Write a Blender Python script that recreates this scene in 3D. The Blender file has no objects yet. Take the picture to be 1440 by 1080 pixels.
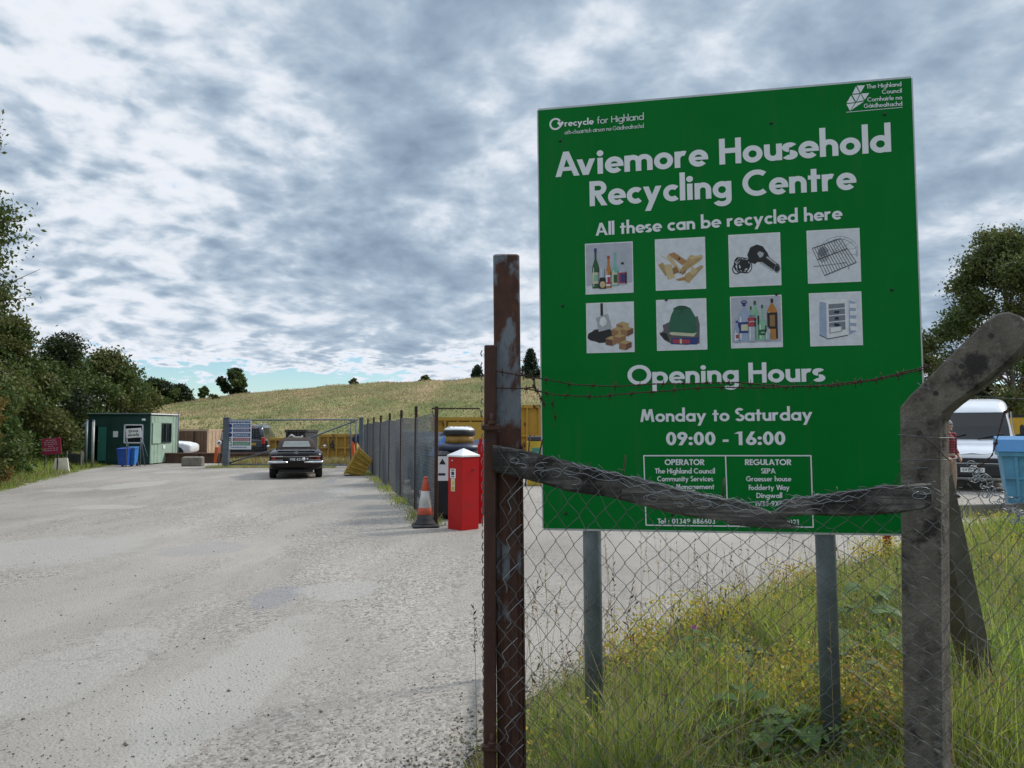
import bpy, bmesh, math, random
import numpy as np
from mathutils import Vector, Matrix

# ------------------------------------------------------------------ camera, sky, sun, exposure
SC = bpy.context.scene
COL = SC.collection
FPX = 1070.0; EYE = 1.6; PITCH = math.atan(60 / 1070.0)
cam_data = bpy.data.cameras.new('camera')
cam = bpy.data.objects.new('camera', cam_data); COL.objects.link(cam)
cam.location = (0, 0, EYE); cam.rotation_euler = (math.pi / 2 + PITCH, 0, 0)
cam_data.sensor_width = 36.0; cam_data.lens = FPX / 1440 * 36
cam_data.clip_start = 0.05; cam_data.clip_end = 5000
SC.camera = cam
SC.view_settings.view_transform = 'Standard'; SC.view_settings.look = 'None'
SC.view_settings.exposure = 0.35; SC.view_settings.gamma = 1.0
SC.cycles.use_denoising = True
SC.cycles.max_bounces = 6; SC.cycles.diffuse_bounces = 3; SC.cycles.transparent_max_bounces = 8

SUN_EL = math.radians(38); SUN_AZ = math.radians(62)          # azimuth clockwise from +Y
sun_data = bpy.data.lights.new('sun', 'SUN'); sun_data.energy = 2.4; sun_data.angle = math.radians(11)
sun_data.color = (1.0, 0.94, 0.85)
sun = bpy.data.objects.new('sun', sun_data); COL.objects.link(sun)
SUN_DIR = Vector((math.sin(SUN_AZ) * math.cos(SUN_EL), math.cos(SUN_AZ) * math.cos(SUN_EL), math.sin(SUN_EL)))
sun.rotation_euler = (-SUN_DIR).to_track_quat('-Z', 'Y').to_euler()
sun.location = (20, 10, 30)

def build_world():
    w = bpy.data.worlds.new('World'); SC.world = w; w.use_nodes = True
    nt = w.node_tree; nt.nodes.clear()
    N = nt.nodes.new; L = nt.links.new
    def math_(op, a, b=None, c=None, clamp=False):
        n = N('ShaderNodeMath'); n.operation = op; n.use_clamp = clamp
        for i, v in enumerate((a, b, c)):
            if v is None: continue
            if isinstance(v, (int, float)): n.inputs[i].default_value = v
            else: L(v, n.inputs[i])
        return n.outputs[0]
    def smooth(v, a, b):
        n = N('ShaderNodeMapRange'); n.interpolation_type = 'SMOOTHSTEP'
        L(v, n.inputs['Value']); n.inputs['From Min'].default_value = a; n.inputs['From Max'].default_value = b
        return n.outputs['Result']
    def noise(vec, scale, detail, rough, dist=0.0):
        n = N('ShaderNodeTexNoise'); n.inputs['Scale'].default_value = scale; n.inputs['Detail'].default_value = detail
        n.inputs['Roughness'].default_value = rough; n.inputs['Distortion'].default_value = dist
        L(vec, n.inputs['Vector']); return n.outputs['Fac']
    def mapping(vec, loc=(0, 0, 0), rot=0, sc=(1, 1, 1)):
        n = N('ShaderNodeMapping'); n.inputs['Location'].default_value = loc
        n.inputs['Rotation'].default_value = (0, 0, rot); n.inputs['Scale'].default_value = sc
        L(vec, n.inputs['Vector']); return n.outputs[0]
    out = N('ShaderNodeOutputWorld'); bg = N('ShaderNodeBackground'); bg.inputs['Strength'].default_value = 0.1
    L(bg.outputs[0], out.inputs[0])
    sky = N('ShaderNodeTexSky'); sky.sky_type = 'NISHITA'; sky.sun_disc = False
    sky.sun_elevation = SUN_EL; sky.sun_rotation = SUN_AZ
    sky.air_density = 1.0; sky.dust_density = 0.0; sky.ozone_density = 3.0
    tc = N('ShaderNodeTexCoord'); sep = N('ShaderNodeSeparateXYZ'); L(tc.outputs['Generated'], sep.inputs[0])
    z = math_('MAXIMUM', sep.outputs['Z'], 0.0)
    zc = math_('ADD', z, 0.24)
    comb = N('ShaderNodeCombineXYZ')
    L(math_('DIVIDE', sep.outputs['X'], zc), comb.inputs[0]); L(math_('DIVIDE', sep.outputs['Y'], zc), comb.inputs[1])
    uv = comb.outputs[0]
    # warp the deck a little so that rows of cloud bend
    wn = N('ShaderNodeTexNoise'); wn.inputs['Scale'].default_value = .9; wn.inputs['Detail'].default_value = 3; L(uv, wn.inputs['Vector'])
    ws = N('ShaderNodeVectorMath'); ws.operation = 'MULTIPLY_ADD'; L(wn.outputs['Color'], ws.inputs[0]); ws.inputs[1].default_value = (.30, .30, 0); L(uv, ws.inputs[2])
    uvw = ws.outputs[0]
    ROW = math.radians(-38)
    big = noise(mapping(uvw, (SKY[0], SKY[1], 0), ROW, (1, .55, 1)), 1.3, 3, .5, .2)
    m1 = noise(mapping(uvw, (2.0, 7.0, 0), ROW, (1.0, .9, 1)), 4.2, 4.0, .5, .25)
    def cells(scale, loc, sm):
        n = N('ShaderNodeTexVoronoi'); n.feature = 'SMOOTH_F1'; n.inputs['Scale'].default_value = scale; n.inputs['Smoothness'].default_value = sm
        L(mapping(uvw2, loc, ROW, (1.0, .85, 1)), n.inputs['Vector']); return n.outputs['Distance']
    wn2 = N('ShaderNodeTexNoise'); wn2.inputs['Scale'].default_value = 8; wn2.inputs['Detail'].default_value = 4; L(uv, wn2.inputs['Vector'])
    ws2 = N('ShaderNodeVectorMath'); ws2.operation = 'MULTIPLY_ADD'; L(wn2.outputs['Color'], ws2.inputs[0]); ws2.inputs[1].default_value = (.12, .12, 0); L(uvw, ws2.inputs[2]); uvw2 = ws2.outputs[0]
    puff = math_('MULTIPLY', math_('SUBTRACT', .42, cells(13.5, (1, 2, 0), .85)), 1.5)
    small = noise(mapping(uvw, (1, 2, 0), ROW, (1.0, .95, 1)), 23, 3, .5, .1)
    fluff = noise(uvw, 44, 3, .55, .2)
    xa = math_('DIVIDE', sep.outputs['X'], math_('ADD', math_('ABSOLUTE', sep.outputs['Y']), .15))
    leftness = math_('SUBTRACT', 1.0, smooth(xa, -.52, -.02))           # small bright puffs over to the left
    a = math_('MULTIPLY', math_('SUBTRACT', m1, .5), math_('SUBTRACT', 1.02, math_('MULTIPLY', leftness, .5)))
    b = math_('MULTIPLY', puff, math_('ADD', .19, math_('MULTIPLY', leftness, .24)))
    b = math_('ADD', b, math_('MULTIPLY', math_('SUBTRACT', small, .5), math_('ADD', .22, math_('MULTIPLY', leftness, .20))))
    c = math_('MULTIPLY', math_('SUBTRACT', fluff, .5), .13)
    d0 = math_('MULTIPLY', math_('SUBTRACT', big, .5), .70)
    t = math_('ADD', math_('ADD', d0, a), math_('ADD', b, c))
    t = math_('SUBTRACT', math_('ADD', t, .605), math_('MULTIPLY', leftness, .14))
    # places where the deck is torn thin or heaped thick
    for (gu, gv, gr, amp) in GAPS:
        ds = N('ShaderNodeVectorMath'); ds.operation = 'DISTANCE'; L(uv, ds.inputs[0]); ds.inputs[1].default_value = (gu, gv, 0)
        t = math_('SUBTRACT', t, math_('MULTIPLY', math_('SUBTRACT', 1.0, smooth(ds.outputs['Value'], 0.0, gr)), amp))
    zr = math_('ADD', sep.outputs['Z'], math_('ADD', math_('MULTIPLY', math_('SUBTRACT', m1, .5), .13), math_('MULTIPLY', math_('SUBTRACT', small, .5), .07)))
    hor = smooth(zr, .035, .115)
    t = math_('SUBTRACT', t, math_('MULTIPLY', math_('SUBTRACT', 1.0, hor), .62))
    ramp = N('ShaderNodeValToRGB'); cr = ramp.color_ramp; cr.interpolation = 'B_SPLINE'
    pts = [(0.0, (.56, .65, .78)), (.12, (.62, .66, .74)), (.27, (.70, .72, .76)), (.41, (.54, .595, .665)), (.54, (.36, .44, .53)), (.70, (.265, .34, .435)), (.86, (.215, .28, .37)), (1.0, (.18, .235, .32))]
    while len(cr.elements) < len(pts): cr.elements.new(.5)
    for e, (p, col) in zip(cr.elements, pts): e.position = p; e.color = (*col, 1)
    L(t, ramp.inputs['Fac'])
    alpha = smooth(t, -.04, .13)
    def vmul(col, f):
        n = N('ShaderNodeVectorMath'); n.operation = 'SCALE'; L(col, n.inputs[0])
        if isinstance(f, (int, float)): n.inputs['Scale'].default_value = f
        else: L(f, n.inputs['Scale'])
        return n.outputs[0]
    gain = math_('MULTIPLY_ADD', smooth(sep.outputs['Z'], .52, .85), 10 * 1.5, 10.0)
    gain = math_('MULTIPLY', gain, math_('MULTIPLY_ADD', smooth(sep.outputs['Y'], -.35, .25), .22, .78))
    cloud = vmul(ramp.outputs['Color'], gain)
    tint = N('ShaderNodeVectorMath'); tint.operation = 'MULTIPLY'; L(sky.outputs['Color'], tint.inputs[0]); tint.inputs[1].default_value = (.84, .97, 1.02)
    mix = N('ShaderNodeMix'); mix.data_type = 'RGBA'
    L(alpha, mix.inputs['Factor']); L(tint.outputs[0], mix.inputs[6]); L(cloud, mix.inputs[7])
    L(mix.outputs[2], bg.inputs['Color'])
SKY = (3.1, 1.7)
GAPS = [(0.11, 1.31, 0.14, 0.17), (0.04, 1.57, 0.16, 0.13), (0.16, 1.21, 0.09, 0.16), (1.09, 1.77, 0.21, 0.2), (1.34, 2.1, 0.23, 0.2), (-1.16, 2.07, 0.04, 0.3), (-0.81, 1.29, 0.17, 0.08), (-0.18, 1.54, 0.22, -0.1), (-0.35, 2.3, 0.39, -0.1), (0.51, 1.24, 0.2, -0.1)]
build_world()

# ------------------------------------------------------------------ photograph geometry helpers
_F = Vector((0, math.cos(PITCH), math.sin(PITCH))); _U = Vector((0, -math.sin(PITCH), math.cos(PITCH)))
_R = Vector((1, 0, 0)); _C = Vector((0, 0, EYE))
def ray(px, py): return _F + _R * ((px - 720) / FPX) + _U * ((540 - py) / FPX)
def P(px, py, d):                      # point seen at a photo pixel, d metres ahead
    r = ray(px, py); return _C + r * (d / r.y)
def G(px, py):                         # point of the flat ground seen at a photo pixel
    r = ray(px, py); return _C + r * (-EYE / r.z)

# ------------------------------------------------------------------ materials
MATS = {}
def nodes_of(name):
    m = bpy.data.materials.new(name); m.use_nodes = True
    nt = m.node_tree; b = nt.nodes['Principled BSDF']
    return m, nt, b
def mat(name, col, rough=.6, var=.12, scale=6.0, metal=0.0, bump=0.0, bscale=40.0, spec=.5, col2=None, thr=None, stretch=(1, 1, 1), detail=4, coat=0.0):
    """painted / solid surface: base colour with a procedural second colour or light variation"""
    if name in MATS: return MATS[name]
    m, nt, b = nodes_of(name); N = nt.nodes.new; L = nt.links.new
    tc = N('ShaderNodeTexCoord'); mp = N('ShaderNodeMapping'); mp.inputs['Scale'].default_value = stretch
    L(tc.outputs['Object'], mp.inputs[0])
    n = N('ShaderNodeTexNoise'); n.inputs['Scale'].default_value = scale; n.inputs['Detail'].default_value = detail
    n.inputs['Roughness'].default_value = .6
    L(mp.outputs[0], n.inputs['Vector'])
    r = N('ShaderNodeValToRGB')
    c2 = col2 if col2 else tuple(max(0, c * (1 - var * 2)) for c in col)
    lo, hi = thr if thr else (.3, .7)
    r.color_ramp.elements[0].position = lo; r.color_ramp.elements[0].color = (*c2, 1)
    r.color_ramp.elements[1].position = hi; r.color_ramp.elements[1].color = (*col, 1)
    L(n.outputs['Fac'], r.inputs['Fac']); L(r.outputs['Color'], b.inputs['Base Color'])
    b.inputs['Roughness'].default_value = rough; b.inputs['Metallic'].default_value = metal
    b.inputs['Specular IOR Level'].default_value = spec; b.inputs['Coat Weight'].default_value = coat
    if bump:
        n2 = N('ShaderNodeTexNoise'); n2.inputs['Scale'].default_value = bscale; n2.inputs['Detail'].default_value = 5
        L(mp.outputs[0], n2.inputs['Vector'])
        bp = N('ShaderNodeBump'); bp.inputs['Strength'].default_value = bump; bp.inputs['Distance'].default_value = .02
        L(n2.outputs['Fac'], bp.inputs['Height']); L(bp.outputs[0], b.inputs['Normal'])
    MATS[name] = m; return m
def leaf_mat(name, c1, c2, trans=.35):
    m, nt, b = nodes_of(name); N = nt.nodes.new; L = nt.links.new
    g = N('ShaderNodeNewGeometry'); r = N('ShaderNodeValToRGB')
    r.color_ramp.elements[0].color = (*c1, 1); r.color_ramp.elements[1].color = (*c2, 1)
    L(g.outputs['Random Per Island'], r.inputs['Fac']); L(r.outputs['Color'], b.inputs['Base Color'])
    b.inputs['Roughness'].default_value = .55; b.inputs['Specular IOR Level'].default_value = .3
    t = N('ShaderNodeBsdfTranslucent'); L(r.outputs['Color'], t.inputs['Color'])
    mx = N('ShaderNodeMixShader'); mx.inputs[0].default_value = trans
    L(b.outputs[0], mx.inputs[1]); L(t.outputs[0], mx.inputs[2])
    L(mx.outputs[0], nt.nodes['Material Output'].inputs[0])
    MATS[name] = m; return m

# ------------------------------------------------------------------ mesh builder
class MB:
    def __init__(s): s.v = []; s.f = []; s.mi = []; s.sm = []
    def add(s, vs, fs, mi=0, smooth=False):
        o = len(s.v); s.v += [tuple(v) for v in vs]
        for f in fs: s.f.append([i + o for i in f]); s.mi.append(mi); s.sm.append(smooth)
    def box(s, c, size, M=None, mi=0, bev=0.0):
        x, y, z = (q / 2 for q in size); c = Vector(c)
        if bev > 0:
            b = min(bev, x * .9, y * .9, z * .9)
            ring = lambda dx, dy, zz: [(-dx, -dy + b, zz), (-dx + b, -dy, zz), (dx - b, -dy, zz), (dx, -dy + b, zz), (dx, dy - b, zz), (dx - b, dy, zz), (-dx + b, dy, zz), (-dx, dy - b, zz)]
            rs = [ring(x - b, y - b, -z), ring(x, y, -z + b), ring(x, y, z - b), ring(x - b, y - b, z)]
            vs = [Vector(p) for r in rs for p in r]
            fs = [[k * 8 + i, k * 8 + (i + 1) % 8, k * 8 + 8 + (i + 1) % 8, k * 8 + 8 + i] for k in range(3) for i in range(8)]
            fs += [list(range(7, -1, -1)), list(range(24, 32))]
        else:
            vs = [Vector((a, b_, d)) for a in (-x, x) for b_ in (-y, y) for d in (-z, z)]
            fs = [[0, 1, 3, 2], [4, 6, 7, 5], [0, 4, 5, 1], [2, 3, 7, 6], [0, 2, 6, 4], [1, 5, 7, 3]]
        if M is not None: vs = [M @ v for v in vs]
        s.add([v + c for v in vs], fs, mi); return s
    def bar(s, p, q, wx, wy=None, mi=0, up=(0, 0, 1)):
        """rectangular bar from p to q"""
        wy = wy or wx; p = Vector(p); q = Vector(q); d = (q - p); l = d.length; d.normalize()
        u = Vector(up)
        if abs(d.dot(u)) > .95: u = Vector((0, 1, 0))
        a = d.cross(u).normalized(); b = a.cross(d)
        M = Matrix((a, b, d)).transposed()
        return s.box((p + q) / 2, (wx, wy, l), M, mi)
    def tube(s, pts, r, n=6, mi=0, cap=True, smooth=True):
        pts = [Vector(p) for p in pts]; k = len(pts)
        rs = r if isinstance(r, (list, tuple)) else [r] * k
        vs = []; prev = None
        for i, p in enumerate(pts):
            t = (pts[min(i + 1, k - 1)] - pts[max(i - 1, 0)])
            if t.length < 1e-9: t = Vector((0, 0, 1))
            t.normalize()
            if prev is None:
                u = Vector((0, 0, 1)) if abs(t.z) < .9 else Vector((1, 0, 0))
                a = t.cross(u).normalized()
            else:
                a = prev - t * prev.dot(t)
                a = a.normalized() if a.length > 1e-6 else t.orthogonal().normalized()
            prev = a; b = t.cross(a)
            for j in range(n):
                an = 2 * math.pi * j / n
                vs.append(p + (a * math.cos(an) + b * math.sin(an)) * rs[i])
        fs = [[i * n + j, i * n + (j + 1) % n, (i + 1) * n + (j + 1) % n, (i + 1) * n + j] for i in range(k - 1) for j in range(n)]
        if cap: fs += [list(range(n - 1, -1, -1)), list(range((k - 1) * n, k * n))]
        s.add(vs, fs, mi, smooth); return s
    def lathe(s, prof, c=(0, 0, 0), n=24, mi=0, axis='z', smooth=True, sx=1, sy=1):
        vs = []
        for (r, z) in prof:
            for j in range(n):
                a = 2 * math.pi * j / n; x, y = r * math.cos(a) * sx, r * math.sin(a) * sy
                vs.append(Vector((x, y, z)) if axis == 'z' else (Vector((z, x, y)) if axis == 'x' else Vector((x, z, y))))
        k = len(prof)
        fs = [[i * n + j, i * n + (j + 1) % n, (i + 1) * n + (j + 1) % n, (i + 1) * n + j] for i in range(k - 1) for j in range(n)]
        fs += [list(range(n - 1, -1, -1)), list(range((k - 1) * n, k * n))]
        s.add([v + Vector(c) for v in vs], fs, mi, smooth); return s
    def loft(s, rings, mi=0, smooth=True, cap=True):
        n = len(rings[0]); k = len(rings); vs = [p for r in rings for p in r]
        fs = [[i * n + j, i * n + (j + 1) % n, (i + 1) * n + (j + 1) % n, (i + 1) * n + j] for i in range(k - 1) for j in range(n)]
        if cap: fs += [list(range(n - 1, -1, -1)), list(range((k - 1) * n, k * n))]
        s.add(vs, fs, mi, smooth); return s
    def prism(s, poly, d0, d1, mi=0):
        """polygon in the x-z plane between y=d0 and y=d1"""
        n = len(poly); vs = [(x, d0, z) for x, z in poly] + [(x, d1, z) for x, z in poly]
        fs = [[i, (i + 1) % n, n + (i + 1) % n, n + i] for i in range(n)] + [list(range(n - 1, -1, -1)), list(range(n, 2 * n))]
        s.add(vs, fs, mi); return s
    def flat(s, poly, y, mi=0):
        s.add([(x, y, z) for x, z in poly], [list(range(len(poly)))], mi); return s
    def build(s, name, mats, parent=None, loc=None, smooth_angle=None):
        me = bpy.data.meshes.new(name); me.from_pydata(s.v, [], s.f)
        mats = mats if isinstance(mats, (list, tuple)) else [mats]
        for m in mats: me.materials.append(m)
        me.polygons.foreach_set('material_index', s.mi); me.polygons.foreach_set('use_smooth', s.sm)
        bm = bmesh.new(); bm.from_mesh(me); bmesh.ops.recalc_face_normals(bm, faces=bm.faces); bm.to_mesh(me); bm.free()
        me.update()
        o = bpy.data.objects.new(name, me); COL.objects.link(o)
        if parent: o.parent = parent
        if loc is not None: o.location = loc
        return o
def np_mesh(name, V, Q, mats, mi=None, parent=None, smooth=False):
    me = bpy.data.meshes.new(name); n = len(V); m, k = Q.shape
    me.vertices.add(n); me.vertices.foreach_set('co', np.asarray(V, np.float32).ravel())
    me.loops.add(m * k); me.loops.foreach_set('vertex_index', Q.astype(np.int32).ravel())
    me.polygons.add(m); me.polygons.foreach_set('loop_start', np.arange(0, m * k, k, dtype=np.int32))
    for q in (mats if isinstance(mats, (list, tuple)) else [mats]): me.materials.append(q)
    if mi is not None: me.polygons.foreach_set('material_index', np.asarray(mi, np.int32))
    if smooth: me.polygons.foreach_set('use_smooth', np.ones(m, bool))
    me.update(calc_edges=True); me.validate()
    o = bpy.data.objects.new(name, me); COL.objects.link(o)
    if parent: o.parent = parent
    return o
def tag(o, label=None, cat=None, group=None, kind=None):
    if label: o['label'] = label
    if cat: o['category'] = cat
    if group: o['group'] = group
    if kind: o['kind'] = kind
    return o
def thing(name, label, cat, loc=(0, 0, 0), rz=0.0, group=None, M=None):
    o = bpy.data.objects.new(name, None); COL.objects.link(o); o.empty_display_size = .2
    if M is not None: o.matrix_world = M
    else: o.location = loc; o.rotation_euler = (0, 0, rz)
    return tag(o, label, cat, group)
def copy_tree(o, parent=None):
    c = o.copy(); COL.objects.link(c); c.parent = parent
    for ch in o.children: copy_tree(ch, c)
    return c
def rot(ax, deg): return Matrix.Rotation(math.radians(deg), 3, ax)

# ------------------------------------------------------------------ ground, road, hill
SPOTS = []
for (px_, py_, w_, h_, c_, m_) in ((190, 682, 34, 6, (.37, .345, .31), .8), (98, 689, 34, 3, (.36, .335, .30), .7), (150, 713, 50, 3.5, (.37, .345, .31), .7), (290, 772, 60, 10, (.22, .22, .23), .35), (388, 840, 34, 16, (.19, .195, .215), .5), (480, 830, 60, 13, (.34, .325, .30), .6),
        (478, 690, 20, 3, (.36, .35, .34), .6), (60, 775, 130, 22, (.33, .315, .285), .7), (240, 664, 22, 2.2, (.35, .33, .30), .6), (330, 955, 70, 90, (.335, .318, .288), .75), (110, 940, 90, 60, (.335, .318, .288), .6), (560, 668, 30, 14, (.20, .185, .17), .6), (430, 700, 40, 8, (.22, .21, .20), .5)):
    a_ = G(px_, py_); b_ = G(px_ + w_, py_); t_ = G(px_, py_ - h_); SPOTS.append((a_.x, a_.y, b_.x - a_.x, t_.y - a_.y, c_, m_))
def ground_mat():
    m, nt, b = nodes_of('verge_soil'); N = nt.nodes.new; L = nt.links.new
    tc = N('ShaderNodeTexCoord')
    n = N('ShaderNodeTexNoise'); n.inputs['Scale'].default_value = 1.3; n.inputs['Detail'].default_value = 8; n.inputs['Roughness'].default_value = .7
    L(tc.outputs['Object'], n.inputs['Vector'])
    r = N('ShaderNodeValToRGB'); cr = r.color_ramp
    cr.elements[0].position = .3; cr.elements[0].color = (.045, .05, .018, 1)
    cr.elements[1].position = .7; cr.elements[1].color = (.13, .105, .06, 1)
    e = cr.elements.new(.5); e.color = (.075, .08, .028, 1)
    L(n.outputs['Fac'], r.inputs['Fac']); L(r.outputs['Color'], b.inputs['Base Color'])
    b.inputs['Roughness'].default_value = .95
    bp = N('ShaderNodeBump'); bp.inputs['Strength'].default_value = .5; bp.inputs['Distance'].default_value = .05
    n2 = N('ShaderNodeTexNoise'); n2.inputs['Scale'].default_value = 14; n2.inputs['Detail'].default_value = 6
    L(tc.outputs['Object'], n2.inputs['Vector']); L(n2.outputs['Fac'], bp.inputs['Height']); L(bp.outputs[0], b.inputs['Normal'])
    return m
def road_mat():
    m, nt, b = nodes_of('worn_tarmac'); N = nt.nodes.new; L = nt.links.new
    tc = N('ShaderNodeTexCoord'); co = tc.outputs['Object']
    def noise(scale, detail=5, rough=.6, vec=co, dist=0):
        n = N('ShaderNodeTexNoise'); n.inputs['Scale'].default_value = scale; n.inputs['Detail'].default_value = detail
        n.inputs['Roughness'].default_value = rough; n.inputs['Distortion'].default_value = dist; L(vec, n.inputs['Vector']); return n.outputs['Fac']
    def ramp(fac, pts):
        r = N('ShaderNodeValToRGB'); cr = r.color_ramp
        while len(cr.elements) < len(pts): cr.elements.new(.5)
        for e, (p, c) in zip(cr.elements, pts): e.position = p; e.color = (*((c,) * 3 if isinstance(c, float) else c), 1)
        L(fac, r.inputs['Fac']); return r.outputs['Color']
    def mixc(a, b_, fac, mode='MIX'):
        n = N('ShaderNodeMix'); n.data_type = 'RGBA'; n.blend_type = mode
        if isinstance(fac, float): n.inputs['Factor'].default_value = fac
        else: L(fac, n.inputs['Factor'])
        L(a, n.inputs[6])
        if isinstance(b_, tuple): n.inputs[7].default_value = (*b_, 1)
        else: L(b_, n.inputs[7])
        return n.outputs[2]
    def smoothm(v, a, b_, amt):
        n = N('ShaderNodeMapRange'); n.interpolation_type = 'SMOOTHSTEP'; L(v, n.inputs['Value']); n.inputs['From Min'].default_value = a; n.inputs['From Max'].default_value = b_
        n.inputs['To Min'].default_value = amt; n.inputs['To Max'].default_value = 0.0; return n.outputs['Result']
    # dusty pale tarmac with slow tone changes, stretched along the lane
    mp = N('ShaderNodeMapping'); mp.inputs['Rotation'].default_value = (0, 0, math.radians(-22)); mp.inputs['Scale'].default_value = (1, .35, 1); L(co, mp.inputs[0])
    base = ramp(noise(.55, 6, .62, mp.outputs[0], .4), [(.30, (.235, .215, .189)), (.5, (.305, .279, .245)), (.70, (.375, .343, .30))])
    # exposed chippings where the fine surface has worn off
    v = N('ShaderNodeTexVoronoi'); v.inputs['Scale'].default_value = 48; v.inputs['Randomness'].default_value = 1; L(co, v.inputs['Vector'])
    chip = ramp(v.outputs['Color'], [(.08, .40), (.4, .86), (.9, 1.32)])
    worn = ramp(noise(.42, 5, .65, mp.outputs[0], .8), [(.42, 0.0), (.54, 1.0)])
    chipped = mixc(base, chip, 1.0, 'MULTIPLY')
    base = mixc(base, chipped, worn)
    fine = ramp(noise(95, 3, .7), [(.3, .82), (.7, 1.14)])
    base = mixc(base, fine, 1.0, 'MULTIPLY')
    # dark pits between stones and scattered dark grit
    v2 = N('ShaderNodeTexVoronoi'); v2.inputs['Scale'].default_value = 13; L(co, v2.inputs['Vector'])
    pit = ramp(v2.outputs['Distance'], [(.06, .38), (.14, 1.0)])
    pitm = ramp(noise(1.6, 4, .6), [(.50, 0.0), (.60, 1.0)])
    base = mixc(base, mixc(base, pit, 1.0, 'MULTIPLY'), pitm)
    # bluish bare patches and tar-filled cracks
    blue = ramp(noise(.34, 5, .68, mp.outputs[0], 1.2), [(.66, 0.0), (.70, .75)])
    base = mixc(base, (.20, .205, .225), blue)
    # worn smooth islands and bluish bare spots, each with its own place and ragged rim
    rag = N('ShaderNodeTexNoise'); rag.inputs['Scale'].default_value = 2.2; rag.inputs['Detail'].default_value = 8; rag.inputs['Roughness'].default_value = .7; L(co, rag.inputs['Vector'])
    for (cx, cy, rx, ry, col, amt) in SPOTS:
        sb = N('ShaderNodeVectorMath'); sb.operation = 'SUBTRACT'; L(co, sb.inputs[0]); sb.inputs[1].default_value = (cx, cy, 0)
        dv = N('ShaderNodeVectorMath'); dv.operation = 'MULTIPLY'; L(sb.outputs[0], dv.inputs[0]); dv.inputs[1].default_value = (1 / rx, 1 / ry, 0)
        ln = N('ShaderNodeVectorMath'); ln.operation = 'LENGTH'; L(dv.outputs[0], ln.inputs[0])
        ad = N('ShaderNodeMath'); ad.operation = 'MULTIPLY_ADD'; L(rag.outputs['Fac'], ad.inputs[0]); ad.inputs[1].default_value = 1.5; L(ln.outputs['Value'], ad.inputs[2])
        base = mixc(base, col, smoothm(ad.outputs[0], 1.55, 1.85, amt))
    cr_ = N('ShaderNodeTexVoronoi'); cr_.feature = 'DISTANCE_TO_EDGE'; cr_.inputs['Scale'].default_value = .28
    wob = N('ShaderNodeVectorMath'); wob.operation = 'ADD'
    nz = N('ShaderNodeTexNoise'); nz.inputs['Scale'].default_value = 1.1; nz.inputs['Detail'].default_value = 5; L(co, nz.inputs['Vector'])
    sc_ = N('ShaderNodeVectorMath'); sc_.operation = 'SCALE'; sc_.inputs['Scale'].default_value = 1.6; L(nz.outputs['Color'], sc_.inputs[0])
    L(co, wob.inputs[0]); L(sc_.outputs[0], wob.inputs[1]); L(wob.outputs[0], cr_.inputs['Vector'])
    crack = ramp(cr_.outputs['Distance'], [(.001, 1.0), (.006, 0.0)])
    cm = ramp(noise(.5, 2), [(.56, 0.0), (.64, .55)])
    ck = N('ShaderNodeMath'); ck.operation = 'MULTIPLY'; L(crack, ck.inputs[0]); L(cm, ck.inputs[1])
    base = mixc(base, (.09, .085, .08), ck.outputs[0])
    L(base, b.inputs['Base Color']); b.inputs['Roughness'].default_value = .88; b.inputs['Specular IOR Level'].default_value = .35
    h = mixc(ramp(v.outputs['Distance'], [(0.0, 1.0), (.6, 0.0)]), noise(60, 5, .7), .5)
    bp = N('ShaderNodeBump'); bp.inputs['Strength'].default_value = .7; bp.inputs['Distance'].default_value = .016
    L(h, bp.inputs['Height']); L(bp.outputs[0], b.inputs['Normal'])
    return m
g = MB(); g.add([(-2500, -2500, 0), (2500, -2500, 0), (2500, 2500, 0), (-2500, 2500, 0)], [[0, 1, 2, 3]])
tag(g.build('ground', ground_mat()), kind='structure')

VERGE = [(-.10, -9), (-.30, 2.5), (-.24, 3.2), (-.18, 3.75), (.10, 4.5), (.95, 5.72), (2.6, 7.4), (4.63, 9.63), (6.6, 11.2), (9.2, 13.2), (15, 16.5), (40, 24)]
LEFT = [(-5.9, -9), (-6.3, 0), (-8.2, 6), (-9.6, 10), (-12.8, 19.2), (-14.6, 24.5), (-16.0, 28.8), (-17.6, 36), (-20, 46)]
def wobble(pl, amp, step, seed):
    rg = random.Random(seed); out = []
    for (a, b) in zip(pl, pl[1:]):
        a, b = Vector(a), Vector(b); n = max(1, int((b - a).length / step))
        for i in range(n):
            p = a.lerp(b, i / n); out.append((p.x + rg.uniform(-amp, amp), p.y + rg.uniform(-amp, amp)))
    out.append(pl[-1]); return out
rp = wobble(LEFT, .12, .5, 1)[::-1] + wobble(VERGE, .05, .25, 2)
g = MB(); poly = [(x, y, .004) for x, y in rp] + [(40, 47, .004)]
g.add(poly, [list(range(len(poly)))])
ro = g.build('road', road_mat()); tag(ro, kind='structure')
bm = bmesh.new(); bm.from_mesh(ro.data); bmesh.ops.triangulate(bm, faces=bm.faces); bm.to_mesh(ro.data); bm.free()

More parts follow.
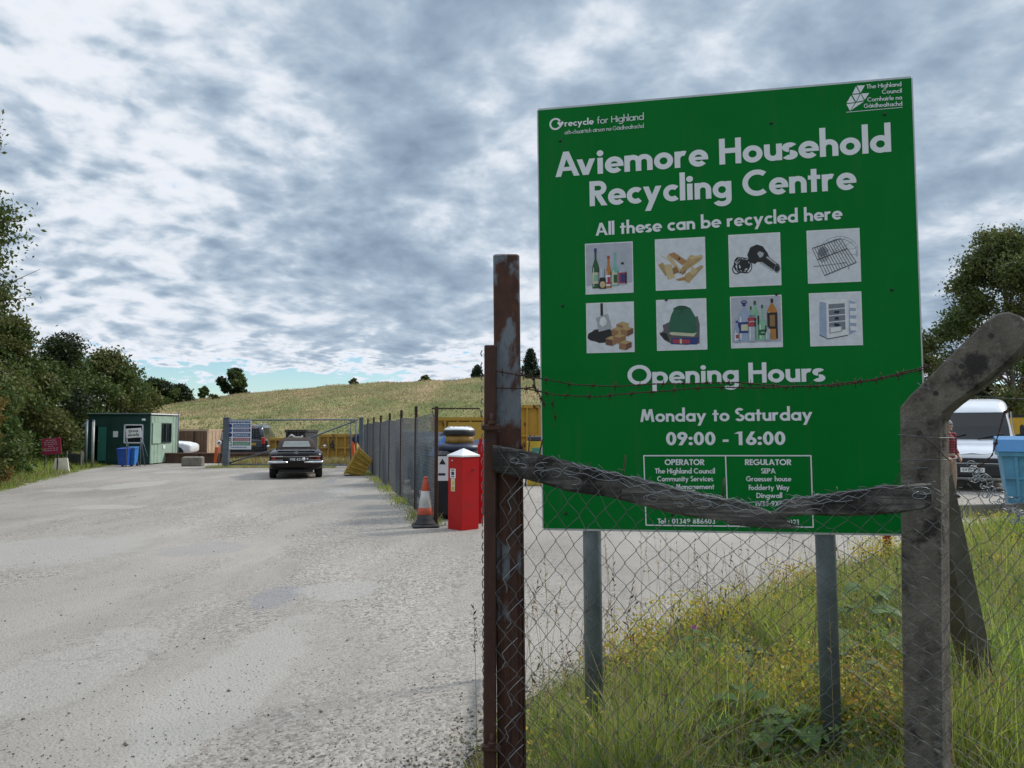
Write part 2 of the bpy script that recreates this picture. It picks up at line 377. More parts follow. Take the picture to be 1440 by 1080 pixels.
RIDGE = [(-400, 6), (-70, 4.2), (-50, 4.6), (-38, 6.6), (-22, 7.7), (-3, 8.7), (12, 9.2), (40, 8.6), (90, 7), (400, 5)]
def ridge(x): return float(np.interp(x, [p[0] for p in RIDGE], [p[1] for p in RIDGE]))
def hill_z(x, y):
    t = (y - 47.0) / 63.0
    if t <= 0: return -.3 + 0.02 * t
    h = ridge(x)
    prof = t if t < 1 else 1 + (1 - math.exp(-(t - 1) * 2)) * .06 - max(0, t - 1.3) * .25
    e = .25 * math.sin(x * .21 + y * .17) * math.sin(y * .11 - x * .07) * min(1, t * 3)
    return -.3 + (h + .3) * prof * (0.85 + .15 * min(t, 1)) + e * .6 + .1 * math.sin(x * .9) * math.sin(y * .7)
def build_hill():
    xs = np.concatenate([np.linspace(-320, -62, 30), np.linspace(-60, 70, 110), np.linspace(74, 320, 30)])
    ys = np.concatenate([np.linspace(46.5, 125, 70), np.linspace(130, 260, 14)])
    V = np.array([[x, y, hill_z(x, y)] for y in ys for x in xs]); n = len(xs)
    Q = np.array([[j * n + i, j * n + i + 1, (j + 1) * n + i + 1, (j + 1) * n + i] for j in range(len(ys) - 1) for i in range(n - 1)])
    m, nt, b = nodes_of('hill_grass'); N = nt.nodes.new; L = nt.links.new
    tc = N('ShaderNodeTexCoord'); mp = N('ShaderNodeMapping'); mp.inputs['Scale'].default_value = (1, .35, 1); L(tc.outputs['Object'], mp.inputs[0])
    n1 = N('ShaderNodeTexNoise'); n1.inputs['Scale'].default_value = .16; n1.inputs['Detail'].default_value = 8; n1.inputs['Roughness'].default_value = .68; L(mp.outputs[0], n1.inputs['Vector'])
    r = N('ShaderNodeValToRGB'); cr = r.color_ramp
    cr.elements[0].position = .34; cr.elements[0].color = (.10, .13, .045, 1)
    cr.elements[1].position = .66; cr.elements[1].color = (.36, .27, .15, 1)
    e = cr.elements.new(.5); e.color = (.19, .19, .075, 1)
    L(n1.outputs['Fac'], r.inputs['Fac']); L(r.outputs['Color'], b.inputs['Base Color']); b.inputs['Roughness'].default_value = .95
    b.inputs['Specular IOR Level'].default_value = .1
    bp = N('ShaderNodeBump'); bp.inputs['Strength'].default_value = 1; bp.inputs['Distance'].default_value = .3
    n2 = N('ShaderNodeTexNoise'); n2.inputs['Scale'].default_value = 1.6; n2.inputs['Detail'].default_value = 8; L(tc.outputs['Object'], n2.inputs['Vector'])
    L(n2.outputs['Fac'], bp.inputs['Height']); L(bp.outputs[0], b.inputs['Normal'])
    tag(np_mesh('hill', V, Q, m, smooth=True), kind='structure')
build_hill()

# ------------------------------------------------------------------ blades of grass (one mesh per kind of ground cover)
def blades(name, pos, h, w, lean, mats, mi, seed=0, segs=3, taper=1.0):
    """pos (n,3), h (n,), w (n,), lean (n,): curved tapering strips"""
    rg = np.random.default_rng(seed); n = len(pos)
    az = rg.uniform(0, 2 * np.pi, n); fa = az + rg.uniform(-.9, .9, n) + np.pi / 2
    rows = []
    for k in range(segs + 1):
        t = k / segs
        off = lean * h * t ** 1.8
        c = pos + np.stack([np.cos(az) * off, np.sin(az) * off, h * (t - .18 * lean * t * t)], 1)
        ww = w * (1 - t * taper * .93) / 2
        sd = np.stack([np.cos(fa) * ww, np.sin(fa) * ww, np.zeros(n)], 1)
        rows.append(c - sd); rows.append(c + sd)
    V = np.stack(rows, 1).reshape(-1, 3); s = 2 * (segs + 1)
    base = np.arange(n)[:, None] * s
    Q = np.concatenate([base + np.array([[2 * k, 2 * k + 1, 2 * k + 3, 2 * k + 2]]) for k in range(segs)], 0)
    mm = np.concatenate([mi] * segs)
    return np_mesh(name, V, Q, mats, mm)
GR = [leaf_mat('grass_green', (.11, .19, .03), (.22, .32, .06), .5), leaf_mat('grass_lime', (.24, .32, .055), (.42, .47, .10), .55),
      leaf_mat('grass_straw', (.30, .225, .12), (.50, .38, .22), .4), leaf_mat('grass_dark', (.04, .075, .018), (.08, .13, .03), .35),
      leaf_mat('grass_rust', (.17, .10, .045), (.32, .21, .09), .35)]
HG = [leaf_mat('hill_green', (.12, .155, .05), (.19, .22, .08), .3), leaf_mat('hill_olive', (.19, .195, .08), (.27, .25, .11), .3), leaf_mat('hill_straw', (.31, .235, .13), (.42, .325, .19), .3), GR[3], leaf_mat('hill_rust', (.22, .15, .08), (.32, .22, .12), .3)]
def hill_cover():
    rg = np.random.default_rng(5); n = 90000
    y = 47 + 66 * rg.random(n) ** .8; x = (rg.random(n) * 1.7 - .95) * (y * .72)
    z = np.array([hill_z(a, b) for a, b in zip(x, y)])
    f = np.sin(x * .35 + 1.3 * np.sin(y * .2)) * .5 + np.sin(y * .31 + x * .12) * .5 + rg.normal(0, .45, n) + (y - 84) * .05
    mi = np.where(f > -.05, 2, np.where(f > -.7, 1, 0)); mi = np.where(rg.random(n) < .06, 4, mi)
    h = rg.uniform(.10, .32, n) * np.where(mi == 2, 1.1, .8)
    tag(blades('hill_grass', np.stack([x, y, z - .03], 1), h, rg.uniform(.05, .14, n), rg.uniform(.4, 1.3, n), HG, mi, 6, 2), 'dry and green tussock grass covering the hill behind the yard', 'grass', kind='stuff')
hill_cover()
# ------------------------------------------------------------------ trees
BARK = mat('bark', (.11, .085, .065), .9, .25, 9, bump=.6, bscale=30)
BIRCH = mat('birch_bark', (.34, .31, .28), .8, .35, 7, bump=.4, bscale=25)
LEAF = {'dense': leaf_mat('leaf_dense', (.045, .075, .018), (.115, .155, .038)), 'olive': leaf_mat('leaf_olive', (.066, .082, .02), (.15, .155, .042)),
        'bright': leaf_mat('leaf_bright', (.045, .090, .018), (.11, .17, .035)), 'dark': leaf_mat('leaf_dark', (.014, .026, .010), (.04, .058, .02), .2),
        'birch': leaf_mat('leaf_birch', (.055, .080, .022), (.15, .17, .05), .45), 'gold': leaf_mat('leaf_gold', (.11, .085, .022), (.22, .16, .04), .4),
        'pine': leaf_mat('leaf_pine', (.012, .026, .014), (.03, .055, .026), .1)}
def leaf_quads(C, size, rg, flat=.0):
    n = len(C); d = rg.normal(size=(n, 3)); d /= np.linalg.norm(d, axis=1)[:, None]
    e = rg.normal(size=(n, 3)); e[:, 2] -= flat; e -= d * (e * d).sum(1)[:, None]; e /= np.linalg.norm(e, axis=1)[:, None]
    s = size * rg.uniform(.45, 1.6, n)[:, None]
    V = np.stack([C - e * s, C + d * s * .55, C + e * s, C - d * s * .55], 1).reshape(-1, 3)
    return V, np.arange(4 * n).reshape(n, 4)
def tree(name, label, cat, loc, H, R, kinds, nleaf, leaf, seed, base=.12, clumps=34, bark=None, group=None, rz=0.0, droop=0.0, clump=.34, trunk=None, top=.5, shell=.55, squash=.75):
    """trunk with limbs running into leaf clumps; crown spans base*H .. H with radius R"""
    rg = np.random.default_rng(seed); rnd = random.Random(seed)
    t = thing(name, label, cat, loc, rz, group)
    tr = trunk or H * .022 + .03
    mb = MB(); lean = Vector((rnd.uniform(-.05, .05), rnd.uniform(-.05, .05), 0)) * H
    top_pt = lean + Vector((0, 0, H * .88))
    mb.tube([(0, 0, -.15), (0, 0, H * .03), lean * .3 + Vector((0, 0, H * .3)), lean * .7 + Vector((0, 0, H * .6)), top_pt], [tr * 1.5, tr * 1.05, tr * .8, tr * .5, tr * .12], 8)
    Cs = []; Rs = []
    for i in range(clumps):
        u = (i + .5) / clumps
        zz = base + (1 - base) * (u ** .85)
        zr = (zz - base) / (1 - base)
        env = math.sin(math.pi * min(1, max(0.0, (zr * (1 - .12) + .12)) ** (.9 if top >= .5 else .65))) ** .75
        env = max(.18, env)
        a = i * 2.399 + rnd.uniform(-.5, .5)
        rr = R * env * (rnd.uniform(.35, 1.0) if i % 3 else rnd.uniform(.75, 1.12))
        cr = R * clump * rnd.uniform(.65, 1.25)
        c = Vector((math.cos(a) * rr, math.sin(a) * rr, zz * H - cr * .5)) + lean * zz
        Cs.append(c); Rs.append(cr)
        s0 = Vector((0, 0, max(.05 * H, (zz - rnd.uniform(.1, .28)) * H * .92))) + lean * zz * .8
        mid = s0.lerp(c, .5) + Vector((0, 0, R * .1))
        w = tr * rnd.uniform(.22, .4)
        mb.tube([s0, mid, c], [w, w * .6, w * .15], 5)
        for q in range(3):
            e = c + Vector((rnd.uniform(-1, 1), rnd.uniform(-1, 1), rnd.uniform(-.6, .9))) * cr
            mb.tube([mid.lerp(c, .6), e], [w * .3, w * .08], 4)
    mb.build('trunk', bark or BARK, t)
    tot = sum(r ** 2 for r in Rs); Vs = []; Qs = []; mis = []; off = 0
    for c, cr in zip(Cs, Rs):
        n = max(20, int(nleaf * cr ** 2 / tot))
        d = rg.normal(size=(n, 3)); d /= np.linalg.norm(d, axis=1)[:, None]
        rad = cr * (shell + (1 - shell) * rg.random(n)) * rg.uniform(.55, 1.2, n) ** .8
        bump = 1 + .35 * np.sin(d[:, 0] * 5 + seed) * np.sin(d[:, 1] * 6 + c.x) * np.cos(d[:, 2] * 5 + c.z)
        p = d * (rad * bump)[:, None] * np.array([1, 1, squash]) + np.array(c)
        if droop: p[:, 2] -= droop * cr * rg.random(n) ** 2 * (np.linalg.norm(d[:, :2], axis=1))
        p[:, 2] = np.maximum(p[:, 2], .03)
        V, Q = leaf_quads(p, leaf, rg, droop)
        Vs.append(V); Qs.append(Q + off); off += len(V)
        w = kinds[rnd.randrange(len(kinds))]
        mis += [w] * n
    names = sorted(set(kinds)); idx = {k: i for i, k in enumerate(names)}
    np_mesh('crown', np.concatenate(Vs), np.concatenate(Qs), [LEAF[k] for k in names], [idx[k] for k in mis], t)
    return t
def at(px, d): return ((px - 720) / FPX * d, d, 0)
def height(py, d): return EYE + (600 - py) * d / FPX
TL = 'trees and bushes along the left verge'
tree('birch_tree', 'tall birch at far left whose hanging branches reach into the sky', 'tree', at(-278, 17.0), 13.2, 3.6, ['birch', 'birch', 'dense'], 120000, .052, 11, .2, 110, BIRCH, TL, droop=1.0, clump=.21, shell=.1)
tree('broadleaf_tree', 'dark dense tree at the left picture edge behind the verge bushes', 'tree', at(-100, 23), height(418, 23), 2.6, ['dense', 'dense', 'olive', 'dark'], 42000, .060, 12, .02, 46, None, TL, top=.4)
tree('broadleaf_tree', 'olive green tree above the red tilted sign', 'tree', at(5, 29.5), height(440, 29.5), 2.1, ['dense', 'olive', 'dense'], 40000, .065, 13, .02, 44, None, TL, top=.4)
tree('broadleaf_tree', 'mid green rounded tree left of the green cabin', 'tree', at(92, 38.5), height(470, 38.5), 2.7, ['dense', 'dense', 'dark'], 34000, .075, 14, .02, 40, None, TL, top=.4)
tree('broadleaf_tree', 'tree rising directly behind the green cabin roof', 'tree', at(150, 45), height(492, 45), 2.7, ['dense', 'olive'], 26000, .085, 15, .02, 36, None, TL, top=.4)
tree('broadleaf_tree', 'last and lowest tree of the left row, sloping towards the hill', 'tree', at(182, 49), height(532, 49), 2.5, ['olive', 'dense'], 20000, .09, 16, .02, 30, None, TL, top=.4)
tree('bush', 'bright green bush beside the red tilted sign', 'bush', at(-16, 24.0), 2.2, .95, ['bright', 'bright', 'dense'], 16000, .05, 17, .0, 26, None, TL, clump=.42)
tree('bush', 'olive brown bush at the left picture edge beside the road', 'bush', at(-40, 20.5), 2.9, 1.0, ['olive', 'gold', 'olive', 'dense'], 16000, .05, 18, .0, 26, None, TL, clump=.42)
tree('bush', 'low scrubby bush behind the pale leaning panel', 'bush', at(62, 33), 2.6, 1.2, ['dense', 'olive'], 14000, .06, 19, .0, 24, None, TL, clump=.42)
# skyline trees
TR = 'trees along the skyline of the hill'
def on_ridge(px, d): x, y, _ = at(px, d); return (x, y, hill_z(x, y) - .1)
def far_tree(name, label, cat, px, d, pyt, wpx, kinds, seed, n=7000, **k):
    loc = on_ridge(px, d); H = height(pyt, d) - loc[2]
    return tree(name, label, cat, loc, H, wpx * d / FPX / 2, kinds, n, .16, seed, group=TR, **k)
far_tree('broadleaf_tree', 'widest dark tree on the skyline, just past the left tree row', 'tree', 222, 98, 532, 58, ['dark', 'dense'], 31, 9000, clumps=26, base=.02)
far_tree('broadleaf_tree', 'dark skyline tree right of the widest one', 'tree', 252, 100, 540, 44, ['dark', 'dark', 'dense'], 32, clumps=22, base=.02)
far_tree('bush', 'small round bush on the skyline left of the lone tree', 'bush', 286, 106, 543, 18, ['dense'], 33, 2500, clumps=12, base=.02)
far_tree('broadleaf_tree', 'lone broad tree standing against the sky on the hill', 'tree', 329, 112, 518, 44, ['dark', 'dense', 'dark'], 34, 8000, clumps=22, base=.08, clump=.3)
far_tree('bush', 'low green shrub on the hill below the lone tree, left one', 'bush', 303, 97, 556, 12, ['olive'], 35, 1200, clumps=9, base=0)
far_tree('bush', 'tiny bare-looking bush on the crest in the middle of the hill', 'bush', 497, 112, 532, 14, ['olive'], 36, 700, clumps=9, base=.1)
far_tree('bush', 'small bush on the crest left of the rusty gate post', 'bush', 598, 112, 527, 18, ['olive', 'dense'], 37, 900, clumps=9, base=.1)
def conifer(label, loc, H, R, seed):
    rg = np.random.default_rng(seed); t = thing('conifer_tree', label, 'conifer', loc, 0, TR)
    MB().tube([(0, 0, -.2), (0, 0, H * .5), (0, 0, H * .97)], [.16, .1, .02], 7).build('trunk', BARK, t)
    pts = []
    for k in range(15):
        zz = .12 + .86 * k / 15; nb = 8
        for j in range(nb):
            a = j * 6.283 / nb + k * .7 + rg.uniform(-.2, .2); rr = R * (1 - zz) ** .8 * rg.uniform(.7, 1.15) + .08
            u = rg.random(70); p = np.stack([np.cos(a) * rr * u, np.sin(a) * rr * u, zz * H - .25 * rr * u + 0 * u], 1)
            pts.append(p + rg.normal(0, .11, (70, 3)))
    V, Q = leaf_quads(np.concatenate(pts), .12, rg)
    np_mesh('crown', V, Q, LEAF['pine'], None, t)
l = on_ridge(746, 112); conifer('tall conifer on the crest between the rusty post and the green sign', l, height(489, 112) - l[2], 2.2, 41)
l = on_ridge(671, 112); conifer('small conifer on the crest just left of the rusty post', l, height(514, 112) - l[2], 1.2, 42)
l = on_ridge(757, 108); tree('broadleaf_tree', 'low dark tree tucked between the conifer and the green sign', 'tree', l, height(520, 108) - l[2], 1.5, ['dark'], 4000, .15, 43, .02, 14, None, TR)
# right side
TRR = 'trees behind the van on the right'
tree('birch_tree', 'thinly leaved birch standing against the sky right of the green sign', 'tree', at(1428, 31), height(312, 31), 3.5, ['birch', 'birch', 'birch', 'olive', 'bright', 'dense'], 110000, .058, 51, .10, 70, BIRCH, TRR, clump=.27, shell=.1, droop=.35, trunk=.11)
tree('broadleaf_tree', 'dark tree behind the yellow container on the right', 'tree', at(1475, 37), height(475, 37), 3.0, ['dark', 'dense', 'dark'], 22000, .075, 52, .0, 34, None, TRR)
tree('broadleaf_tree', 'low dark tree glimpsed between the green sign and the cranked post', 'tree', at(1345, 34), height(505, 34), 2.6, ['dark', 'olive'], 14000, .075, 53, .0, 26, None, TRR)
# ------------------------------------------------------------------ lettering: a geometric stroke alphabet (cap height 1)
def glyph(c, w):
    """-> (strokes, advance). L: butt line, D: line cut level, A: arc(cx,cy,rx,ry,a0,a1), O: dot"""
    h = w / 2; X = .64; AS = 1.1; DS = -.33
    R = X / 2 - h + .012; cx = X / 2 + .012; cy = X / 2
    ring = ('A', cx, cy, R, R, 0, 360)
    nw = .40 + w; rr = (nw - w) / 2; ncy = X - h - rr + .012
    arch = lambda x0: [('A', x0 + h + rr, ncy, rr, rr, 0, 180), ('L', x0 + h + 2 * rr, 0, x0 + h + 2 * rr, ncy)]
    Rc = .5 - h + .012; cc = .5
    T = {
     'a': ([ring, ('L', 2 * cx - h, 0, 2 * cx - h, X)], 2 * cx), 'b': ([ring, ('L', h, 0, h, AS)], 2 * cx),
     'c': ([('A', cx, cy, R, R, 48, 312)], cx * 1.66), 'd': ([ring, ('L', 2 * cx - h, 0, 2 * cx - h, AS)], 2 * cx),
     'e': ([('A', cx, cy, R, R, 0, 318), ('L', cx - R, cy - w * .05, cx + R + h, cy - w * .05, w * .62)], 2 * cx - .02),
     'f': ([('L', .12 + h, 0, .12 + h, AS - .2), ('A', .12 + h + .13, AS - .2, .13, .2 - h + .02, 60, 180), ('L', 0, X - h * .8, .36 + w * .2, X - h * .8, w * .8)], .36 + w * .2),
     'g': ([ring, ('L', 2 * cx - h, -.06, 2 * cx - h, X), ('A', cx, -.06, cx - h, .27 - h, 205, 360)], 2 * cx),
     'h': ([('L', h, 0, h, AS)] + arch(0), nw), 'i': ([('L', w * .6, 0, w * .6, X), ('O', w * .6, X + .06 + w * .62, w * .62)], w * 1.2),
     'k': ([('L', h, 0, h, AS), ('D', w * .9, .30, .30 + w, X), ('D', w + .06, .38, .34 + w, 0)], .36 + w * 1.4),
     'l': ([('L', h, 0, h, AS)], w), 'm': ([('L', h, 0, h, X)] + arch(0) + arch(nw - w), 2 * nw - w), 'n': ([('L', h, 0, h, X)] + arch(0), nw),
     'o': ([ring], 2 * cx), 'p': ([ring, ('L', h, DS, h, X)], 2 * cx), 'q': ([ring, ('L', 2 * cx - h, DS, 2 * cx - h, X)], 2 * cx),
     'r': ([('L', h, 0, h, X), ('A', h + rr, ncy - .02, rr, rr + .02, 66, 180)], nw * .74),
     's': ([('A', .20, X * .73, .155, X * .27 - h + .012, 30, 262), ('A', .20, X * .27, .165, X * .27 - h + .012, -150 + 0, 90)], .40 + w * .2),
     't': ([('L', .10 + h, 0, .10 + h, .88), ('L', 0, X - h * .8, .30 + w * .6, X - h * .8, w * .8)], .30 + w * .6),
     'u': ([('L', h, X - ncy, h, X), ('L', nw - h, 0, nw - h, X), ('A', nw / 2, X - ncy, rr, rr, 180, 360)], nw),
     'v': ([('D', w * .55, X, .28 + h * .5, 0), ('D', .56 + h * .1, X, .28 + h * .5, 0)], .56 + w * .65),
     'w': ([('D', w * .5, X, .25, 0), ('D', .45, X, .25, 0), ('D', .45, X, .68, 0), ('D', .88, X, .68, 0)], .92 + w * .4),
     'x': ([('D', w * .5, 0, .5, X), ('D', w * .5, X, .5, 0)], .5 + w * .5),
     'y': ([('D', w * .55, X, .28 + h * .5, .02), ('D', .56 + h * .1, X, .28 + h * .5 - .16, DS)], .56 + w * .65),
     'z': ([('L', 0, X - h, .46, X - h), ('L', 0, h, .46, h), ('D', w * .6, h, .46 - w * .6, X - h)], .46),
     'A': ([('D', w * .55, 0, .40, 1), ('D', .80 - w * .1, 0, .40, 1), ('L', .16, .30, .62, .30, w * .8)], .80 + w * .4),
     'B': ([('L', h, 0, h, 1), ('A', h + .2, .74, .19, .26 - h, -90, 90), ('A', h + .22, .26, .21, .26 - h, -90, 90), ('L', h, h, h + .24, h), ('L', h, .5, h + .22, .5), ('L', h, 1 - h, h + .22, 1 - h)], .46 + w),
     'C': ([('A', cc, .5, Rc, Rc, 50, 310)], .86), 'D': ([('L', h, 0, h, 1), ('A', .25 + h, .5, .36, .5 - h, -90, 90), ('L', h, h, .27 + h, h), ('L', h, 1 - h, .27 + h, 1 - h)], .62 + w),
     'E': ([('L', h, 0, h, 1), ('L', h, h, .48, h), ('L', h, .5, .46, .5), ('L', h, 1 - h, .48, 1 - h)], .48), 'F': ([('L', h, 0, h, 1), ('L', h, .5, .44, .5), ('L', h, 1 - h, .46, 1 - h)], .46),
     'G': ([('A', cc, .5, Rc, Rc, 48, 352), ('L', .52, .47, .98, .47, w * .9)], .98),
     'H': ([('L', h, 0, h, 1), ('L', .64, 0, .64, 1), ('L', h, .52, .64, .52)], .64 + h), 'I': ([('L', h, 0, h, 1)], w),
     'J': ([('L', .34, .22, .34, 1), ('A', .17, .22, .17, .22 - h, 200, 360)], .34 + h),
     'K': ([('L', h, 0, h, 1), ('D', w * .7, .42, .58, 1), ('D', w + .05, .55, .62, 0)], .66 + h), 'L': ([('L', h, 0, h, 1), ('L', h, h, .44, h)], .44),
     'M': ([('D', w * .55, 0, .16 + h, 1), ('D', .88, 0, .74, 1), ('D', .18 + h, 1, .46, .12), ('D', .72, 1, .46, .12)], .90 + h),
     'N': ([('L', h, 0, h, 1), ('L', .66, 0, .66, 1), ('D', h, 1, .66, 0)], .66 + h), 'O': ([('A', cc, .5, Rc, Rc, 0, 360)], 1.0),
     'P': ([('L', h, 0, h, 1), ('A', h + .24, .71, .2, .29 - h, -90, 90), ('L', h, .42 + h, h + .26, .42 + h), ('L', h, 1 - h, h + .26, 1 - h)], .44 + w),
     'R': ([('L', h, 0, h, 1), ('A', h + .24, .71, .2, .29 - h, -90, 90), ('L', h, .42 + h, h + .26, .42 + h), ('L', h, 1 - h, h + .26, 1 - h), ('D', h + .2, .46, .55, 0)], .54 + h),
     'S': ([('A', .27, .745, .2, .265 - h, 30, 265), ('A', .27, .26, .22, .27 - h, -155, 90)], .50 + w * .2),
     'T': ([('L', .29, 0, .29, 1), ('L', 0, 1 - h, .58, 1 - h)], .58), 'U': ([('L', h, .29, h, 1), ('L', .6, .29, .6, 1), ('A', .3 + h / 2, .29, .3 - h / 2, .29 - h, 180, 360)], .6 + h),
     'V': ([('D', w * .5, 1, .38, 0), ('D', .76 - w * .1, 1, .38, 0)], .76 + w * .3), 'W': ([('D', w * .5, 1, .32, 0), ('D', .58, 1, .32, 0), ('D', .58, 1, .86, 0), ('D', 1.12, 1, .86, 0)], 1.16 + w * .3),
     'X': ([('D', w * .5, 0, .6, 1), ('D', w * .5, 1, .6, 0)], .62 + w * .4), 'Y': ([('L', .32, 0, .32, .45), ('D', w * .5, 1, .32, .4), ('D', .6, 1, .32, .4)], .64 + w * .2),
     '0': ([('A', .29, .5, .29 - h, .5 - h, 0, 360)], .58), '1': ([('L', .26, 0, .26, 1), ('D', .06, .84, .26, .98)], .30 + h + .1),
     '2': ([('A', .28, .71, .25 - h, .29 - h, -20, 165), ('D', w * .6, h, .44, .58), ('L', .02, h, .54, h)], .56),
     '3': ([('A', .26, .74, .23 - h, .26 - h, -90, 150), ('A', .26, .27, .26 - h, .27 - h, -150, 90)], .55), '4': ([('L', .40, 0, .40, 1), ('D', w * .6, .26, .38, 1), ('L', .02, .26, .58, .26)], .58),
     '5': ([('A', .25, .32, .26 - h, .32 - h, -140, 120), ('L', .12, .5, .17, 1), ('L', .12, 1 - h, .48, 1 - h)], .54),
     '6': ([('A', .29, .30, .29 - h, .30 - h, 0, 360), ('D', h, .38, .40, 1)], .58), '7': ([('L', 0, 1 - h, .54, 1 - h), ('D', .16, 0, .48, 1 - h)], .56),
     '8': ([('A', .28, .75, .23 - h, .25 - h, 0, 360), ('A', .28, .27, .28 - h, .27 - h, 0, 360)], .56), '9': ([('A', .29, .70, .29 - h, .30 - h, 0, 360), ('D', .17, 0, .58 - h, .62)], .58),
     ':': ([('O', w * .6, w * .6, w * .6), ('O', w * .6, .52, w * .6)], w * 1.2), '.': ([('O', w * .6, w * .6, w * .6)], w * 1.2),
     '-': ([('L', 0, .33, .32, .33, w * .9)], .32), "'": ([('L', h, .75, h, 1)], w), ' ': ([], .30), '!': ([('L', h, .3, h, 1), ('O', h, w * .6, w * .6)], w)}
    if c == 'à':
        st, ad = T['a']; return st + [('D', cx - .12, X + .30, cx + .06, X + .10)], ad
    return T.get(c, T['o'])
def stroke_polys(st, w):
    if st[0] == 'L' or st[0] == 'D':
        x0, y0, x1, y1 = st[1:5]; ww = st[5] if len(st) > 5 else w
        dx, dy = x1 - x0, y1 - y0; l = math.hypot(dx, dy)
        if st[0] == 'L': ox, oy = -dy / l * ww / 2, dx / l * ww / 2
        else: ox, oy = ww / 2 * min(1.5, l / max(1e-3, abs(dy))), 0
        return [[(x0 - ox, y0 - oy), (x1 - ox, y1 - oy), (x1 + ox, y1 + oy), (x0 + ox, y0 + oy)]]
    if st[0] == 'O':
        return [[(st[1] + st[3] * math.cos(a * math.pi / 8), st[2] + st[3] * math.sin(a * math.pi / 8)) for a in range(16)]]
    _, cx, cy, rx, ry, a0, a1 = st; n = max(6, int(abs(a1 - a0) / 11)); h = w / 2; out = []
    for i in range(n):
        q = []
        for (t, s) in ((i, -1), (i + 1, -1), (i + 1, 1), (i, 1)):
            a = math.radians(a0 + (a1 - a0) * t / n); q.append((cx + (rx + s * h) * math.cos(a), cy + (ry + s * h) * math.sin(a)))
        out.append(q)
    return out
def write(mb, text, p0, p1, cap, w=.2, y=-.0012, gap=.05, mi=0):
    """letters from p0 (x,z) to p1 (x,z) along the baseline; cap = cap height; flat on plane y (toward -y)"""
    x = 0; items = []
    for q, ch in enumerate(text):
        st, ad = glyph(ch, w); items.append((x, st)); x += ad + gap - (.15 if text[q:q + 2] in ('Av', 'Wa', 'Te', 'Fo') else 0)
    x -= gap
    d = Vector((p1[0] - p0[0], p1[1] - p0[1])); sx = d.length / x; ang = math.atan2(d.y, d.x)
    up = Vector((0, 1)); e = d.normalized()
    wi = 0; mbs = mb if isinstance(mb, list) else None
    for (ox, sts), ch in zip(items, text):
        if ch == ' ': wi += 1
        if mbs is not None: mb = mbs[min(wi, len(mbs) - 1)]
        for k, st in enumerate(sts):
            ps = stroke_polys(st, w)
            for poly in ps:
                pl = []
                for (a, b) in poly:
                    q = Vector(p0) + e * ((ox + a) * sx) + up * (b * cap); pl.append((q.x, q.y))
                mb.flat(pl, y - .00018 * (k % 6), mi)
    return mb

# ------------------------------------------------------------------ the large green site sign
SY, SRL, SLN = 0.18623625, -0.00929255, 0.01057591
_r = Vector((math.cos(SY), -math.sin(SY), 0)); _n = Vector((-math.sin(SY), -math.cos(SY), 0)); _u = Vector((0, 0, 1)) * math.cos(SLN) + _n * math.sin(SLN)
_sr = _r * math.cos(SRL) - _u * math.sin(SRL); _su = _u * math.cos(SRL) + _r * math.sin(SRL); _sn = _sr.cross(_su).normalized()
SO = Vector((0.15598644, 3.8, 1.09796408)); SW, SH = 1.75559964, 2.10630273
SM = Matrix(((_sr.x, -_sn.x, _su.x, SO.x), (_sr.y, -_sn.y, _su.y, SO.y), (_sr.z, -_sn.z, _su.z, SO.z), (0, 0, 0, 1)))
def sg(px, py):
    r = ray(px, py); t = (SO - _C).dot(_sn) / r.dot(_sn); q = _C + r * t - SO
    return (q.dot(_sr), q.dot(_su))
def sign_green():
    m, nt, b = nodes_of('sign_green'); N = nt.nodes.new; L = nt.links.new
    tc = N('ShaderNodeTexCoord'); n = N('ShaderNodeTexNoise'); n.inputs['Scale'].default_value = 2.2; n.inputs['Detail'].default_value = 6; L(tc.outputs['Object'], n.inputs['Vector'])
    r = N('ShaderNodeValToRGB'); r.color_ramp.elements[0].color = (.0006, .135, .018, 1); r.color_ramp.elements[1].color = (.0016, .195, .032, 1)
    L(n.outputs['Fac'], r.inputs['Fac'])
    mp = N('ShaderNodeMapping'); mp.inputs['Scale'].default_value = (9, 9, .7); L(tc.outputs['Object'], mp.inputs[0]); n3 = N('ShaderNodeTexNoise'); n3.inputs['Scale'].default_value = 2; n3.inputs['Detail'].default_value = 7; L(mp.outputs[0], n3.inputs['Vector'])
    r3 = N('ShaderNodeValToRGB'); r3.color_ramp.elements[0].position = .55; r3.color_ramp.elements[0].color = (0, 0, 0, 1); r3.color_ramp.elements[1].position = .78; r3.color_ramp.elements[1].color = (.30, .30, .30, 1); L(n3.outputs['Fac'], r3.inputs['Fac'])
    mx = N('ShaderNodeMix'); mx.data_type = 'RGBA'; L(r3.outputs['Color'], mx.inputs['Factor']); L(r.outputs['Color'], mx.inputs[6]); mx.inputs[7].default_value = (.05, .13, .06, 1); L(mx.outputs[2], b.inputs['Base Color'])      # faint dirt runs
    n2 = N('ShaderNodeTexNoise'); n2.inputs['Scale'].default_value = 5; n2.inputs['Detail'].default_value = 8; n2.inputs['Roughness'].default_value = .7; L(tc.outputs['Object'], n2.inputs['Vector'])
    r2 = N('ShaderNodeMapRange'); r2.inputs['To Min'].default_value = .22; r2.inputs['To Max'].default_value = .46; L(n2.outputs['Fac'], r2.inputs['Value'])
    L(r2.outputs[0], b.inputs['Roughness']); b.inputs['Specular IOR Level'].default_value = .10
    bp = N('ShaderNodeBump'); bp.inputs['Strength'].default_value = .04; bp.inputs['Distance'].default_value = .02; L(n.outputs['Fac'], bp.inputs['Height']); L(bp.outputs[0], b.inputs['Normal'])
    return m
M_GREEN = sign_green(); M_WHITE = mat('sign_white', (.79, .80, .84), .4, .04, 3)
